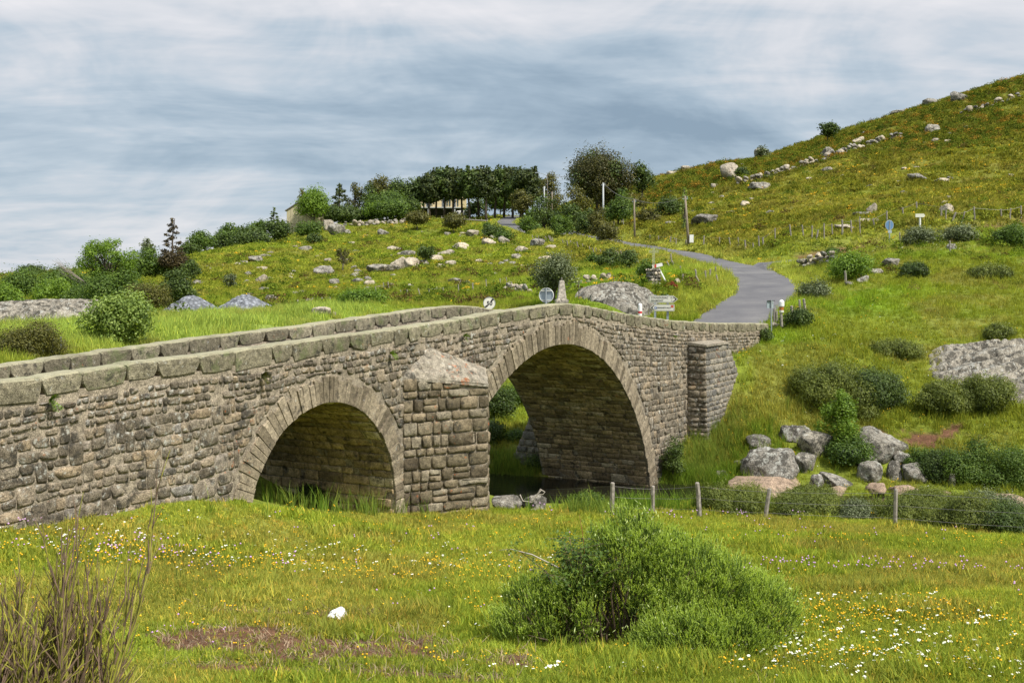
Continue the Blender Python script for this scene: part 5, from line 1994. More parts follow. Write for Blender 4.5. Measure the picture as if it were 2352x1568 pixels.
def make_tree(name, label, cat, loc, h, w, kind='round', leafm='leaf_mid', barkm='bark', leaf=0.3, dens=1.0, seed=1, group=None, nblob=None, sx=1.0, lean=(0, 0)):
    r = np.random.RandomState(seed)
    nblob = nblob or {'broomy': 26, 'round': 34, 'shrub': 26, 'bush': 24, 'open': 30, 'column': 22, 'pine': 26, 'spruce': 26}[kind]
    bl = crown_points(kind, h, w, r, nblob, leaf)
    root = thing(name, label, cat, loc, 0.0, group)
    # trunk and limbs
    mb = MB()
    tr = max(0.035, h * 0.022) * (0.8 if kind in ('shrub', 'bush') else 1.0)
    top_k = {'pine': 0.93, 'spruce': 0.97, 'column': 0.9}.get(kind, 0.62)
    path = [np.array([lean[0] * (k ** 1.5) + 0.015 * h * sin(k * 5 + seed), lean[1] * (k ** 1.5) + 0.012 * h * cos(k * 4 + seed), h * top_k * k - (0.15 if k == 0 else 0)]) for k in np.linspace(0, 1, 7)]
    mb.tube(path, [tr * (1.25 - 0.95 * k) for k in np.linspace(0, 1, 7)], 6)
    for i, (c, rad) in enumerate(bl):
        if i % (1 if kind in ('open',) else 2):
            continue
        k = min(0.9, max(0.12, c[2] / (h * top_k) * (0.55 if kind not in ('spruce', 'pine') else 0.92)))
        s0_ = path[0] * (1 - k) + path[-1] * k
        j = int(k * 6); s0_ = path[j] * (1 - (k * 6 - j)) + path[min(j + 1, 6)] * (k * 6 - j)
        c2 = c * np.array([sx, 1, 1]) * 0.96
        midp = (s0_ + c2) / 2 + np.array([0, 0, 0.06 * h * (1 if kind != 'spruce' else -0.3)]) * r.rand()
        mb.tube([s0_, midp, c2], [tr * 0.42, tr * 0.26, tr * 0.10], 4, cap=False)
        if kind == 'open':
            for q_ in range(3):
                d = r.normal(size=3) * rad * 0.8
                mb.tube([midp, c2 + d], [tr * .16, tr * .05], 3, cap=False)
    obj("trunk", mb.mesh("trunk", [M[barkm]], smooth=True), root)
    Cs, Ns, Al = [], [], []
    for c, rad in bl:
        n = int(dens * 4.0 * (rad / leaf) ** 2 * (3.0 if kind in ('open', 'pine') else 2.6)) + 6
        d = r.normal(size=(n, 3)); d /= np.linalg.norm(d, axis=1)[:, None]
        shell = (0.45 + 0.65 * r.rand(n) ** 0.6)[:, None]
        shell = np.where(r.rand(n, 1) < 0.13, shell * (1.1 + 0.45 * r.rand(n, 1)), shell)   # stray sprigs
        bump = 1 + 0.30 * np.sin(d[:, :1] * 7 + c[0]) * np.cos(d[:, 2:] * 6 + c[1])
        p_ = c + d * rad * shell * bump * np.array([sx, 1, 0.88 if kind != 'spruce' else 0.5])
        Cs.append(p_); Ns.append(d + np.array([0, 0, 0.35])); 
        if kind in ('pine', 'spruce', 'broomy'):
            Al.append(d * np.array([1, 1, 0.4]) + np.array([0, 0, {'pine': 0.7, 'broomy': 1.3}.get(kind, 0.05)]))
    C_ = np.vstack(Cs); N_ = np.vstack(Ns)
    ok = C_[:, 2] > 0.02
    al = np.vstack(Al)[ok] if Al else None
    V = cards(C_[ok], N_[ok], leaf, r, {'broomy': 2.0, 'pine': 1.5, 'spruce': 1.5}.get(kind, 1.0), al)
    cr = obj("crown", cards_mesh("crown", V, M[leafm]), root)
    return root


def tree_px(px, D, top, wpx, kind, leafm, name, label, cat='tree', group=None, seed=1, leafk=1.0, base=None, dens=1.0, barkm='bark', dmin=40, sink=0.0, **kw):
    """a tree given by the bearing of its stem, its distance (or the pixel of its foot) and where its top shows"""
    if base is not None:
        p_ = place(px, base, dmin)
        D = p_[1]
    else:
        p_ = at_depth(px, D)
    ztop = P(px, top, D)[2]
    h = max(ztop - p_[2] + sink, 0.5) * 1.04
    w_ = wpx / F * D * {'round': 1.2, 'bush': 1.45, 'broomy': 1.5, 'shrub': 1.18, 'pine': 1.5, 'column': 1.5, 'spruce': 1.3}.get(kind, 1.1)
    if kind in ('bush', 'broomy'): h = max(h * 1.15, 0.42 * w_)
    leaf = max(0.045, 0.0015 * D) * leafk * (0.75 if kind == 'broomy' else 1.0)
    if wpx / F * D < 3: leaf = min(leaf, 0.11 * w_)
    return make_tree(name, label, cat, p_ - np.array([0, 0, sink]), h, w_, kind, leafm, barkm, leaf, dens, seed, group, **kw)


T = tree_px
# left skyline and hedge in front of the left hillside
T(75, 150, 608, 62, 'round', 'leaf_dark', 'hedgerow_tree', "small dark round tree poking above the hedge beside the distant blue hill", seed=3, sink=1)
hb = "dense green bushes behind the lichened rock hump"
for i, (px, D, top, wp, lm, lab) in enumerate([
        (14, 84, 650, 70, 'leaf_bright', "bright green bush cut by the edge of the view, behind the rock hump"),
        (62, 100, 632, 120, 'leaf_mid', "broad green bush under the small dark skyline tree"),
        (120, 90, 648, 80, 'leaf_bright', "yellow-green bush filling the gap behind the middle of the rock hump"),
        (160, 105, 628, 110, 'leaf_mid', "wide green bush between the small skyline tree and the branchy ash"),
        (178, 78, 668, 66, 'leaf_dark', "low dark bush at the foot of the branchy ash, rock hump side"),
        (226, 76, 655, 90, 'leaf_dark', "dark undergrowth bush under the branchy ash tree"),
        (300, 84, 640, 70, 'leaf_mid', "green bush beneath the spreading side of the branchy ash")]):
    T(px, D, top - 12, wp, 'bush', 'leaf_mid' if lm == 'leaf_dark' else lm, 'bush', lab, 'bush', hb, 30 + i, sink=0.6, leafk=1.0)
T(252, 72, 540, 128, 'open', 'leaf_bright', 'ash_tree', "open branchy ash with bright yellow-green leaf clusters against the sky", seed=8, dens=1.5, barkm='bark', nblob=46, leafk=0.95)
T(252, 71, 612, 150, 'shrub', 'leaf_mid', 'undergrowth_tree', "leafy green growth wrapped round the ash tree's lower stem", seed=9, leafk=1.0)
# bare twigs of the dead side limb
p0 = at_depth(200, 74) + np.array([0, 0, 2.0])
mb = MB(); r = np.random.RandomState(4)
for k in range(7):
    d = np.array([-1.6 - 0.7 * r.rand(), r.normal() * 0.4, 0.7 + 0.9 * r.rand()])
    mid_ = p0 + d * .5 + r.normal(size=3) * .1
    mb.tube([p0 + [0.6, 0, -0.4], mid_, p0 + d], [0.03, 0.02, 0.008], 4)
    for j in range(3):
        mb.tube([mid_, mid_ + d * 0.4 + r.normal(size=3) * 0.25], [0.014, 0.006], 3)
tag(obj("dead_branch", mb.mesh("dead_branch", [M['grey_bark']])), "bare grey twigs reaching out sideways from the branchy ash", "branch")
T(345, 128, 572, 84, 'bush', 'leaf_mid', 'bush', "mid-green rounded bush between the ash and the rust-brown conifer", 'bush', seed=12, sink=0.5)
T(343, 170, 548, 34, 'round', 'leaf_grey', 'small_tree', "thin pale grey-green treetop above the bush beside the rust-brown conifer", seed=13)
T(398, 128, 503, 52, 'spruce', 'leaf_brown', 'dying_conifer', "rust-brown lopsided conifer with a tufted top, alone on the skyline", seed=14, leafk=0.9, dens=1.2, lean=(0.3, 0))
T(400, 127, 575, 66, 'round', 'leaf_brown', 'brown_bush', "low rust-brown skirt of boughs around the brown conifer's stem", 'bush', seed=15, leafk=0.9)
T(440, 120, 594, 46, 'round', 'leaf_dark', 'bush', "dark bush on the slope just behind the pale-tipped dark shrub", 'bush', seed=16)
T(408, 76, 616, 86, 'shrub', 'leaf_dark', 'shrub', "dark glossy shrub with pale leaf tips above the gravel heaps", 'shrub', seed=17, leafk=1.1, dens=1.3)
T(340, 62, 640, 84, 'bush', 'leaf_olive', 'willow_bush', "soft olive willow bush behind the lime-green sycamore sapling", 'bush', seed=18, leafk=0.8)
T(272, 36, 668, 158, 'shrub', 'leaf_lime', 'sycamore_sapling', "large lime-green leafy sapling directly behind the far parapet", seed=19, leafk=1.5, dens=1.2, nblob=26, sink=0.3)
T(70, 31, 735, 120, 'bush', 'leaf_olive', 'broom_bush', "dark olive bush behind the far parapet at the foot of the rock hump", 'bush', seed=20, leafk=0.9)
# skyline row towards the barn
g_ = "trees along the left skyline up to the barn"
for i, (px, D, top, wp, kd, lm, lab) in enumerate([
        (462, 195, 530, 62, 'round', 'leaf_mid', "round green skyline tree, lowest of the row climbing to the barn"),
        (440, 190, 552, 50, 'bush', 'leaf_dark', "low dark bush at the lower end of the skyline row"),
        (503, 205, 535, 40, 'round', 'leaf_dark', "small dark skyline tree next to the lowest round one"),
        (528, 208, 514, 54, 'round', 'leaf_mid', "second tall round skyline tree below the barn"),
        (562, 212, 517, 60, 'round', 'leaf_dark', "dark broad skyline tree in the middle of the row"),
        (598, 216, 505, 60, 'round', 'leaf_mid', "leafy skyline tree two places below the barn gable"),
        (632, 222, 478, 34, 'spruce', 'leaf_dark', "thin pointed conifer rising beside the barn gable"),
        (637, 214, 502, 66, 'round', 'leaf_dark', "dark bushy tree touching the barn gable"),
        (580, 206, 545, 90, 'bush', 'leaf_dark', "low dark undergrowth under the middle skyline trees")]):
    T(px, D, top, wp, kd, lm, 'skyline_tree', lab, 'tree', g_, 40 + i, sink=0.5)
# wood between barn and house
g_ = "trees of the wood in front of the farm"
for i, (px, D, top, wp, kd, lm, lab) in enumerate([
        (697, 258, 432, 34, 'column', 'leaf_olive', "olive birch leaning over the barn gable"),
        (722, 248, 428, 78, 'round', 'leaf_bright', "big bright green dome-shaped tree beside the barn"),
        (694, 256, 480, 34, 'round', 'leaf_mid', "olive foliage between the barn gable and the bright domed tree"),
        (762, 255, 470, 40, 'round', 'leaf_dark', "dark small tree tucked against the bright domed tree"),
        (783, 262, 424, 62, 'spruce', 'leaf_pine', "dark drooping cedar with layered boughs beside the domed tree"),
        (790, 252, 472, 80, 'round', 'leaf_dark', "dark leafy mass under the drooping cedar"),
        (817, 266, 418, 46, 'column', 'leaf_olive', "slender birch between the cedar and the tallest broad trees"),
        (828, 254, 478, 60, 'bush', 'leaf_dark', "dark shrubbery around the green shed door"),
        (850, 266, 420, 50, 'column', 'leaf_dark', "dark narrow tree left of the tallest broadleaf crown"),
        (878, 268, 402, 66, 'round', 'leaf_olive', "tallest olive broadleaf in the middle of the wood"),
        (915, 268, 405, 76, 'round', 'leaf_dark', "broad dark crown next to the tallest olive broadleaf"),
        (896, 256, 440, 90, 'round', 'leaf_mid', "rounded mid-green tree standing forward in the wood"),
        (868, 250, 468, 60, 'round', 'leaf_bright', "light green sycamore low at the front of the wood"),
        (905, 250, 462, 90, 'round', 'leaf_mid', "spreading green sycamore overhanging the stone wall"),
        (948, 266, 410, 60, 'round', 'leaf_dark', "dark tree in front of the house chimney"),
        (938, 254, 455, 60, 'round', 'leaf_dark', "dark low crown beside the white garage")]):
    T(px, D, top, wp, kd, lm, 'woodland_tree', lab, 'tree', g_, 60 + i, sink=0.3, leafk=0.95)
pl = [(975, 266, 412, 40), (988, 264, 404, 38), (1004, 268, 392, 40), (1022, 266, 390, 42), (1040, 266, 389, 42), (1060, 270, 394, 38), (1078, 264, 388, 38), (1100, 268, 390, 40), (1118, 262, 387, 38),
      (1138, 264, 391, 40), (1158, 266, 386, 40), (1176, 264, 391, 38), (1194, 260, 390, 42), (1212, 258, 389, 44), (1225, 262, 402, 34)]
ords = ["first", "second", "third", "fourth", "fifth", "sixth", "seventh", "eighth", "ninth", "tenth", "eleventh", "twelfth", "thirteenth", "fourteenth", "last"]
for i, (px, D, top, wp) in enumerate(pl):
    T(px, D, top, wp * 1.12, 'pine', 'leaf_pine' if i % 3 else 'leaf_dark', 'pine_tree', "dark pine with bare trunk, %s from the house chimney in the tall row" % ords[i], 'tree', "tall pines in a row before the house", 90 + i, leafk=1.05, dens=1.15, nblob=30)
g_ = "small trees behind the pine trunks"
T(1095, 275, 455, 44, 'bush', 'leaf_dark', 'bush', "dark round bush behind the pine trunks beside the white van", 'bush', seed=110)
T(1150, 280, 440, 90, 'round', 'leaf_mid', 'small_tree', "light green tree behind the middle pine trunks", seed=111)
T(1200, 236, 434, 54, 'round', 'leaf_olive', 'round_tree', "rounded olive tree by the double pole near the end of the pines", seed=112)
# by the road at the top
T(1266, 232, 398, 50, 'column', 'leaf_olive', 'birch_tree', "pale green birch standing alone between the pines and the huge maple", seed=113, leafk=0.85)
T(1250, 205, 440, 60, 'bush', 'leaf_dark', 'bush', "dark bush beneath the lone birch by the road", 'bush', seed=114)
T(1226, 224, 466, 30, 'bush', 'leaf_mid', 'bush', "small round green bush beside the dark tall pole", 'bush', seed=115)
T(1380, 205, 335, 140, 'shrub', 'leaf_maple', 'great_maple', "huge bronze-green maple dominating the skyline right of the pines", seed=116, dens=1.25, nblob=46, leafk=0.9)
T(1372, 204, 345, 125, 'shrub', 'leaf_dark', 'great_tree', "dark green crown mingled with the huge bronze maple", seed=117, dens=0.5, nblob=30, leafk=0.9)
T(1473, 206, 366, 60, 'shrub', 'leaf_dark', 'dark_fir', "very dark fir at the downhill edge of the bronze maple", seed=118, dens=1.3)
g_ = "thicket under the bronze maple"
for i, (px, D, top, wp, kd, lm, lab) in enumerate([
        (1325, 180, 418, 66, 'shrub', 'leaf_olive', "scrubby olive tree at the maple's foot towards the lone birch"),
        (1302, 172, 455, 56, 'bush', 'leaf_dark', "dark bush by the wooden pole under the maple"),
        (1345, 165, 470, 60, 'shrub', 'leaf_dark', "dark twiggy shrub between the wooden pole and the pale concrete pole"),
        (1378, 160, 478, 50, 'bush', 'leaf_olive', "olive bush around the foot of the pale concrete pole"),
        (1420, 175, 425, 64, 'bush', 'leaf_mid', "green shrub right of the pale concrete pole's top"),
        (1448, 190, 445, 60, 'bush', 'leaf_olive', "olive shrub below the dark fir"),
        (1290, 168, 480, 50, 'bush', 'leaf_mid', "low green bush on the road bank near the wooden pole"),
        (1215, 190, 492, 44, 'bush', 'leaf_mid', "small green bush at the foot of the dark tall pole"),
        (1400, 150, 500, 44, 'bush', 'leaf_olive', "low olive bush beside the pole on the hillside fence"),
        (1490, 165, 470, 46, 'bush', 'leaf_olive', "low broom bush on the slope under the dark fir"),
        (1535, 175, 450, 50, 'bush', 'leaf_dark', "dark broom bush upslope of the leaning wooden pole"),
        (1570, 150, 428, 20, 'column', 'leaf_lime', "slim pale-leaved shrub growing by the top of the tall wooden pole")]):
    T(px, D, top, wp, kd, lm, 'thicket_shrub', lab, 'shrub', g_, 120 + i, sink=0.3)
# shrubs dotted over the left slope
for i, (px, base, top, wp, kd, lm, lab) in enumerate([
        (958, 528, 484, 54, 'round', 'leaf_olive', "round thorn tree on the slope under the white garage"),
        (1043, 536, 489, 56, 'round', 'leaf_olive', "rounded thorn tree on the slope below the white van"),
        (788, 624, 570, 44, 'open', 'leaf_olive', "thin stalky thorn tree alone amid the boulders"),
        (978, 610, 560, 38, 'round', 'leaf_dark', "small dark thorn tree just above the two pale boulders"),
        (530, 665, 624, 32, 'shrub', 'leaf_grey', "small greyish bush low on the left slope"),
        (1132, 547, 514, 48, 'bush', 'leaf_dark', "dark bush at the bend where the far road vanishes"),
        (722, 560, 535, 30, 'bush', 'leaf_dark', "low dark bush below the boulders near the barn"),
        (1160, 552, 528, 36, 'bush', 'leaf_mid', "green bush beside the road bend on the hill brow"),
        (1118, 525, 508, 16, 'bush', 'leaf_mid', "tiny green bush by the pale rail of the farm lane"),
        (715, 540, 512, 60, 'bush', 'leaf_mid', "green scrub at the foot of the barn wall")]):
    T(px, None, top, wp, kd, lm, 'thorn_tree' if kd in ('round', 'open') else 'slope_bush', lab, 'tree' if kd in ('round', 'open') else 'bush', None, 140 + i, base=base, leafk=0.85, barkm='grey_bark')
# middle distance by the bridge
T(832, 60, 664, 88, 'bush', 'leaf_bright', 'dense_bush', "dense bright-edged green bush behind the far parapet near the pink boulder", 'bush', seed=160, leafk=1.0, sink=0.2)
T(1275, 61, 574, 112, 'shrub', 'leaf_grey', 'whitebeam', "whitebeam with silvery leaf undersides behind the stone obelisk", seed=161, leafk=0.95, dens=1.0, nblob=26)
T(1484, 84, 596, 40, 'bush', 'leaf_mid', 'round_bush', "round dark green bush touching the stone pillar of the cross", 'bush', seed=162, leafk=0.85)
T(1525, 66, 690, 20, 'bush', 'leaf_mid', 'round_bush', "little green bush behind the direction signs", 'bush', seed=163)
T(1400, 100, 571, 50, 'bush', 'leaf_dark', 'roadside_bush', "dark broom bush on the downhill side of the road near the leaning stakes", 'bush', seed=164)
T(1445, 95, 573, 46, 'bush', 'leaf_dark', 'roadside_bush', "dark bush between the leaning stakes and the iron cross", 'bush', seed=165)
T(1360, 120, 580, 30, 'bush', 'leaf_mid', 'roadside_bush', "green bush among the roadside stakes above the whitebeam", 'bush', seed=166)
# right bank
T(1828, 57, 703, 64, 'bush', 'leaf_dark', 'dark_bush', "dark broom bush right behind the white-capped wooden post", 'bush', seed=170, leafk=0.9)
T(1955, 76, 577, 92, 'bush', 'leaf_bright', 'hazel_bush', "bright yellow-green hazel bush by the two grey posts on the bank", 'bush', seed=171, leafk=1.0)
T(1868, 68, 640, 62, 'bush', 'leaf_grey', 'sallow_bush', "grey-green sallow bush at the outer edge of the road bend", 'bush', seed=172, leafk=0.8)
T(1935, 43.2, 897, 74, 'column', 'leaf_bright', 'young_ash', "slim bright green young tree growing out of the riverside boulders", seed=173, leafk=1.1, dens=1.5, nblob=30)
T(1955, 42.9, 1000, 104, 'bush', 'leaf_mid', 'fern_bush', "dense green growth around the foot of the slim young tree", 'bush', seed=174, leafk=1.0)
T(1548, 42.6, 1003, 52, 'bush', 'leaf_dark', 'bramble_bush', "dark leafy bramble against the bridge beyond the large arch", 'bush', seed=175, leafk=0.8)
T(1760, 54, 752, 30, 'bush', 'leaf_dark', 'bramble_bush', "small dark bush hiding the end of the bridge wall", 'bush', seed=176, leafk=0.8)
T(705, 28.4, 1133, 60, 'bush', 'leaf_dark', 'bramble_bush', "dark nettles growing inside the small arch", 'bush', seed=177, leafk=0.7)
T(1240, 44.6, 1046, 60, 'bush', 'leaf_dark', 'sedge_clump', "dark sedge clump on the far bank seen through the large arch", 'bush', seed=178, leafk=0.7)
for i, (px, D, top, wp, lm, lab) in enumerate([
        (1150, 50, 872, 70, 'leaf_dark', "dark bush on the far bank seen beside the pier through the large arch"),
        (1195, 53, 865, 70, 'leaf_mid', "green bush high on the far bank behind the large arch"),
        (1128, 47, 960, 60, 'leaf_dark', "dark growth low on the far bank seen past the pier edge"),
        (1185, 47.5, 985, 50, 'leaf_mid', "green clump on the far bank just left of the raked buttress")]):
    T(px, D, top, wp, 'bush', lm, 'far_bank_bush', lab, 'bush', "bushes on the far bank seen through the arch", 250 + i, sink=0.2, leafk=0.9)
g_ = "bushes on the right bank"
for i, (px, D, top, wp, lm, lab) in enumerate([
        (1905, 47.5, 835, 128, 'leaf_olive', "wide olive gorse bush above the slim young tree"),
        (1990, 48, 848, 110, 'leaf_dark', "dark broom bush uphill of the riverside boulders"),
        (2060, 55, 808, 74, 'leaf_olive', "low olive scrub in the middle of the bank"),
        (2175, 46.8, 862, 90, 'leaf_olive', "gorse bush with yellow flowers left of the rock slab"),
        (2262, 46.5, 868, 110, 'leaf_olive', "broad gorse bush touching the pale rock slab"),
        (2205, 46.5, 915, 60, 'leaf_olive', "lower gorse bush beneath the pale rock slab"),
        (2150, 42.4, 1035, 92, 'leaf_dark', "dark willow scrub between the boulders and the big willow"),
        (2240, 41.5, 1010, 120, 'leaf_mid', "big grey-green willow bush over the water at the right"),
        (2325, 41, 1022, 100, 'leaf_mid', "willow bush cut off by the right edge of the view"),
        (2300, 56, 740, 60, 'leaf_olive', "low olive bush upslope of the pale rock slab"),
        (2120, 43, 1030, 60, 'leaf_mid', "green scrub behind the small upright boulders"),
        (1970, 47, 930, 70, 'leaf_olive', "low scrub just above the dark domed rock"),
        (2100, 75, 600, 50, 'leaf_dark', "dark scrub on the upper bank below the white arrow sign"),
        (2270, 74, 640, 70, 'leaf_olive', "olive scrub on the upper bank at the far right"),
        (2330, 88, 520, 80, 'leaf_mid', "green bushes on the crest at the far right"),
        (2200, 92, 518, 70, 'leaf_grey', "pale flowering elder scrub on the crest below the fence"),
        (2110, 93, 520, 60, 'leaf_grey', "cow parsley and elder on the crest below the arrow sign"),
        (1905, 97, 575, 40, 'leaf_mid', "small green bush on the crest above the dry stone wall")]):
    T(px, D, top - 4 * (i % 3), wp * (1.15 if px < 2090 else 1.0), 'broomy' if lm in ('leaf_olive', 'leaf_dark') else 'bush', 'leaf_gorse' if lm == 'leaf_olive' else lm, 'bank_bush', lab, 'bush', g_, 180 + i, sink=0.25, leafk=0.85)
# low broom hedge along the meadow edge
g_ = "low broom bushes along the meadow fence"
for i, (px, D, top, wp, lm, lab) in enumerate([
        (1345, 33.5, 1140, 70, 'leaf_mid', "low leafy clump beside the first fence post"),
        (1690, 30.5, 1128, 110, 'leaf_mid', "broom bush between the third and fourth fence posts"),
        (1750, 31.5, 1140, 60, 'leaf_olive', "broom clump leaning on the fourth fence post"),
        (1830, 29.8, 1150, 90, 'leaf_mid', "low broom bush just past the fourth fence post"),
        (1905, 29.5, 1160, 90, 'leaf_olive', "low olive broom bush midway along the fence gap"),
        (1975, 29, 1150, 70, 'leaf_grey', "greyish broom clump before the fifth fence post"),
        (2020, 29, 1160, 60, 'leaf_olive', "reddish-green clump touching the fifth fence post"),
        (2100, 28.0, 1155, 90, 'leaf_mid', "broom bush just past the fifth fence post"),
        (2170, 27.2, 1150, 90, 'leaf_olive', "thick olive broom bush past the fifth post"),
        (2245, 26.6, 1142, 100, 'leaf_mid', "tall broom bush near the right end of the hedge"),
        (2325, 26.2, 1148, 100, 'leaf_dark', "dark broom bush at the very right end of the hedge"),
        (2140, 30, 1140, 100, 'leaf_mid', "broom bush behind the hedge near the pink river stones"),
        (2290, 30, 1130, 100, 'leaf_grey', "grey-green broom bush behind the right end of the hedge"),
        (1870, 33, 1140, 80, 'leaf_mid', "low bush behind the fence before the pink boulder")]):
    T(px, D + 1.7, top - 1 + 9 * (i % 3), wp * (1.0 + 0.2 * (i % 2)), 'broomy', {'leaf_olive': 'leaf_gorse', 'leaf_mid': 'leaf_gorse' if i % 2 else 'leaf_mid'}.get(lm, lm), 'hedge_bush', lab, 'bush', g_, 210 + i, sink=0.05, leafk=0.8, dens=1.0)
# right hillside
T(1895, 236, 279, 44, 'round', 'leaf_dark', 'lone_tree', "single dark tree on the crest of the big hill beside a boulder", seed=240, sink=0.2)
T(1744, 246, 334, 32, 'bush', 'leaf_grey', 'hill_bush', "pale bush on the hill crest next to a skyline boulder", 'bush', seed=241)
T(1700, 205, 380, 28, 'bush', 'leaf_dark', 'hill_bush', "dark bush hugging the tall pale boulder on the hill", 'bush', seed=242)

# ferns rooted in the wall
for i, (px, py, wpx, lab) in enumerate([(112, 918, 36, "green fern growing from the wall under the coping near the left edge"),
                                        (894, 810, 20, "small yellow-green fern on the wall above the small arch"),
                                        (1062, 771, 18, "little fern on the wall near the cutwater's peak"),
                                        (598, 862, 26, "dry grass tuft hanging from the wall"),
                                        (1543, 772, 8, "tiny green sprig on the wall right of the large arch")]):
    t_, z_ = on_line(px, py, 0.0)
    xy = Bxy(t_, -0.04)
    D = xy[1]; w_ = wpx / F * D
    r = np.random.RandomState(300 + i)
    V = []; n = 34
    mb = MB()
    for k in range(22):
        a = r.rand() * pi * 2
        tip = np.array([cos(a) * w_ * .5 * (0.6 + .5 * r.rand()), -0.10 - 0.12 * r.rand(), sin(a) * w_ * .6])
        droop = np.array([0, 0, -0.06])
        for q_ in range(7):
            k0 = q_ / 7
            c = tip * k0 + droop * k0 * k0
            s_ = w_ * 0.17 * (1 - 0.6 * k0)
            sd_ = np.array([-tip[2], 0.0, tip[0]]); sd_ = sd_ / (np.linalg.norm(sd_) + 1e-6) * s_
            fw = tip * 0.13
            mb.add([c, c + sd_ + fw * .3, c + fw, c - sd_ + fw * .3], [(0, 1, 2, 3)])
    o_ = obj("wall_fern", mb.mesh("wall_fern", [M['leaf_bright' if i != 3 else 'leaf_olive']]), loc=(xy[0], xy[1], z_), rot=(0, 0, TH))
    tag(o_, lab, "fern", "ferns rooted in the bridge wall")

# ---------------------------------------------------------------- big broom bush of the foreground
def broom(name, label, blobs, base, nspray, seed, shoot_h=0.30, mat='broom', pods=True):
    r = np.random.RandomState(seed)
    root = thing(name, label, "bush", base)
    V = []; Q = []
    pod = MB(); wood = MB()
    tot = sum(b[3] * b[4] for b in blobs)
    Vs = []; Tp = []
    for (bx, by, bz, rx, rz, ry) in blobs:
        nt = max(6, int(nspray * rx * rz / tot))
        for i in range(nt):
            # each tuft is a plume of fine parallel shoots; dark gaps stay between the plumes
            ga = i * 2.39996; gz = 1 - (i + 0.5) / nt * 1.12
            rr0 = sqrt(max(0, 1 - gz * gz))
            d = np.array([cos(ga) * rr0, sin(ga) * rr0, gz]) + r.normal(size=3) * 0.10
            d /= np.linalg.norm(d)
            k = 0.78 + 0.18 * r.rand()
            tp = np.array([bx + d[0] * rx * k, by + d[1] * ry * k, max(0.0, bz + d[2] * rz * k)])
            up = np.array([d[0] * 0.55, d[1] * 0.55, 1.0 if d[2] > -0.2 else 0.5]) + r.normal(size=3) * 0.14
            up /= np.linalg.norm(up)
            if r.rand() < 0.20 or (abs(tp[0] + 0.25) < 0.22 and 0.15 < tp[2] < 0.75 and d[1] < 0 and r.rand() < 0.75):
                continue
            big = 1.7 if r.rand() < 0.18 else 1.0
            tr_ = (0.045 + 0.05 * r.rand()) * big ** .5
            L = shoot_h * (0.55 + 0.65 * r.rand()) * big
            m_ = 40
            dirs = up + r.normal(size=(m_, 3)) * 0.20
            dirs /= np.linalg.norm(dirs, axis=1)[:, None]
            offs_ = r.normal(size=(m_, 3)) * tr_ * np.array([1, 1, .7])
            dome = np.exp(-(np.linalg.norm(offs_[:, :2], axis=1) / (tr_ * 1.6)) ** 2)
            for j in range(m_):
                dir_ = dirs[j]; l = L * (0.45 + 0.6 * dome[j]) * (0.8 + .3 * r.rand())
                s0_ = tp + offs_[j] - dir_ * L * 0.35
                q3 = r.normal(size=3)
                sd_ = np.cross(dir_, q3); sd_ /= np.linalg.norm(sd_)
                k1 = s0_ + dir_ * l * .6; k2 = s0_ + dir_ * l
                Vs.append([s0_ - sd_ * .004, s0_ + sd_ * .004, k1 + sd_ * .004, k1 - sd_ * .004])
                Tp.append([k1 - sd_ * .004, k1 + sd_ * .004, k2 + sd_ * .0012, k2 - sd_ * .0012])
                for q_ in range(5):
                    f = 0.2 + 0.78 * (q_ + r.rand()) / 5
                    c = s0_ + dir_ * l * f
                    od = np.cross(dir_, r.normal(size=3)); od /= np.linalg.norm(od)
                    ld = (dir_ * 0.85 + od * 0.6) * 0.026
                    ws = np.cross(ld, od); ws = ws / (np.linalg.norm(ws) + 1e-9) * 0.0042
                    (Tp if f > 0.42 else Vs).append([c, c + ld * .5 + ws, c + ld, c + ld * .5 - ws])
            if pods and r.rand() < 0.6 and tp[0] < pods:
                for j in range(9):
                    c = tp + r.normal(size=3) * 0.11 + up * .05
                    a = r.normal(size=3) * 0.014; b_ = np.cross(a, [0.2, 0.1, 1.0]); b_ = b_ / (np.linalg.norm(b_) + 1e-9) * 0.006
                    pod.add([c - a, c - b_, c + a, c + b_], [(0, 1, 2, 3)])
    V = np.array(Vs).reshape(-1, 3)
    obj("shoots", cards_mesh("shoots", V, M['broom_old']), root)
    obj("young_shoots", cards_mesh("young_shoots", np.array(Tp).reshape(-1, 3), M[mat]), root)
    if pod.n:
        obj("seed_pods", pod.mesh("seed_pods", [M['broom_pod']]), root)
    for (bx, by, bz, rx, rz, ry) in blobs:
        for i in range(26):
            d = r.normal(size=3); d /= np.linalg.norm(d); d[2] = abs(d[2])
            e = np.array([bx + d[0] * rx * .82, by + d[1] * ry * .82, max(0.05, bz + d[2] * rz * .8)])
            s0_ = np.array([bx * .8 + r.normal() * .1, by * .6 + r.normal() * .1, -0.08])
            m_ = (s0_ + e) / 2 + r.normal(size=3) * .08
            wood.tube([s0_, m_, e], [0.016, 0.010, 0.004], 4, cap=False)
    obj("stems", wood.mesh("stems", [M['broom_brown']]), root)
    return root


bc = place(1462, 1478)
broom("broom_bush", "large bright green broom bush spreading over the near meadow", [
    (-0.05, 0.25, 0.50, 0.62, 0.95, 0.6), (0.48, 0.15, 0.42, 0.62, 0.82, 0.6), (0.92, 0.1, 0.30, 0.60, 0.68, 0.6), (1.38, 0.05, 0.15, 0.46, 0.60, 0.5),
    (-0.62, 0.2, 0.25, 0.52, 0.62, 0.5), (0.45, -0.55, 0.02, 0.60, 0.50, 0.42), (0.95, -0.5, 0.02, 0.55, 0.46, 0.4), (0.05, -0.55, -0.10, 0.36, 0.42, 0.35), (-1.12, 0.2, 0.15, 0.46, 0.60, 0.45)],
    bc, 760, 5, 0.185, pods=0.35)
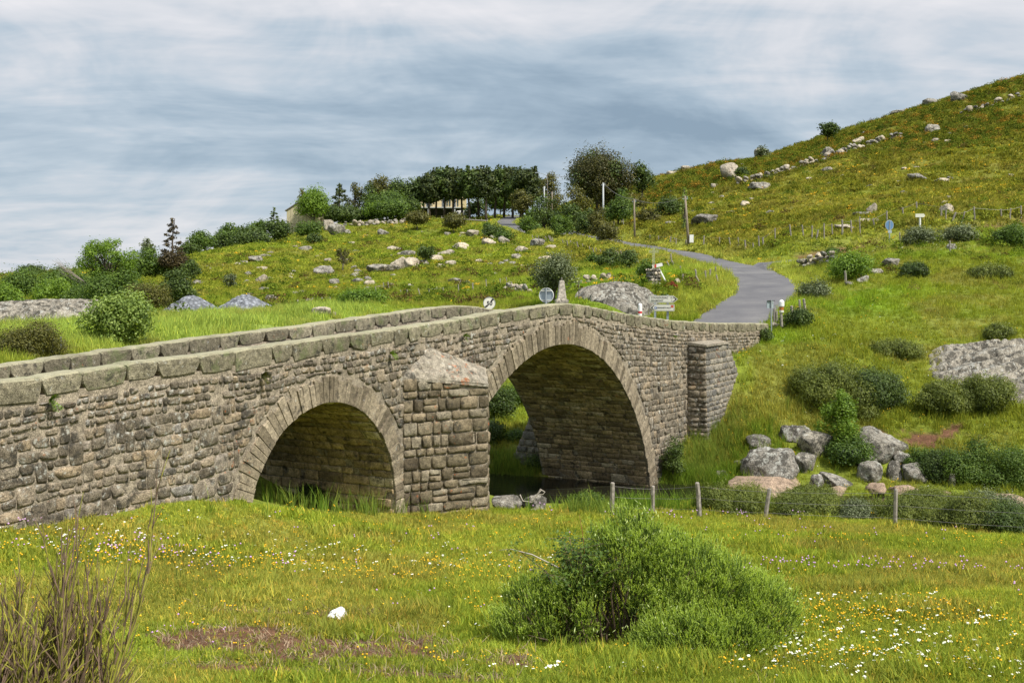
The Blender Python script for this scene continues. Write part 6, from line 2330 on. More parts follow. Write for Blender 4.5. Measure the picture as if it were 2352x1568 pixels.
# bramble rose tangled in its top, with bare twigs
r = np.random.RandomState(12)
rb = thing("bramble_rose", "thorny rose shoots with small leaves tangled in the broom bush", "bramble", bc + np.array([-0.62, 0.05, 0.0]))
mb = MB(); lv = []
for i in range(34):
    a = r.rand() * 2 * pi
    reach = np.array([cos(a) * 0.55 * r.rand() + (-0.25 if i < 6 else 0), sin(a) * 0.4 * r.rand(), 0.75 + 0.45 * r.rand()])
    m_ = reach * 0.5 + np.array([0, 0, 0.25])
    endp = reach + np.array([(r.rand() - .5) * .6, (r.rand() - .5) * .4, -0.05 + 0.15 * r.rand()])
    pth = [np.array([r.normal() * .1, r.normal() * .1, 0]), m_, reach, endp]
    mb.tube(pth, [0.008, 0.006, 0.004, 0.002], 4, cap=False, m=0 if i % 3 else 1)
    for k in range(70):
        f = r.rand() * 2 + 0.9
        j = int(min(f, 2)); c = pth[j] + (pth[min(j + 1, 3)] - pth[j]) * (f - j if j < 3 else 0)
        lv.append(c + r.normal(size=3) * 0.06)
mb.tube([(-0.25, 0, 0.85), (-0.55, 0, 1.0), (-0.78, 0, 1.06), (-0.92, 0, 1.05)], [0.009, .007, .005, .002], 5, m=2)
mb.tube([(0.1, 0, 0.9), (0.35, -.05, 1.05), (0.75, -.05, 1.22)], [0.008, .006, .002], 5, m=1)
mb.tube([(0.05, 0, 0.9), (0.02, 0, 1.2), (-0.02, 0, 1.45)], [0.004, .003, .0015], 5, m=3)
obj("stems", mb.mesh("stems", [M['twig_purple'], M['broom_brown'], M['twig_grey'], simple_mat('red_stem', (0.25, 0.05, 0.03), 0.7)], smooth=True), rb)
lv = np.array(lv)
obj("leaves", cards_mesh("leaves", cards(lv, np.tile([0, -.3, 1.0], (len(lv), 1)), 0.034, r), M['leaf_mid']), rb)

# leafless broom twigs in the left corner
def twigs(name, label, base, n, seed, hh, spread, leanx):
    r = np.random.RandomState(seed)
    root = thing(name, label, "shrub", base)
    ms = [MB(), MB()]
    for i in range(n):
        a = r.rand() * 2 * pi
        s0_ = np.array([r.normal() * 0.10, r.normal() * 0.10, -0.15])
        d = np.array([r.normal() * spread + leanx * r.rand(), r.normal() * spread * .7, 1.0])
        L = hh * (0.55 + 0.5 * r.rand())
        pts_ = [s0_]
        cur = d / np.linalg.norm(d)
        for k in range(6):
            cur = cur + np.array([0, 0, 0.22]) + r.normal(size=3) * 0.10
            cur /= np.linalg.norm(cur)
            pts_.append(pts_[-1] + cur * L / 6)
        which = 0 if r.rand() < 0.5 else 1
        ms[which].tube(pts_, [0.017, 0.014, 0.012, 0.009, 0.007, 0.006, 0.003], 5, cap=False)
        for k in range(16):
            j = 1 + int(r.rand() * 5)
            st = pts_[j]; sd_ = pts_[j] - pts_[j - 1]; sd_ = sd_ / np.linalg.norm(sd_) + r.normal(size=3) * 0.30; sd_[2] = abs(sd_[2]) + 0.3; sd_ /= np.linalg.norm(sd_)
            l = L * (0.12 + 0.24 * r.rand())
            e1 = st + sd_ * l * .5; e2 = e1 + (sd_ + np.array([0, 0, 0.35]) + r.normal(size=3) * .08) * l * .5
            ms[int(r.rand() < .6)].tube([st, e1, e2], [0.0085, 0.0065, 0.003], 4, cap=False)
            for q_ in range(3):
                st2 = e1 + (e2 - e1) * r.rand(); e3 = st2 + (sd_ + r.normal(size=3) * .25 + np.array([0, 0, .3])) * l * .35
                ms[int(r.rand() < .6)].tube([st2, e3], [0.005, 0.002], 3, cap=False)
    obj("green_twigs", ms[0].mesh("green_twigs", [M['twig_olive']], smooth=True), root)
    obj("brown_twigs", ms[1].mesh("brown_twigs", [M['twig_purple']], smooth=True), root)
    return root


def gpt(x, y):
    return np.array([x, y, float(height(x, y)[0])])


tw = lambda px, D: gpt((px - 1176) / F * D, D)
twigs("leafless_broom", "leafless purple and olive broom twigs in the lower left corner", tw(60, 7.6), 22, 3, 1.25, 0.62, 0.25)
twigs("leafless_broom", "tall leafless broom stems leaning right at the left edge of the meadow", tw(150, 7.7), 11, 4, 1.5, 0.40, 0.55)
twigs("leafless_broom", "dense low tangle of leafless broom at the left frame edge", tw(-40, 7.4), 22, 8, 1.0, 0.65, 0.3)
# ------------------------------------------------------------------ rocks
ICO2 = icosphere(2)
ICO3 = icosphere(3)


def rock_mesh(name, seed, sub=3, flat=0.75, mat='rock', blocky=0.5):
    r = np.random.RandomState(seed)
    v, f = ICO3 if sub == 3 else (ICO2 if sub == 2 else icosphere(4))
    v = v.copy()
    # planes shave the sphere into facets
    out_ = v.copy()
    rad = np.ones(len(v))
    for i in range(11):
        n_ = r.normal(size=3); n_ /= np.linalg.norm(n_)
        d = 0.50 + 0.36 * r.rand()
        dot = v @ n_
        with np.errstate(divide='ignore', invalid='ignore'):
            k = np.where(dot > 1e-3, d / dot, 9)
        rad = np.minimum(rad, k * blocky + (1 - blocky) * np.minimum(rad, k + 0.12))
    s_ = seed * 3.7
    nz = fbm(v[:, 0] * 1.7 + s_, v[:, 1] * 1.7 + v[:, 2] * 2.1 + s_, 4) - 0.5
    nz2 = fbm(v[:, 0] * 5 + v[:, 2] * 3 + s_, v[:, 1] * 5 + s_, 3) - 0.5
    rad = rad * (1 + 0.22 * nz + 0.16 * nz2)
    v = v * rad[:, None]
    v[:, 2] *= flat
    v /= np.abs(v[:, 0]).max()
    return mesh_np(name, v, tris=f, mats=[M[mat]], smooth=False)


RM = {}
for m_ in ('rock', 'pale_rock', 'pink_rock'):
    RM[m_] = [rock_mesh("boulder", 10 + i, 3, 0.8, m_, 0.9) for i in range(5)]
RM['small'] = [rock_mesh("stone", 40 + i, 2, 0.8, 'rock', 0.9) for i in range(5)]
RM['small_pale'] = [rock_mesh("stone", 50 + i, 2, 0.8, 'pale_rock', 0.9) for i in range(4)]


def boulder(px, base, wpx, hpx, kind, label, name="boulder", group=None, dmin=38, seed=0, rot=None, D=None, deep=0.85, sub=None, tilt=0):
    p_ = place(px, base, dmin) if D is None else P(px, base, D)
    D = p_[1]
    wd, ht = wpx / F * D * 1.12, hpx / F * D * 1.15
    p_ = np.array([p_[0], p_[1], max(p_[2], float(height(p_[0], p_[1])[0]) - 0.05)])
    me = RM[kind][seed % len(RM[kind])]
    vv = np.array([v.co[:] for v in me.vertices])
    zr = vv[:, 2].max() - vv[:, 2].min()
    o_ = obj(name, me, loc=(p_[0], p_[1] + wd * deep * 0.30, p_[2] + ht * 0.30), rot=(tilt * 0.3, tilt, (seed * 1.3) % 0.6 - 0.3 + (3.14159 if seed % 2 else 0)), scale=(wd / 2, wd / 2 * deep, ht * 1.15 / zr))
    tag(o_, label, "boulder" if name == "boulder" else "rock", group)
    return o_


for i, (px, base, w_, h_, kd, D, lab) in enumerate([
        (1788, 1122, 142, 72, 'rock', 41.5, "big domed grey boulder blotched black and white with lichen by the river"),
        (1772, 1152, 172, 48, 'pink_rock', 40.2, "long pinkish water-worn slab in front of the big lichened boulder"),
        (1700, 1145, 90, 30, 'pink_rock', 40.4, "pinkish slab end next to the little red stones"),
        (1909, 1154, 108, 34, 'pink_rock', 40.0, "flat pink river boulder below the tilted slab"),
        (1930, 1127, 84, 22, 'rock', 40.8, "dark slab tilted down to the right under the young tree"),
        (1875, 1130, 38, 36, 'rock', 40.6, "upright grey egg-shaped boulder beside the tilted slab"),
        (1878, 1088, 76, 62, 'rock', 43.0, "black and white lichened boulder behind the egg-shaped one"),
        (1840, 1052, 60, 30, 'rock', 44.2, "low grey rock behind the big domed boulder"),
        (2034, 1085, 124, 82, 'rock', 43.5, "large dark domed rock right of the slim young tree"),
        (2000, 1118, 56, 48, 'rock', 41.6, "grey boulder with pale top below the dark domed rock"),
        (2060, 1115, 40, 50, 'rock', 42.2, "small cracked rock under the edge of the dark domed rock"),
        (2105, 1118, 58, 46, 'rock', 42.0, "dark cracked block right of the dark domed rock"),
        (2082, 1154, 84, 38, 'pink_rock', 40.0, "pink river boulder under the dark cracked block"),
        (2162, 1153, 62, 24, 'pink_rock', 39.8, "smaller pink river boulder before the willow scrub"),
        (2322, 1163, 80, 22, 'pink_rock', 38.6, "low pink boulder at the right edge of the river"),
        (1656, 1104, 34, 24, 'rock', 42.5, "grey stone half hidden in bank grass left of the boulders"),
        (1642, 1133, 22, 12, 'pink_rock', 41.0, "leftmost little red-brown stone at the waterline"),
        (1667, 1134, 28, 14, 'pink_rock', 40.8, "middle little red-brown stone at the waterline"),
        (1681, 1124, 22, 14, 'pink_rock', 41.4, "uppermost little red-brown stone at the waterline"),
        (2168, 1095, 18, 30, 'rock', 42.5, "small pale upright rock among the willow scrub"),
        (2190, 1120, 18, 34, 'rock', 41.0, "narrow grey rock at the foot of the big willow"),
        (1163, 1174, 66, 34, 'rock', 31.6, "rounded lichened boulder just right of the bridge pier"),
        (1230, 1170, 64, 36, 'rock', 31.8, "second lichened boulder by the pier, with a branch lying on it"),
        (1225, 1178, 30, 10, 'rock', 31.0, "flat stone in the grass before the two pier boulders"),
        (1745, 1080, 60, 34, 'rock', 43.6, "grey boulder behind the left shoulder of the big domed one"),
        (1815, 1068, 60, 40, 'rock', 43.9, "lichened block wedged above the right side of the big domed boulder"),
        (1850, 1118, 56, 48, 'rock', 42.0, "dark-veined rock between the big domed boulder and the egg-shaped one"),
        (1985, 1092, 60, 40, 'rock', 42.9, "lichened rock at the left foot of the dark domed rock"),
        (2085, 1078, 70, 34, 'rock', 43.4, "flat-topped cracked ledge joined to the right of the dark domed rock"),
        (1845, 1156, 60, 22, 'pink_rock', 39.9, "low pink stone bridging the two long pinkish slabs"),
        (2020, 1150, 50, 22, 'pink_rock', 40.1, "low pinkish stone half under bank grass left of the pink pair"),
        (2125, 1152, 40, 22, 'pink_rock', 39.9, "rounded pink stone between the two pink river boulders"),
        (1290, 1182, 30, 8, 'rock', 30.6, "thin flat stone in the turf right of the pier boulders")]):
    boulder(px, base, w_, h_, kd, lab, seed=i, D=D, group="boulders of the riverside", tilt=0.35 if 'tilted down' in lab else 0)

nb = "boulders on the grassy slopes"
named = [
    (916, 617, 38, 28, 'pale_rock', "taller pale boulder of the pair high on the left slope"),
    (945, 617, 36, 24, 'pale_rock', "lower pale boulder beside the taller one on the left slope"),
    (968, 612, 30, 16, 'rock', "grey boulder under the small dark thorn tree"),
    (878, 628, 70, 22, 'rock', "long layered grey outcrop left of the two pale boulders"),
    (740, 632, 52, 24, 'rock', "dark wedge-shaped boulder below the thin stalky thorn tree"),
    (907, 576, 36, 12, 'pale_rock', "flat pale rock above the two pale boulders"),
    (936, 590, 36, 14, 'rock', "grey flat rock between the pale pair and the thorn tree"),
    (850, 655, 28, 12, 'pale_rock', "small pale stone above the field fence stakes"),
    (767, 657, 24, 18, 'rock', "rounded grey stone below the wedge-shaped boulder"),
    (622, 692, 34, 16, 'rock', "grey boulder low on the slope behind the gravel heaps"),
    (600, 650, 26, 20, 'pale_rock', "pale rounded boulder midway up the left slope"),
    (585, 601, 34, 12, 'rock', "dark flat rock near the left skyline bushes"),
    (558, 608, 22, 10, 'rock', "little dark rock beside the flat one near the skyline bushes"),
    (1085, 543, 30, 16, 'pale_rock', "white boulder group nearest the far road bend"),
    (1120, 562, 34, 16, 'pale_rock', "pale boulder below the far road bend bush"),
    (1157, 560, 24, 18, 'rock', "grey boulder at the roadside bush on the brow"),
    (1235, 567, 36, 18, 'rock', "dark squat boulder near the roadside stakes above the whitebeam"),
    (1268, 572, 28, 10, 'pale_rock', "pale flat boulder next to the roadside stakes"),
    (1186, 596, 22, 14, 'rock', "grey boulder between the brow and the whitebeam"),
    (1060, 573, 40, 18, 'pale_rock', "broad pale boulder in the line climbing to the road"),
    (1025, 588, 40, 16, 'pale_rock', "pale boulder, middle of the line climbing to the road"),
    (1000, 600, 36, 14, 'pale_rock', "pale boulder lowest in the line climbing to the road"),
    (752, 530, 30, 26, 'pale_rock', "pale pointed boulder right of the barn bushes"),
    (771, 540, 36, 26, 'rock', "large leaning boulder under the drooping cedar"),
    (797, 538, 16, 12, 'rock', "small boulder before the stone wall"),
    (879, 541, 26, 16, 'rock', "dark domed boulder standing clear of the stone wall"),
    (735, 724, 44, 18, 'pale_rock', "smooth pinkish boulder beside the dense bush behind the parapet"),
    (762, 726, 26, 10, 'pale_rock', "small pale stone touching the smooth pinkish boulder"),
    (1678, 412, 42, 40, 'pale_rock', "tall pale leaning boulder standing on the big hill"),
    (1905, 362, 32, 26, 'rock', "block boulder built into the hill wall by the lone tree"),
    (1975, 330, 30, 16, 'pale_rock', "pale pointed boulder uphill of the wall's end"),
    (1748, 352, 26, 20, 'rock', "boulder on the hill crest beside the pale bush"),
    (1545, 402, 40, 10, 'pale_rock', "long pale rock on the low end of the hill crest"),
    (1575, 392, 20, 12, 'pale_rock', "pale rock just above the long one on the hill crest"),
    (2142, 240, 44, 18, 'rock', "dark hump of rock on the high skyline"),
    (2208, 232, 46, 24, 'rock', "largest rock on the high skyline at the right"),
    (2070, 260, 40, 8, 'rock', "flat rock breaking the high skyline left of the humps"),
    (2150, 303, 40, 20, 'rock', "grey rock among brown heath high on the hill"),
    (2110, 414, 44, 18, 'rock', "grey domed boulder amid green cushions on the hill"),
    (2170, 418, 34, 10, 'pale_rock', "flat pale rock next to the grey domed boulder on the hill"),
    (2005, 490, 24, 24, 'pale_rock', "upright split rock above the stake fence"),
    (1990, 496, 50, 10, 'rock', "low slab at the foot of the upright split rock"),
    (1745, 435, 60, 18, 'rock', "broad grey rock face below the wall on the big hill"),
    (1622, 516, 60, 24, 'rock', "rough grey outcrop right of the tall wooden pole"),
    (1690, 490, 50, 8, 'rock', "flat outcrop above the rough one near the tall pole"),
    (1545, 515, 30, 8, 'rock', "low grey rock left of the tall wooden pole"),
    (1500, 505, 36, 12, 'rock', "grey rock behind the hillside fence by the second wooden pole"),
    (2005, 512, 60, 12, 'pale_rock', "long pale slab behind the blue round sign"),
    (1945, 526, 50, 12, 'pale_rock', "pale slab behind the middle of the stake fence"),
    (2180, 488, 34, 22, 'pale_rock', "pinkish boulder behind the fence right of the arrow sign"),
    (1985, 650, 34, 18, 'rock', "rounded boulder at the foot of the second grey post"),
    (1952, 655, 20, 8, 'rock', "small flat stone at the foot of the first grey post"),
    (2010, 628, 40, 12, 'rock', "layered rock right of the hazel bush"),
    (2050, 612, 40, 20, 'rock', "grey rock with a broken top uphill of the layered one"),
    (1556, 652, 14, 14, 'pale_rock', "small white stone in the grass inside the road bend"),
    (1785, 752, 26, 12, 'pale_rock', "pale stone at the foot of the bridge end sign post"),
    (1700, 1072, 30, 14, 'rock', "small grey stone in the bank grass above the river"),
    (2190, 573, 26, 14, 'rock', "small rock on the upper bank by the single post")]
for i, (px, base, w_, h_, kd, lab) in enumerate(named):
    boulder(px, base, w_, h_, kd, lab, seed=i + 3, group=nb, dmin=50 if base < 740 else 40)
# unnamed scatter of half sunk stones
r = np.random.RandomState(99)
cnt = 0
while cnt < 210:
    if cnt < 150:
        px = r.uniform(430, 1330); lo_ = np.interp(px, [430, 660, 850, 1000, 1200, 1330], [610, 562, 540, 530, 560, 600]); base = lo_ + (700 - lo_) * r.rand() ** 1.1
        lab = "grey stone half sunk in the grassy left slope"
    else:
        px = r.uniform(1500, 2345); lo_ = np.interp(px, [1500, 2352], [420, 215]); base = lo_ + (np.interp(px, [1500, 2352], [520, 470]) - lo_) * r.rand()
        lab = "stone half sunk in the turf of the big hill"
    base_p = place(px, base, 60)
    if not free_ground(np.array([base_p[0]]), np.array([base_p[1]]), 4.0)[0]:
        cnt += 1
        continue
    w_ = r.uniform(7, 20) * (1.6 if r.rand() < 0.15 else 1)
    kd = 'small' if r.rand() < 0.65 else 'small_pale'
    boulder(px, base, w_, w_ * r.uniform(0.28, 0.55), kd, lab, "stone", "half-sunk stones on the slopes", 60, seed=int(r.randint(100)))
    cnt += 1


# ---- ice-worn rock outcrops with split layers
def outcrop(name, label, cx_, cy_, rx, ry, rot, hh, seed, strike=0.25, n=110, dipx=0.0, kmat='rock', steps=1.0):
    u = np.linspace(-1.08, 1.08, n); v_ = np.linspace(-1.08, 1.08, n)
    Ug, Vg = np.meshgrid(u, v_, indexing='ij')
    xx = cx_ + Ug * rx * cos(rot) - Vg * ry * sin(rot)
    yy = cy_ + Ug * rx * sin(rot) + Vg * ry * cos(rot)
    rr_ = np.sqrt(Ug ** 2 + Vg ** 2) + 0.28 * (fbm(Ug * 2.2 + seed, Vg * 2.2 + seed, 4) - 0.5)
    env = np.sqrt(np.clip(1 - rr_ ** 2, 0, 1))
    q_ = (xx * cos(strike) + yy * sin(strike)); p_ = (-xx * sin(strike) + yy * cos(strike))
    wob = fbm(q_ * 0.5 + seed, p_ * 0.5, 4) * 2.2
    lay = p_ * 1.25 * steps + wob * 0.9
    saw = lay - np.floor(lay)
    crack = np.minimum(saw, 1 - saw)
    crk2 = np.abs(fbm(q_ * 1.3 + 9, p_ * 2.1 + seed, 4) - 0.5)
    z = height_base(xx, yy) - 0.12 + env * hh + ((1 - saw) * 0.42 - 0.30 * np.exp(-(crack / 0.10) ** 2) - 0.24 * np.exp(-(crk2 / 0.035) ** 2)) * np.clip(env * 1.6, 0, 1) * 0.9 + (fbm(xx * 3, yy * 3, 3) - .5) * 0.10 * hh
    z = np.where(env <= 0.0, height_base(xx, yy) - 0.5, z)
    idx = np.arange(n * n).reshape(n, n)
    q4 = np.stack([idx[:-1, :-1], idx[1:, :-1], idx[1:, 1:], idx[:-1, 1:]], -1).reshape(-1, 4)
    me = mesh_np(name, np.stack([xx, yy, z], -1).reshape(-1, 3), quads=q4, mats=[M[kmat]], smooth=False)
    if me.polygons[len(me.polygons) // 2].normal.z < 0: me.flip_normals()
    return tag(obj(name, me), label, "rock")


g0, g1, g2 = NOGRASS[0], NOGRASS[1], NOGRASS[2]
outcrop("rock_hump", "long grey ice-worn rock hump behind the parapet at the left edge", g0[0], g0[1], g0[2] * 1.05, g0[3], g0[4], 1.15, 2.0, 0.35)
outcrop("layered_rock", "layered grey rock outcrop behind the bridge below the stone pillar", g1[0], g1[1], g1[2] * 1.0, g1[3] * 0.85, g1[4], 0.62, 5.0, 0.3)
outcrop("rock_slab", "broad pale cracked rock slab on the bank at the right edge", g2[0], g2[1], g2[2] * 1.15, g2[3] * 1.15, g2[4], 0.34, 8.0, 0.15, kmat='rock')

# ---- gravel heaps
for i, (px, base, wp, hp, lab) in enumerate([(445, 722, 116, 30, "smaller grey gravel heap behind the parapet, nearer the sapling"), (563, 723, 128, 33, "larger grey gravel heap behind the parapet, nearer the bush")]):
    gi_ = NOGRASS[3 + i]
    D = gi_[1]; R_ = wp / F * D / 2 * 1.55; zg_ = at_depth(px, D)[2]; H_ = (P(px, base - hp, D)[2] - zg_) + 0.45
    n1_, n2_ = 40, 64
    V = []
    for a_ in range(n1_ + 1):
        for b_ in range(n2_):
            k = a_ / n1_; an = 2 * pi * b_ / n2_
            x_, y_ = k * R_ * cos(an), k * R_ * sin(an)
            hz = H_ * (1.12 - sqrt(k * k + 0.03) * 1.25)
            hz = max(hz, -0.3)
            hz += 0.07 * (fbm(np.array(x_ * 9 + 50), np.array(y_ * 9 + 20), 2) - .5) * 2 + 0.18 * (fbm(np.array(x_ * 1.5 + 10 * i), np.array(y_ * 1.5), 2) - .5)
            V.append((x_, y_, float(hz)))
    idx = np.arange((n1_ + 1) * n2_).reshape(n1_ + 1, n2_)
    q4 = np.stack([idx[:-1], idx[1:], np.roll(idx[1:], -1, 1), np.roll(idx[:-1], -1, 1)], -1).reshape(-1, 4)
    me = mesh_np("gravel_heap", V, quads=q4, mats=[M['gravel']])
    if me.polygons[n2_ * 20].normal.z < 0: me.flip_normals()
    tag(obj("gravel_heap", me, loc=(gi_[0], gi_[1], zg_)), lab, "gravel heap", "gravel heaps behind the parapet")


# ---- dry stone walls: lines of individual stones
def stone_wall(name, label, px_line, step, size, rows, seed, dmin=60, mats=('small', 'small_pale')):
    r = np.random.RandomState(seed)
    pts_ = [place(x, y, dmin) for x, y in px_line]
    root = thing(name, label, "stone wall", pts_[0])
    pts_ = np.array(pts_)
    L = np.concatenate([[0], np.cumsum(np.hypot(*np.diff(pts_[:, :2], axis=0).T))])
    s = 0
    while s < L[-1]:
        x_ = np.interp(s, L, pts_[:, 0]); y_ = np.interp(s, L, pts_[:, 1])
        z_ = float(height(x_, y_)[0])
        nrow = rows if r.rand() < .8 else max(1, rows - 1)
        for k in range(nrow):
            sz = size * r.uniform(0.7, 1.3)
            me = RM[mats[0] if r.rand() < .6 else mats[1]][r.randint(4)]
            obj("stone", me, root, loc=(x_ + r.normal() * size * .2 - pts_[0][0], y_ + r.normal() * size * .2 - pts_[0][1], z_ + size * (0.3 + 0.62 * k) - pts_[0][2]), rot=(r.normal() * .3, r.normal() * .3, r.rand() * 6), scale=(sz * .62, sz * .55, sz * .5))
        s += step * r.uniform(0.8, 1.2)


stone_wall("dry_stone_wall", "tumbled dry stone wall below the dark wood", [(795, 520), (850, 519), (900, 516), (930, 512)], 0.95, 0.85, 2, 1)
stone_wall("dry_stone_wall", "dry stone wall running up the big hill to the block boulder", [(1700, 424), (1760, 410), (1830, 388), (1900, 368), (1960, 346), (2020, 330), (2068, 318)], 1.0, 0.95, 2, 2)
stone_wall("dry_stone_wall", "dark line of wall stones high on the right of the hill", [(2215, 262), (2260, 252), (2310, 236), (2345, 222)], 1.1, 0.9, 2, 3)
stone_wall("dry_stone_wall", "short dry stone wall on the bank beside the hazel bush", [(1838, 612), (1862, 611), (1888, 606), (1912, 604)], 0.42, 0.5, 3, 4, 70, ('small_pale', 'small'))
stone_wall("dry_stone_wall", "low broken stones beside the whitebeam above the bridge", [(1170, 668), (1190, 672), (1215, 672)], 0.4, 0.42, 2, 5, 60, ('small_pale', 'small'))
stone_wall("dry_stone_wall", "low row of pale stones right of the whitebeam", [(1335, 652), (1360, 648), (1400, 642)], 0.5, 0.42, 2, 6, 60, ('small_pale', 'small'))
# ------------------------------------------------------------------ fences
def fence(name, label, posts, mat='post_wood', wires=2, rad=0.045, dmin=6, wire_r=0.004, D=None, group=None, every_wire=True, plabel=None):
    """posts: (px_top, py_top, px_base, py_base)"""
    P0 = None
    data = []
    for (xt, yt, xb, yb) in posts:
        p_ = place(xb, yb, dmin)
        dd = p_[1]
        top = P(xt, yt, dd)
        data.append((p_, top))
    root = thing(name, label, "fence", data[0][0], 0, group)
    o_ = data[0][0]
    r = np.random.RandomState(int(posts[0][0]) % 1000)
    for i, (b_, t_) in enumerate(data):
        mb = MB()
        rr_ = rad * r.uniform(0.8, 1.25)
        n = 7
        ax = (t_ - b_)
        path = [b_ - ax * 0.12 - o_, b_ + ax * 0.35 + r.normal(size=3) * .006 - o_, b_ + ax * 0.7 + r.normal(size=3) * .008 - o_, t_ - ax * 0.03 - o_, t_ - o_]
        mb.tube(path, [rr_ * 1.05, rr_, rr_ * .97, rr_ * .93, rr_ * .6], n)
        obj("post", mb.mesh("post", [M[mat]]), root)
    for k in range(wires):
        f = 0.88 - 0.33 * k
        mb = MB()
        for (b0, t0), (b1, t1) in zip(data[:-1], data[1:]):
            a_ = b0 + (t0 - b0) * f - o_; c_ = b1 + (t1 - b1) * f - o_
            if np.linalg.norm(a_ - c_) > 25: continue
            mb.tube([a_, (a_ + c_) / 2 - np.array([0, 0, 0.02]), c_], wire_r, 3, cap=False)
        if mb.n:
            obj("wire", mb.mesh("wire", [M['wire']]), root)
    return root


fence("wire_fence", "post and wire fence along the river side of the meadow",
      [(1240, 1120, 1241, 1152), (1407, 1107, 1405, 1181), (1500, 1115, 1499, 1180), (1601, 1107, 1607, 1187), (1768, 1121, 1758, 1193), (2058, 1122, 2056, 1208), (2400, 1135, 2398, 1235)], rad=0.055, wires=3, wire_r=0.004)
c2 = lambda z, y: (1751 + z * 0.2075, 448 + y * 0.2075)
st = [(5, 470, 8, 560), (140, 365, 143, 492), (303, 328, 318, 472), (440, 330, 457, 462), (552, 338, 548, 478), (618, 385, 600, 488), (683, 312, 684, 475), (768, 318, 776, 448), (884, 272, 886, 448), (980, 278, 986, 420),
      (1078, 238, 1083, 420), (1230, 255, 1235, 360), (1378, 175, 1380, 330), (1550, 135, 1560, 230), (1706, 75, 1712, 180), (1982, 120, 1980, 250), (2035, 165, 2030, 282), (2142, 190, 2105, 290), (2240, 182, 2215, 290), (2343, 128, 2350, 262)]
fence("stake_fence", "leaning grey stakes of the fence above the cut bank on the big hill", [(*c2(a, b_), *c2(c, d)) for a, b_, c, d in st] + [(2299, 480, 2300, 500), (2321, 478, 2320, 502), (2345, 472, 2345, 498)], wires=1, rad=0.075, dmin=104, wire_r=0.008)
c3 = lambda z, y: (1176 + z * 0.293, 287 + y * 0.293)
st = [(1080, 862, 1082, 905), (1148, 868, 1150, 912), (1243, 875, 1242, 918), (1272, 882, 1274, 918), (1287, 888, 1285, 944), (1365, 900, 1366, 940), (1505, 868, 1502, 945), (1626, 878, 1627, 944), (1700, 880, 1716, 958), (1772, 880, 1778, 955), (1826, 902, 1832, 980), (1890, 925, 1893, 972), (1932, 868, 1938, 960), (1966, 880, 1972, 952)]
fence("stake_fence", "stake fence along the foot of the big hill beside the roadside verge", [(*c3(a, b_), *c3(c, d)) for a, b_, c, d in st], wires=1, rad=0.07, dmin=104, wire_r=0.008)
st = [(800, 755, 802, 820), (870, 740, 876, 800), (738, 785, 742, 815), (855, 708, 860, 765), (1030, 682, 1042, 750), (1275, 598, 1288, 650), (1198, 620, 1200, 650), (1408, 570, 1412, 605)]
fence("stake_fence", "pale stakes on the hillside between the concrete pole and the wall", [(*c3(a, b_), *c3(c, d)) for a, b_, c, d in st], wires=0, rad=0.085, dmin=130)
st = [(158, 862, 166, 905), (184, 870, 190, 900), (208, 868, 206, 905), (262, 872, 276, 918), (286, 866, 304, 922), (296, 870, 316, 925), (312, 880, 326, 925), (395, 898, 402, 930), (430, 905, 440, 962), (458, 905, 462, 945), (485, 920, 492, 968), (508, 915, 524, 978), (552, 930, 556, 970), (605, 950, 612, 985),
      (628, 962, 650, 1018), (655, 960, 664, 1000), (690, 975, 700, 1010), (812, 985, 832, 1045), (826, 990, 842, 1048), (850, 985, 860, 1020), (962, 1045, 985, 1092), (984, 1055, 998, 1100), (1245, 1008, 1253, 1098), (1210, 1070, 1240, 1118), (1255, 1065, 1268, 1115), (1320, 1105, 1322, 1140), (1338, 1165, 1335, 1220), (1436, 1130, 1446, 1190),
      (1440, 1180, 1468, 1235), (1515, 1140, 1518, 1215), (1554, 1128, 1550, 1200), (1596, 1108, 1597, 1160), (1602, 1175, 1612, 1232)]
fence("roadside_fence", "crooked stakes running down the lower side of the road to the bend", [(*c3(a, b_), *c3(c, d)) for a, b_, c, d in st], wires=1, rad=0.06, dmin=62, wire_r=0.006)
c4 = lambda z, y: (588 + z * 0.25009, 344.5 + y * 0.25009)
st = [(182, 1410, 186, 1445), (228, 1405, 230, 1445), (382, 1375, 385, 1420), (474, 1360, 477, 1405), (518, 1355, 523, 1405), (605, 1350, 607, 1395), (678, 1350, 680, 1390), (797, 1325, 798, 1360), (866, 1300, 869, 1340), (1097, 1250, 1100, 1345), (1168, 1215, 1178, 1290), (1212, 1210, 1220, 1275), (1326, 1285, 1330, 1325),
      (1388, 1280, 1392, 1345), (1488, 1270, 1508, 1345), (1586, 1270, 1592, 1325), (1718, 1262, 1722, 1312), (1858, 1235, 1862, 1322), (1876, 1188, 1878, 1240), (1990, 1220, 1993, 1300), (2112, 1185, 2117, 1272), (2240, 1180, 2246, 1230), (2298, 1168, 2300, 1235), (2345, 1210, 2348, 1260)]
fence("field_fence", "short weathered stakes across the foot of the left slope", [(*c4(a, b_), *c4(c, d)) for a, b_, c, d in st], wires=1, rad=0.05, dmin=62, wire_r=0.005)
st = [(770, 683, 772, 700), (805, 680, 806, 698), (832, 682, 833, 698), (855, 680, 856, 694), (885, 672, 886, 694), (912, 668, 913, 692), (990, 662, 991, 685), (1026, 660, 1027, 684), (1096, 655, 1098, 684)]
fence("garden_fence", "thin fence posts above the stone wall below the dark wood", [(*c4(a, b_ - 6), *c4(c, d)) for a, b_, c, d in st], wires=1, rad=0.06, dmin=180, wire_r=0.01)
fence("two_posts", "pair of grey fence posts beside the hazel bush", [(c2(918, 838)[0], c2(918, 838)[1], *c2(924, 975)), (c2(1085, 800)[0], c2(1085, 800)[1], *c2(1098, 915))], wires=1, rad=0.07, dmin=62)
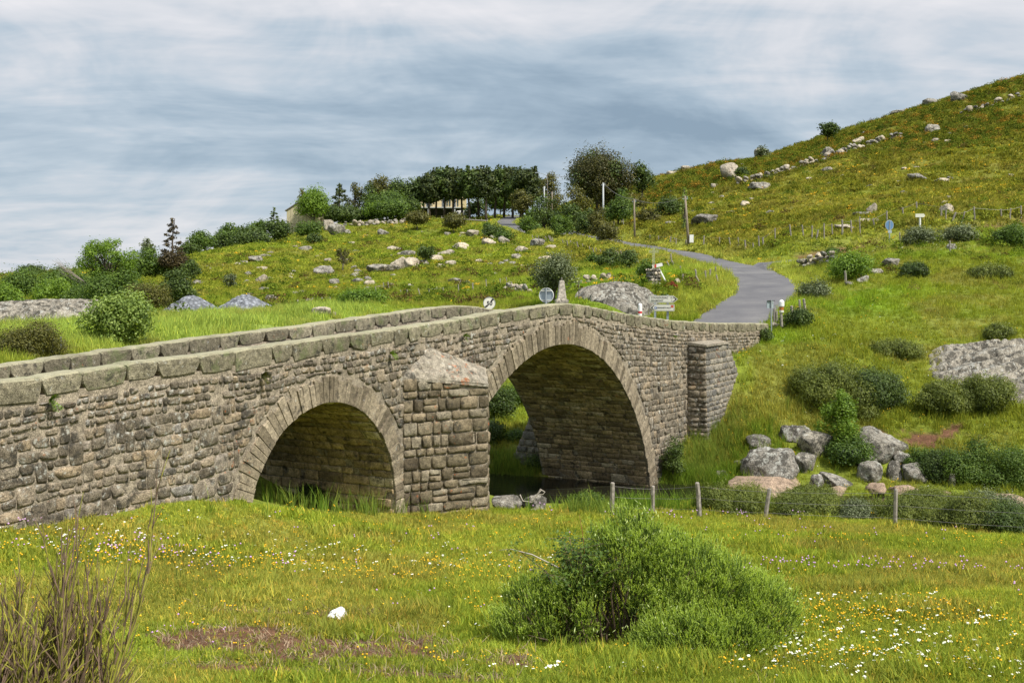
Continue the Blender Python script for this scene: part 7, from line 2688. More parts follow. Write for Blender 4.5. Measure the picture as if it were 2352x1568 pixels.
fence("bank_posts", "two weathered posts standing apart on the upper right bank", [(c2(2075, 505)[0], c2(2075, 505)[1], *c2(2078, 640)), (c2(1520, 410)[0], c2(1520, 410)[1], *c2(1525, 520))], wires=0, rad=0.06, dmin=70)
fence("bridge_end_posts", "short stakes behind the bridge end beside the dark broom bush", [(1779, 708, 1778, 742), (1784, 714, 1783, 742), (1818, 702, 1820, 728), (1836, 688, 1838, 722), (1846, 686, 1850, 720)], wires=0, rad=0.07, dmin=50, mat='post_wood')
fence("wire_fence", "thin iron posts in the grass around the layered rock", [(1409, 632, 1411, 676), (1329, 645, 1330, 690), (1500, 628, 1502, 650)], wires=2, rad=0.02, dmin=58, mat='rust')
fence("wire_fence", "dark stakes showing in front of the olive bush behind the left parapet", [(97, 780, 98, 815), (110, 785, 111, 815), (124, 778, 125, 812), (140, 772, 141, 812), (118, 790, 119, 818)], wires=1, rad=0.02, dmin=26, mat='steel')

# driftwood branch on the pier boulder
q = P(1235, 1137, 31.5)
mb = MB()
mb.tube([q + [-0.5, 0, 0.02], q + [-0.42, 0, -0.16], q + [-0.15, 0, -0.2], q + [0.0, 0, 0.05], q + [0.12, 0, 0.16]], [0.02, 0.022, 0.02, 0.02, 0.012], 5)
mb.tube([q + [0.0, 0, 0.05], q + [0.08, .02, 0.17], q + [0.2, .02, 0.09], q + [0.15, .02, 0.02], q + [0.02, 0, 0.04]], [0.02, 0.018, 0.016, 0.014, 0.012], 5)
tag(obj("driftwood_branch", mb.mesh("driftwood_branch", [M['twig_grey']], smooth=True)), "twisted bare branch lying over the boulders by the pier", "branch")


# ------------------------------------------------------------------ poles and their cables
def pole(px, top, base, mat, label, rad=0.14, xt=None, dmin=100, name="utility_pole", D=None, extra=None, group="utility poles along the road"):
    p_ = place(px, base, dmin) if D is None else at_depth(px, D)
    t_ = P(px if xt is None else xt, top, p_[1])
    root = thing(name, label, "utility pole", p_, 0, group)
    mb = MB()
    mb.tube([np.array([0, 0, -0.4]), (t_ - p_) * 0.5, t_ - p_], [rad * 1.15, rad, rad * 0.75], 8)
    obj("shaft", mb.mesh("shaft", [M[mat]], smooth=True), root)
    mb = MB()
    mb.box((t_ - p_) - np.array([0, 0, 0.35]), (rad * 4.5, 0.08, 0.08))
    mb.tube([(t_ - p_) + [rad * 1.6, 0, -0.3], (t_ - p_) + [rad * 1.6, 0, -0.05]], 0.05, 6)
    obj("insulator", mb.mesh("insulator", [M['steel']]), root)
    return root, p_, t_


pc, pcb, pct = pole(1385.5, 420, 532, 'concrete', "pale concrete pole beside the road, in front of the maple thicket", 0.15)
pa, pab, pat = pole(1458, 457, 548, 'pole_wood', "wooden pole on the verge between the concrete pole and the box pole", 0.13, xt=1456.5)
pb, pbb, pbt = pole(1582, 450, 566, 'pole_wood', "leaning wooden pole with a white meter box near its foot", 0.15, xt=1573.5)
mb = MB(); mb.box((0.28, -0.18, 0.95), (0.48, 0.3, 0.95)); obj("meter_box", mb.mesh("meter_box", [M['white']]), pb)
p1, p1b, p1t = pole(1268, 440, 497, 'pole_wood', "wooden pole against the dark bush below the lone birch", 0.13, dmin=150)
p2, p2b, p2t = pole(1234, 400, 478, 'dark_post', "tallest dark pole standing clear against the sky at the end of the pines", 0.16, dmin=170)
p3, p3b, p3t = pole(1199, 446, 516, 'pole_wood', "wooden pole propped by a slanting strut at the road's top", 0.13, dmin=150)
mb = MB(); mb.tube([(p3t - p3b) * 0.93, P(1214, 510, p3b[1]) - p3b + np.array([0, 0, -0.3])], 0.12, 7); obj("strut", mb.mesh("strut", [M['pole_wood']]), p3)
p4, p4b, p4t = pole(1222, 444, 478, 'pole_wood', "thin wooden pole left of the tallest dark pole", 0.10, dmin=170)
p5, p5b, p5t = pole(1250, 428, 452, 'concrete', "pale pole half hidden in the lone birch", 0.14, D=225)
sl_ = thing("street_lamp", "street lamp arm reaching out beside the lone birch top", "street lamp", at_depth(1257, 222))
pt_ = P(1257, 400, 222) - np.array(sl_.location)
mb = MB(); mb.tube([(0, 0, -0.3), pt_], [0.09, 0.06], 7); obj("lamp_post", mb.mesh("lamp_post", [M['pole_wood']]), sl_)
mb = MB(); mb.tube([pt_ - [0, 0, .3], pt_ + [-1.0, 0, 0.1], pt_ + [-1.7, 0, 0.25]], 0.06, 5); mb.box(pt_ + np.array([-1.9, 0, 0.25]), (0.9, 0.3, 0.16)); obj("lamp_head", mb.mesh("lamp_head", [M['steel']]), sl_)


def cable(a, b_, label, sag=0.02, rad=0.02):
    a = np.array(a); b_ = np.array(b_)
    L = np.linalg.norm(b_ - a)
    pth = [a + (b_ - a) * k - np.array([0, 0, 4 * sag * L * k * (1 - k)]) for k in np.linspace(0, 1, 14)]
    mb = MB(); mb.tube(pth, rad, 4)
    tag(obj("overhead_cable", mb.mesh("overhead_cable", [M['wire']])), label, "cable", "overhead cables")


cable(p2t, p5t + np.array([0, 0, 2.3]), "cable from the tallest dark pole to the lone birch")
cable(pct, pat, "cable sagging from the concrete pole to the next wooden pole", 0.03, 0.025)
cable(pat, pbt, "cable between the two wooden poles right of the concrete pole", 0.035, 0.025)
cable(p3t, p4t, "cable joining the propped pole and the thin pole", 0.02)
cable(p4t, p2t - np.array([0, 0, 2.6]), "cable from the thin pole to the tallest dark pole", 0.02)
cable(P(1300, 406, 215), P(1257, 402, 222), "cable between the street lamp and the maple", 0.01, 0.03)
cable(P(1490, 399, 235), P(1590, 384, 300), "cable above the hill crest right of the dark fir", 0.01, 0.03)


# ------------------------------------------------------------------ signs by the bridge
def text_mesh(body, size, mat, name="lettering", spacing=1.0, extrude=0.002, bold=0.0):
    cu = bpy.data.curves.new(name, 'FONT')
    cu.body = body
    cu.size = size
    cu.extrude = extrude
    cu.offset = bold
    cu.space_character = spacing
    cu.align_x = 'CENTER'; cu.align_y = 'CENTER'
    cu.resolution_u = 2
    tmp = bpy.data.objects.new("t", cu)
    COL.objects.link(tmp)
    dg = bpy.context.evaluated_depsgraph_get()
    me = bpy.data.meshes.new_from_object(tmp.evaluated_get(dg))
    bpy.data.objects.remove(tmp)
    me.name = name
    me.materials.clear(); me.materials.append(M[mat])
    return me


def disc(r_, y0, y1, n=36, rim=0.0):
    mb = MB()
    ring = [(r_ * cos(2 * pi * k / n), r_ * sin(2 * pi * k / n)) for k in range(n)]
    mb.prism(ring, y0, y1)
    return mb


# end-of-fifty disc behind the far parapet
def yaw_to_cam(p_, off=0.0):
    return -atan2(p_[0], p_[1]) + off


D = 41.0
c = P(1124, 696, D)
g = gpt(c[0], c[1])
s50 = thing("end_of_speed_limit_sign", "round white end-of-50 limit sign with a broken black bar behind the far parapet", "road sign", (c[0], c[1], c[2]), yaw_to_cam(c, radians(10)))
R_ = 13.6 / F * D
obj("plate", disc(R_, 0.0, 0.02).mesh("plate", [M['sign_white']]), s50)
mb = MB()
n = 40
for k in range(n):
    a0_, a1_ = 2 * pi * k / n, 2 * pi * (k + 1) / n
    v = [(rr_ * cos(a), y_, rr_ * sin(a)) for a in (a0_, a1_) for rr_ in (R_ * .985, R_ * 1.03) for y_ in (-0.012, 0.03)]
    mb.add(v, [(0, 4, 6, 2), (2, 6, 7, 3), (0, 1, 5, 4), (1, 3, 7, 5)])
obj("rim", mb.mesh("rim", [M['steel']]), s50)
mb = MB()
def bar(p0, p1, w_, y_=-0.004):
    p0 = np.array(p0); p1 = np.array(p1); d = (p1 - p0) / np.linalg.norm(p1 - p0); n_ = np.array([-d[1], d[0]]) * w_ / 2
    q4 = [p0 - n_, p1 - n_, p1 + n_, p0 + n_]
    mb.add([(x, y_, z) for x, z in q4] + [(x, 0.0, z) for x, z in q4], [(0, 1, 2, 3), (0, 4, 5, 1), (1, 5, 6, 2), (2, 6, 7, 3), (3, 7, 4, 0)])
bar((R_ * 0.30, R_ * 0.34), (R_ * 0.70, R_ * 0.68), R_ * .30)
bar((-R_ * 0.70, -R_ * 0.66), (-R_ * 0.32, -R_ * 0.42), R_ * .28)
obj("black_bar", mb.mesh("black_bar", [M['black']]), s50)
obj("number", text_mesh("50", R_ * 0.98, 'black', "number", 1.0, 0.002, 0.006 * R_ * 3), s50, loc=(0.01, -0.009, -R_ * 0.06), rot=(pi / 2, 0, 0))
mb = MB(); mb.tube([(0, 0.05, R_ * 0.6), (0, 0.05, max(g[2] - c[2] - 0.3, -1.5))], 0.03, 8); obj("post", mb.mesh("post", [M['steel']]), s50)

# back of the other disc
D = 41.5
c = P(1255, 678, D)
g = gpt(c[0], c[1])
sb = thing("round_sign_back", "grey back of a round road sign with two clamps beside the obelisk", "road sign", (c[0], c[1], c[2]), yaw_to_cam(c, radians(-14)))
R_ = 16.6 / F * D
obj("plate", disc(R_, 0.0, 0.012).mesh("plate", [M['sign_back']]), sb)
mb = MB()
for k in range(n):
    a0_, a1_ = 2 * pi * k / n, 2 * pi * (k + 1) / n
    v = [(rr_ * cos(a), y_, rr_ * sin(a)) for a in (a0_, a1_) for rr_ in (R_ * .97, R_ * 1.03) for y_ in (-0.025, 0.02)]
    mb.add(v, [(0, 4, 6, 2), (2, 6, 7, 3), (0, 1, 5, 4), (1, 3, 7, 5)])
obj("rim", mb.mesh("rim", [M['white']]), sb)
mb = MB(); mb.tube([(0, -0.05, R_ * 1.02), (0, -0.05, max(g[2] - c[2] - 0.3, -1.5))], 0.028, 8); obj("post", mb.mesh("post", [M['steel']]), sb)
for zz_ in (0.62, -0.72):
    mb = MB(); hw_2 = sqrt(1 - zz_ * zz_) * R_ * 0.98; mb.box((0, -0.018, R_ * zz_), (2 * hw_2, 0.03, 0.035)); obj("clamp", mb.mesh("clamp", [M['sign_white']]), sb)

# obelisk at the crown of the bridge, standing on the far parapet line
tO, zO = on_line(1290, 697, 3.2)
xy = Bxy(tO, 3.6)
Dq = on_line(1290, 693, BW - 0.5)
tt = Dq[0]; xy = Bxy(tt, BW - 0.5); D = xy[1]
px_m = D / F
zb = P(1290, 693.5, D)[2]
ob = thing("granite_obelisk", "slender granite obelisk with a moulded foot at the crown of the bridge", "obelisk", (xy[0], xy[1], zb), TH - radians(55))
mb = MB()
mb.box((0, 0, -0.3), (26 * px_m, 26 * px_m, 0.62)); mb.box((0, 0, 0.045), (28 * px_m, 28 * px_m, 0.09)); mb.box((0, 0, 0.11), (24 * px_m, 24 * px_m, 0.05), taper=0.9)
obj("plinth", mb.mesh("plinth", [M['granite_obelisk']]), ob)
mb = MB()
Hs = 48 * px_m
b0, b1 = 20 * px_m / 2, 10.5 * px_m / 2
ch = 0.018
V = []
for z_, b_ in ((0.13, b0), (Hs, b1), (Hs + 0.025, b1 * 0.7)):
    cz_ = ch if z_ < Hs + .01 else ch * .6
    V += [(-b_ + cz_, -b_, z_), (b_ - cz_, -b_, z_), (b_, -b_ + cz_, z_), (b_, b_ - cz_, z_), (b_ - cz_, b_, z_), (-b_ + cz_, b_, z_), (-b_, b_ - cz_, z_), (-b_, -b_ + cz_, z_)]
Fs = [(r_ * 8 + i, r_ * 8 + (i + 1) % 8, (r_ + 1) * 8 + (i + 1) % 8, (r_ + 1) * 8 + i) for r_ in range(2) for i in range(8)] + [tuple(range(16, 24))]
mb.add(V, Fs)
obj("shaft", mb.mesh("shaft", [M['granite_obelisk']]), ob)
mb = MB(); mb.tube([(0, 0, Hs), (0, 0, Hs + 0.09)], [0.035, 0.025], 8); mb.tube([(0, 0, Hs + 0.09), (0, 0, Hs + 0.14)], [0.04, 0.012], 8)
obj("iron_stub", mb.mesh("iron_stub", [M['rust']]), ob)

# red and white bollard
D = 52.0
c = P(1470, 724, D); k_ = D / F
bo = thing("marker_post", "white marker post with a red band and domed top behind the parapet", "marker post", (c[0], c[1], c[2]))
def lathe(prof, n=20):
    V = []; Fs = []
    for r_, z_ in prof:
        V += [(r_ * cos(2 * pi * i / n), r_ * sin(2 * pi * i / n), z_) for i in range(n)]
    for j in range(len(prof) - 1):
        for i in range(n):
            Fs.append((j * n + i, j * n + (i + 1) % n, (j + 1) * n + (i + 1) % n, (j + 1) * n + i))
    return V, Fs
rb_ = 4.6 * k_
zg = float(height(c[0], c[1])[0]) - c[2]
mb = MB(); mb.add(*lathe([(rb_, zg - 0.2), (rb_, 4.5 * k_)])); mb.add(*lathe([(rb_, 9.3 * k_), (rb_, 22 * k_), (rb_ * .95, 24.5 * k_), (rb_ * .75, 26.3 * k_), (rb_ * .4, 27.3 * k_), (0.001, 27.6 * k_)]))
obj("post", mb.mesh("post", [M['white']], smooth=True), bo)
mb = MB(); mb.add(*lathe([(rb_ * 1.01, 4.4 * k_), (rb_ * 1.01, 9.4 * k_)])); obj("red_band", mb.mesh("red_band", [M['red']], smooth=True), bo)


# direction signs: an upper arrow to the right, a lower arrow to the left, on two posts
def arrow_sign(name, label, c, k_, W_, H_, point, lines, symbols, yaw):
    root = thing(name, label, "direction sign", c, yaw)
    tip = H_ * 0.62
    def outline(g_):
        w2, h2 = W_ / 2 - g_, H_ / 2 - g_
        cut = H_ * 0.10
        p_ = [(-w2 + cut, -h2), (w2 - tip, -h2), (w2 - g_ * .4, 0), (w2 - tip, h2), (-w2 + cut, h2), (-w2, h2 - cut), (-w2, -h2 + cut)]
        if point < 0:
            p_ = [(-x, z) for x, z in p_][::-1]
        return p_
    mb = MB(); mb.prism(outline(0), 0.0, 0.045); obj("panel", mb.mesh("panel", [M['sign_white']]), root)
    mb = MB()
    o1, o2 = outline(H_ * 0.07), outline(H_ * 0.105)
    n_ = len(o1)
    for i in range(n_):
        j = (i + 1) % n_
        mb.add([(o1[i][0], -0.003, o1[i][1]), (o1[j][0], -0.003, o1[j][1]), (o2[j][0], -0.003, o2[j][1]), (o2[i][0], -0.003, o2[i][1])], [(0, 1, 2, 3)])
    w2 = W_ / 2
    s_ = point
    h2 = H_ / 2 - H_ * .10
    # dark chevron at the point
    mb.add([(s_ * (w2 - tip * 0.98), -0.003, h2), (s_ * (w2 - H_ * 0.10), -0.003, 0), (s_ * (w2 - tip * 0.98), -0.003, -h2), (s_ * (w2 - tip * 1.14), -0.003, -h2), (s_ * (w2 - H_ * 0.36), -0.003, 0), (s_ * (w2 - tip * 1.14), -0.003, h2)],
           [(0, 1, 4, 5), (1, 2, 3, 4)])
    obj("black_border", mb.mesh("black_border", [M['black']]), root)
    for (txt, x_, z_, sz, sp) in lines:
        obj("lettering", text_mesh(txt, sz, 'black', "lettering", sp, 0.002, sz * 0.008), root, loc=(x_, -0.005, z_), rot=(pi / 2, 0, 0))
    for (mat, x_, z_, sz, inner) in symbols:
        mb = MB(); mb.box((x_, -0.004, z_), (sz, 0.006, sz), m=0)
        if inner == 'bed':
            mb.box((x_, -0.009, z_), (sz * .55, 0.004, sz * .38), m=1)
        else:
            mb.add([(x_ + sz * .3 * cos(a), -0.009, z_ + sz * .3 * sin(a)) for a in np.linspace(0, 2 * pi, 9)[:-1]], [tuple(range(8))], 1)
        obj("symbol", mb.mesh("symbol", [M[mat], M['white'] if inner == 'bed' else M['orange']]), root)
    return root


D = 57.0; k_ = D / F
cs = P(1523.5, 687, D)
yw = yaw_to_cam(cs, radians(0))
W1, H1 = 66 * k_, 16.5 * k_
arrow_sign("direction_sign", "upper white arrow sign to COUGOUSSAC and GRAMONT pointing right", cs, k_, W1, H1, 1,
           [("COUGOUSSAC", -W1 * .5 + 24.5 * k_, 3.0 * k_, 5.6 * k_, 1.05), ("GRAMONT", -W1 * .5 + 18.6 * k_, -3.4 * k_, 5.6 * k_, 1.05), ("0", 18 * k_, 3.0 * k_, 5.6 * k_, 1), (".8", 22 * k_, 2.2 * k_, 3.6 * k_, 1), ("1", 18.3 * k_, -3.4 * k_, 5.6 * k_, 1), (".5", 22 * k_, -4.2 * k_, 3.6 * k_, 1)], [], yw)
cl = P(1521, 706.5, D)
W2, H2 = 56 * k_, 15.5 * k_
arrow_sign("direction_sign", "lower white arrow sign to GRANDVALS pointing left, with blue and red symbols", cl, k_, W2, H2, -1,
           [("GRANDVALS", 3.4 * k_, -0.3 * k_, 5.4 * k_, 1.02)], [('blue', -15 * k_, -0.4 * k_, 5.0 * k_, 'bed'), ('red', 22.6 * k_, 2.8 * k_, 5.2 * k_, 'dot')], yw)
for i, xp in enumerate((1505.5, 1534.5)):
    c_ = P(xp, 677.5, D)
    b_ = float(height(c_[0], c_[1] + 0.09)[0])
    mb = MB(); mb.box((0, 0, (b_ - 0.3 - c_[2]) / 2), (5.0 * k_, 0.08, -(b_ - 0.3 - c_[2])))
    tag(obj("sign_post", mb.mesh("sign_post", [M['steel']]), loc=(c_[0], c_[1] + 0.10, c_[2]), rot=(0, 0, yw)), "grey steel post carrying the direction signs, %s" % ("nearer the marker post" if i == 0 else "nearer the road"), "sign post", "posts of the direction signs")

# stone pillar carrying an iron lattice cross
pb_ = place(1501, 655, 58)
D = pb_[1]; k_ = D / F
pr = thing("stone_pillar", "squat rough stone pillar with an iron cross on top beside the road bend", "monument", pb_, radians(18))
w_ = 25 * k_; hh_ = (655 - 617) * k_
v, f = icosphere(0)
nn = 9
V = []; idxs = {}
lv_ = np.linspace(-0.3, hh_, 12)
for j, z_ in enumerate(lv_):
    for i in range(24):
        a = 2 * pi * i / 24
        sq = 1 / max(abs(cos(a)), abs(sin(a)))
        sq = min(sq, 1.28)
        rr_ = w_ / 2 * sq * (1.0 - 0.02 * j / 11) * (1 + 0.10 * (vnoise(i * 0.9 + 3, j * 1.1) - .5) + 0.06 * (vnoise(i * 2.3, j * 2.7 + 5) - .5))
        V.append((rr_ * cos(a), rr_ * sin(a), z_))
Fs = [(j * 24 + i, j * 24 + (i + 1) % 24, (j + 1) * 24 + (i + 1) % 24, (j + 1) * 24 + i) for j in range(11) for i in range(24)] + [tuple(range(11 * 24, 12 * 24))]
obj("pillar_core", mesh_np("pillar_core", V, faces=Fs, mats=[M['rock']]), pr)
r = np.random.RandomState(3)
for row in range(5):
    for side in range(4):
        for i in range(3):
            sz = w_ / 3 * r.uniform(.8, 1.1)
            a_ = (-w_ / 3 + i * w_ / 3) + r.normal() * .01
            z_ = hh_ * (row + 0.5) / 5
            dx_, dy_ = [(0, -1), (1, 0), (0, 1), (-1, 0)][side]
            obj("stone", RM['small' if r.rand() < .7 else 'small_pale'][r.randint(4)], pr, loc=(dx_ * w_ * .47 + (a_ if dx_ == 0 else 0), dy_ * w_ * .47 + (a_ if dy_ == 0 else 0), z_), rot=(0, 0, r.rand() * 3), scale=(sz * .52, sz * .42, hh_ / 5 * .52))
kx = thing("iron_cross", "pale iron lattice cross standing on the rough stone pillar", "cross", (pb_[0], pb_[1], pb_[2] + hh_), 0)
tz = (617 - 566) * k_
mb = MB()
hw2 = 2.6 * k_
for sx_ in (-1, 1):
    mb.tube([(sx_ * hw2, 0, 0), (sx_ * hw2 * .75, 0, tz * .93)], 0.012, 5)
nz_ = 11
for i in range(nz_):
    z0_, z1_ = tz * .93 * i / nz_, tz * .93 * (i + 1) / nz_
    mb.tube([(-hw2 * (1 - .25 * i / nz_), 0, z0_), (hw2 * (1 - .25 * i / nz_), 0, z1_)], 0.009, 4)
    mb.tube([(hw2 * (1 - .25 * i / nz_), 0, z0_), (-hw2 * (1 - .25 * i / nz_), 0, z1_)], 0.009, 4)
obj("lattice_mast", mb.mesh("lattice_mast", [M['cross_paint']]), kx)
mb = MB()
zc_2 = tz * 0.76
for dz in (-1, 1):
    mb.tube([(-11.5 * k_, 0, zc_2 + dz * 2.0 * k_), (11.5 * k_, 0, zc_2 + dz * 2.0 * k_)], 0.014, 5)
for i in range(8):
    mb.tube([(-11.5 * k_ + 23 * k_ * i / 8, 0, zc_2 - 2 * k_), (-11.5 * k_ + 23 * k_ * (i + 1) / 8, 0, zc_2 + 2 * k_)], 0.009, 4)
mb.tube([(0, 0, tz * .93), (0, 0, tz * 1.03)], 0.012, 5)
obj("cross_arm", mb.mesh("cross_arm", [M['cross_paint']]), kx)

# toppled arrow sign leaning on the pillar
b_ = place(1535, 652, 58); D = b_[1] - 0.3; k_ = D / F
b_ = P(1535, 655, D)
tp_ = P(1513, 616, D)
lp = thing("leaning_sign", "toppled white post with a red-tailed arrow board leaning on the stone pillar", "road sign", b_)
mb = MB(); mb.tube([(0, 0, -0.1), (tp_ - b_)], [0.055, 0.06], 8); obj("post", mb.mesh("post", [M['white']]), lp)
ap_ = P(1511, 609.5, D) - b_
sl_a = radians(13)
def rot2(x, z): return (ap_[0] + x * cos(sl_a) - z * sin(sl_a), ap_[2] + x * sin(sl_a) + z * cos(sl_a))
Wd, Hd = 27 * k_, 7.5 * k_
out_l = [rot2(*q_) for q_ in [(-Wd * .5, -Hd / 2), (Wd * .36, -Hd / 2), (Wd * .5, 0), (Wd * .36, Hd / 2), (-Wd * .5, Hd / 2)]]
mb = MB(); mb.prism(out_l, -0.10, -0.06); obj("arrow_board", mb.mesh("arrow_board", [M['white']]), lp)
out_l = [rot2(*q_) for q_ in [(-Wd * .40, -Hd / 2 * .98), (-Wd * .18, -Hd / 2 * .98), (-Wd * .12, Hd / 2 * .98), (-Wd * .34, Hd / 2 * .98)]]
mb = MB(); mb.prism(out_l, -0.106, -0.10); obj("red_stripe", mb.mesh("red_stripe", [M['red']]), lp)
out_l = [rot2(*q_) for q_ in [(Wd * .40, -Hd * .36), (Wd * .53, 0), (Wd * .40, Hd * .36)]]
mb = MB(); mb.prism(out_l, -0.107, -0.07); obj("black_tip", mb.mesh("black_tip", [M['black']]), lp)
pr_ = make_tree("red_sorrel", "patch of rust-red sorrel at the foot of the leaning sign", "plant", place(1540, 664, 56), 0.55, 0.9, 'bush', 'red_plant', 'bark', 0.07, 1.0, 5)

# sign seen from behind and the white-capped post at the bridge end
D = 55.5; k_ = D / F
c = P(1770.5, 699, D)
g = gpt(c[0], c[1])
bs = thing("small_sign_back", "two small grey panels seen from behind on a steel post at the bridge end", "road sign", c, yaw_to_cam(c, radians(20)))
mb = MB(); mb.box((-3.5 * k_, 0, 0), (12 * k_, 0.03, 17 * k_)); mb.box((-9.0 * k_, 0.0, 0), (1.0 * k_, .06, 17.6 * k_)); obj("panel", mb.mesh("panel", [M['sign_back']]), bs)
mb = MB(); mb.box((4.5 * k_, 0.08, 0), (8 * k_, 0.03, 17 * k_), rotz=0.7); obj("panel", mb.mesh("panel", [M['sign_back']]), bs)
mb = MB(); mb.box((0, -0.03, 8.6 * k_), (17 * k_, 0.09, 0.03)); obj("bracket", mb.mesh("bracket", [M['dark']]), bs)
gz_b = P(1774, 760, D)[2] - c[2] - 0.3
mb = MB(); mb.tube([(0.0, -0.05, 10.5 * k_), (1.5 * k_, -0.05, gz_b)], 0.034, 8); obj("post", mb.mesh("post", [M['steel']]), bs)
D = 56.5; k_ = D / F
c = P(1795, 704, D)
wc = thing("white_capped_post", "wooden post with a white cap and rust-orange band beside the road sign backs", "post", c)
mb = MB(); mb.add(*lathe([(6.2 * k_, 0.0), (6.6 * k_, 2 * k_), (6.4 * k_, 11 * k_), (4.6 * k_, 14 * k_), (0.5 * k_, 16.2 * k_), (0.001, 16.2 * k_)], 12)); mb.add([(6.2 * k_ * cos(i * pi / 6), 6.2 * k_ * sin(i * pi / 6), 0) for i in range(12)], [tuple(range(12))]); obj("white_cap", mb.mesh("white_cap", [M['white']]), wc)
mb = MB(); mb.add(*lathe([(4.8 * k_, -8 * k_), (5.2 * k_, 0.2 * k_)], 10)); obj("orange_band", mb.mesh("orange_band", [M['orange']]), wc)
mb = MB(); mb.add(*lathe([(3.6 * k_, -15 * k_), (5.4 * k_, -13 * k_), (5.4 * k_, -9 * k_), (3.0 * k_, -8 * k_)], 10)); obj("white_collar", mb.mesh("white_collar", [M['sign_white']]), wc)
mb = MB(); mb.tube([(0, 0, -9 * k_), (-0.01, 0, -20 * k_), (1.2 * k_, 0, -46 * k_)], [2.6 * k_, 2.8 * k_, 3.2 * k_], 8); obj("post", mb.mesh("post", [M['post_wood']]), wc)

# blue disc and white arrow on the crest of the bank
D = 97.0; k_ = D / F
c = P(2043, 517, D); g = gpt(c[0], c[1])
bd = thing("blue_round_sign", "blue round sign turned edgewise on the crest below the stake fence", "road sign", c, yaw_to_cam(c, radians(38)))
obj("plate", disc(11.5 * k_, 0, 0.02).mesh("plate", [M['sign_back']]), bd)
mb = disc(10.2 * k_, -0.008, 0.0); obj("blue_face", mb.mesh("blue_face", [simple_mat("faded_blue", (0.10, 0.20, 0.36), 0.5)]), bd)
mb = MB(); mb.tube([(0, -0.03, 10 * k_), (0, -0.03, g[2] - c[2] - 0.3)], 0.05, 8); obj("post", mb.mesh("post", [M['steel']]), bd)
mb = MB(); mb.box((0, -0.06, -15 * k_), (10 * k_, .04, 6 * k_)); obj("plaque", mb.mesh("plaque", [M['sign_back']]), bd)
c = P(2114, 495, 100.0); g = gpt(c[0], c[1]); k_ = 100 / F
wa = thing("white_arrow_sign", "small blank white arrow board on a post above the flowering bank", "road sign", c)
mb = MB(); mb.prism([(-11 * k_, -4 * k_), (8 * k_, -4 * k_), (11 * k_, 0), (8 * k_, 4 * k_), (-11 * k_, 4 * k_)], 0, 0.05); obj("arrow_board", mb.mesh("arrow_board", [M['sign_white']]), wa)
mb = MB(); mb.tube([(0, 0.1, 2 * k_), (1.5 * k_, 0.1, g[2] - c[2] - 0.3)], 0.08, 8); obj("post", mb.mesh("post", [M['white']]), wa)

# crumpled piece of white foam in the meadow
c = place(775, 1424)
k_ = c[1] / F
r = np.random.RandomState(6)
v, f = icosphere(3)
v = v.copy()
n1_ = fbm(v[:, 0] * 2.3 + 4, v[:, 1] * 2.3 + v[:, 2] * 1.9 + 7, 3) - .5
rad = 1 + 0.5 * n1_
for i in range(12):
    n_ = r.normal(size=3); n_ /= np.linalg.norm(n_); dt = v @ n_
    rad = np.minimum(rad, np.where(dt > 1e-3, (0.6 + .3 * r.rand()) / np.maximum(dt, 1e-3), 9))
v = v * rad[:, None]
v[:, 2] = v[:, 2] * (0.62 + 0.25 * v[:, 0])
v *= 27 * k_
tag(obj("foam_block", mesh_np("foam_block", v, tris=f, mats=[M['foam']]), loc=(c[0], c[1], c[2] + 13 * k_)), "crumpled white plastic lump lying on the meadow by a bare patch", "rubbish")

# ------------------------------------------------------------------ farm buildings
D = 284.0; k_ = D / F
hc = at_depth(1010, D)
hx = lambda px: (px - 1010) * k_
hz = lambda py: (640 - py) * k_ - hc[2]
hs = thing("farmhouse", "cream farmhouse with a balcony over a dark ground floor behind the tall pines", "house", hc, radians(4))
mb = MB(); mb.box(((hx(938) + hx(1072)) / 2, 4.0, (hz(478) + hz(437)) / 2), (hx(1072) - hx(938), 8.0, hz(437) - hz(478))); obj("upper_wall", mb.mesh("upper_wall", [M['cream']]), hs)
mb = MB(); mb.box(((hx(942) + hx(1066)) / 2, 4.6, (hz(478) + hz(500)) / 2), (hx(1066) - hx(942), 7.0, hz(478) - hz(500))); obj("ground_floor", mb.mesh("ground_floor", [M['dark']]), hs)
mb = MB(); mb.box(((hx(930) + hx(1062)) / 2, -0.7, hz(478.5)), (hx(1062) - hx(930), 1.8, 0.22)); obj("balcony", mb.mesh("balcony", [M['concrete']]), hs)
for i in range(26):
    x_ = hx(932) + (hx(1060) - hx(932)) * i / 25
    mb = MB(); mb.box((x_, -1.5, hz(474.5)), (0.04, 0.04, 0.8)); obj("baluster", mb.mesh("baluster", [M['steel']]), hs)
mb = MB(); mb.box(((hx(930) + hx(1062)) / 2, -1.5, hz(471)), (hx(1062) - hx(930), .06, .06)); obj("handrail", mb.mesh("handrail", [M['steel']]), hs)
for (x0_, x1_) in ((980, 986), (1016, 1023), (1040, 1048), (958, 964)):
    w_o = obj("window", None, hs); w_o.empty_display_size = .1
    mb = MB(); mb.box((hx((x0_ + x1_) / 2), -0.05, (hz(455) + hz(477)) / 2), ((x1_ - x0_) * k_, 0.12, hz(455) - hz(477))); obj("frame", mb.mesh("frame", [M['white']]), w_o)
    mb = MB(); mb.box((hx((x0_ + x1_) / 2), -0.10, (hz(456) + hz(476.5)) / 2), ((x1_ - x0_ - 1.4) * k_, 0.08, hz(456) - hz(476.5))); obj("pane", mb.mesh("pane", [M['glass']]), w_o)
for x_ in (975, 991, 1028, 1052, 1034):
    mb = MB(); mb.box((hx(x_), -0.08, (hz(455) + hz(474)) / 2), (3.2 * k_, .08, hz(455) - hz(474))); obj("shutter", mb.mesh("shutter", [M['shutter']]), hs)
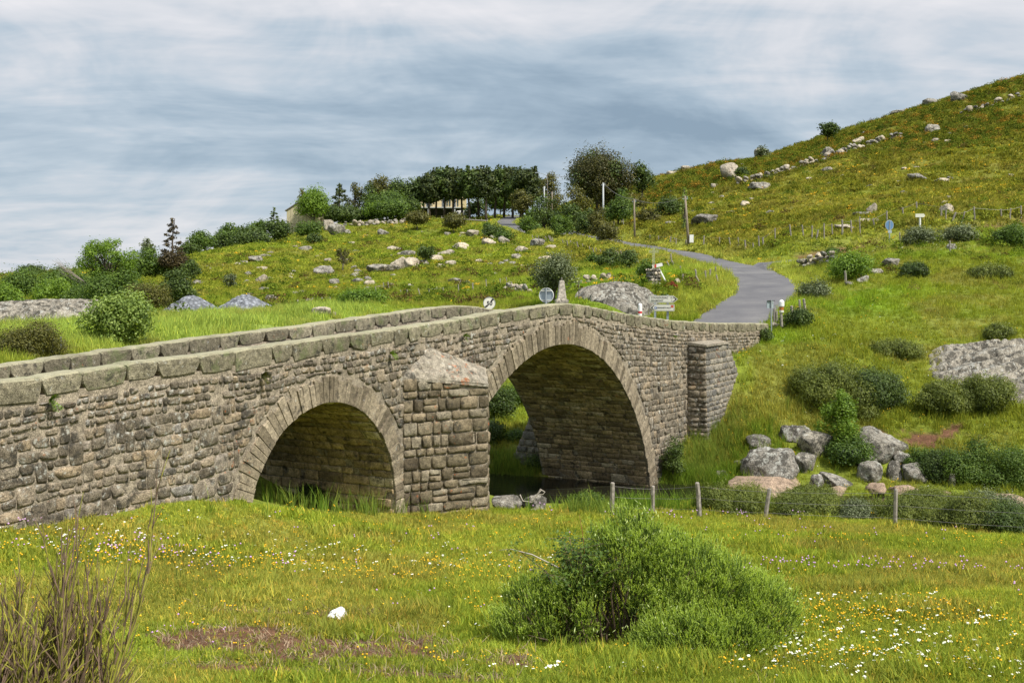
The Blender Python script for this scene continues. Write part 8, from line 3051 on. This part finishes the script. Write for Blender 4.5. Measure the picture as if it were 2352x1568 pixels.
for px_ in (955, 985, 1020, 1045):
    mb = MB(); mb.box((hx(px_), -1.3, (hz(478) + hz(500)) / 2), (0.3, 0.3, hz(478) - hz(500))); obj("pillar", mb.mesh("pillar", [M['concrete']]), hs)
mb = MB()
xa, xb_ = hx(932), hx(1078)
ze, zr_ = hz(437), hz(420)
mb.add([(xa, -0.9, ze), (xb_, -0.9, ze), (xb_, 8.9, ze), (xa, 8.9, ze), (xa + 3.5, 4, zr_), (xb_ - 3.5, 4, zr_)], [(0, 1, 5, 4), (1, 2, 5), (2, 3, 4, 5), (3, 0, 4), (3, 2, 1, 0)])
obj("roof", mb.mesh("roof", [M['roof']]), hs)
mb = MB(); mb.box((hx(970), 3.5, hz(419)), (1.0, 0.8, 2.2)); obj("chimney", mb.mesh("chimney", [simple_mat("chimney_brick", (0.55, 0.30, 0.14), 0.9)]), hs)
mb = MB(); mb.tube([(hx(966), 4, hz(422)), (hx(966), 4, hz(405))], 0.06, 4); mb.tube([(hx(965), 4, hz(405.5)), (hx(970), 4, hz(405.5))], 0.04, 4); obj("aerial", mb.mesh("aerial", [M['dark']]), hs)
# garage
D = 268.0
gc = at_depth(922, D)
k_ = D / F
ga = thing("garage", "low white garage half hidden between the wood and the pines", "building", gc)
gzf = lambda py: (640 - py) * k_ - gc[2]
mb = MB(); mb.box((0, 2.5, (gzf(470) + gzf(500)) / 2), (44 * k_, 5, gzf(470) - gzf(500))); obj("wall", mb.mesh("wall", [M['white']]), ga)
mb = MB(); mb.box((0, 2.5, gzf(469)), (48 * k_, 5.6, 0.25)); obj("roof", mb.mesh("roof", [M['roof']]), ga)
mb = MB(); mb.box((12 * k_, -0.06, (gzf(478) + gzf(499)) / 2), (12 * k_, .1, gzf(478) - gzf(499))); obj("door", mb.mesh("door", [M['dark']]), ga)
# barn
D = 252.0; k_ = D / F
bc_ = at_depth(700, D)
bx = lambda px: (px - 700) * k_
bz = lambda py: (640 - py) * k_ - bc_[2]
ba = thing("barn", "tall cream barn gable at the end of the wood with panelled cladding", "barn", bc_, radians(0))
xl, xm, xr = bx(661), bx(702), bx(743)
mb = MB()
prof = [(xl, -1.5), (xr, -1.5), (xr, bz(484)), (xm, bz(458)), (xl, bz(484))]
mb.prism(prof, 0, 14); obj("gable_wall", mb.mesh("gable_wall", [M['sheet']]), ba)
n_p = 9
for i in range(n_p):
    x0_ = xl + (xr - xl) * i / n_p; x1_ = xl + (xr - xl) * (i + 1) / n_p
    zt = lambda x: bz(484) + (bz(458) - bz(484)) * (1 - abs(x - xm) / (xm - xl)) - 0.15
    g_ = 0.03
    mb = MB(); mb.prism([(x0_ + g_, bz(515)), (x1_ - g_, bz(515)), (x1_ - g_, zt(x1_ - g_)), (x0_ + g_, zt(x0_ + g_))], -0.07, 0.0)
    obj("cladding_panel", mb.mesh("cladding_panel", [M['sheet']]), ba)
for i in range(5):
    z0_ = bz(517) - 0.55 * (i + 1); mb = MB(); mb.box(((xl + xr) / 2, -0.04, z0_ + .27), (xr - xl - .06, .08, 0.50)); obj("plank", mb.mesh("plank", [M['sheet']]), ba)
mb = MB()
for s_ in (-1, 1):
    e = xl if s_ < 0 else xr
    p_ = [(e + s_ * 0.35, bz(484) - 0.2), (xm, bz(458) + 0.05), (xm, bz(458) + 0.22), (e + s_ * 0.35, bz(484) - 0.02)]
    mb.prism(p_, -0.35, 14.3)
obj("roof", mb.mesh("roof", [M['roof']]), ba)
# green shed
D = 256.0; k_ = D / F
sc2 = at_depth(826, D)
sh = thing("green_shed", "small shed with dark green door frame among the trees of the wood", "shed", sc2)
mb = MB(); mb.box((0, 2, 1.3), (3.6, 4, 2.9)); obj("wall", mb.mesh("wall", [M['sheet']]), sh)
mb = MB(); mb.prism([(-2.2, 2.7), (2.2, 2.7), (0, 3.9)], -0.3, 4.3); obj("roof", mb.mesh("roof", [M['roof']]), sh)
mb = MB(); mb.box((-0.5, -0.06, 1.0), (1.1, 0.1, 2.1)); obj("door", mb.mesh("door", [simple_mat("green_door", (0.02, 0.10, 0.09), 0.6)]), sh)

# white van
D = 276.0; k_ = D / F
vp = P(1057, 489, D)
vg = gpt(vp[0], vp[1])
van = thing("white_van", "white delivery van parked in front of the farmhouse", "van", (vp[0], vp[1], vg[2] + 0.0), radians(6))
vz = 0.0
L_ = 41 * k_
prof = [(-.5, .20), (-.5, .38), (-.44, .46), (-.36, .50), (-.27, .66), (-.22, .86), (-.16, .93), (0.0, .97), (.35, .98), (.465, .93), (.49, .6), (.5, .3), (.49, .18), (-.48, .16)]
Hh = 26 * k_ * 0.72
mb = MB()
V = []
for y_, k2 in ((-.9, .93), (-.84, 1.0), (.84, 1.0), (.9, .93)):
    V += [(x * L_ * (0.985 if k2 < 1 else 1), y_, 0.15 + (z * Hh * (k2 if z > .5 else 1))) for x, z in prof]
n_ = len(prof)
Fs = [(r_ * n_ + i, r_ * n_ + (i + 1) % n_, (r_ + 1) * n_ + (i + 1) % n_, (r_ + 1) * n_ + i) for r_ in range(3) for i in range(n_)] + [tuple(range(n_))[::-1], tuple(range(3 * n_, 4 * n_))]
mb.add(V, Fs); obj("body", mb.mesh("body", [M['white']]), van)
mb = MB(); mb.prism([(-.33 * L_, .15 + .55 * Hh), (-.10 * L_, .15 + .55 * Hh), (-.10 * L_, .15 + .84 * Hh), (-.20 * L_, .15 + .83 * Hh), (-.25 * L_, .15 + .70 * Hh)], -.93, -.88); obj("side_window", mb.mesh("side_window", [M['glass']]), van)
mb = MB(); mb.add([(-.352 * L_, -.72, .15 + .52 * Hh), (-.352 * L_, .72, .15 + .52 * Hh), (-.245 * L_, .68, .15 + .82 * Hh), (-.245 * L_, -.68, .15 + .82 * Hh)], [(0, 1, 2, 3)]); obj("windscreen", mb.mesh("windscreen", [M['glass']]), van)
mb = MB(); mb.box((0.05 * L_, -.915, .15 + .36 * Hh), (.62 * L_, .04, .07 * Hh)); obj("side_trim", mb.mesh("side_trim", [M['dark']]), van)
for sx_ in (-.31, .33):
    for sy_ in (-.86, .86):
        wh = obj("wheel", None, van, loc=(sx_ * L_, sy_, .33)); wh.empty_display_size = .1
        mb = disc(0.34, -.1, .1, 20); obj("tyre", mb.mesh("tyre", [M['tyre']]), wh)
        mb = disc(0.21, -.115, .115, 14); obj("rim", mb.mesh("rim", [M['steel']]), wh)
for sy_ in (-.62, .62):
    mb = MB(); mb.box((-.485 * L_, sy_, .15 + .36 * Hh), (.1, .3, .22)); obj("headlight", mb.mesh("headlight", [M['white']]), van)

# pale rail along the farm lane
ra = at_depth(1015, 262); rb_2 = at_depth(1125, 246)
ra = at_depth(1015, 262); rb_2 = at_depth(1120, 250)
rl = thing("lane_rail", "low pale rail along the farm lane below the pines", "railing", ra)
for i in range(9):
    k = i / 8
    p_ = ra + (rb_2 - ra) * k
    mb = MB(); mb.box(((p_ - ra)[0], (p_ - ra)[1], (p_ - ra)[2] + 0.35), (0.12, 0.12, 1.2)); obj("post", mb.mesh("post", [M['post_wood']]), rl)
    if i < 8:
        q_ = ra + (rb_2 - ra) * (i + 1) / 8
        mb = MB(); mb.tube([p_ - ra + [0, 0, .45], q_ - ra + [0, 0, .45]], 0.15, 6); obj("rail", mb.mesh("rail", [M['twig_grey']]), rl)
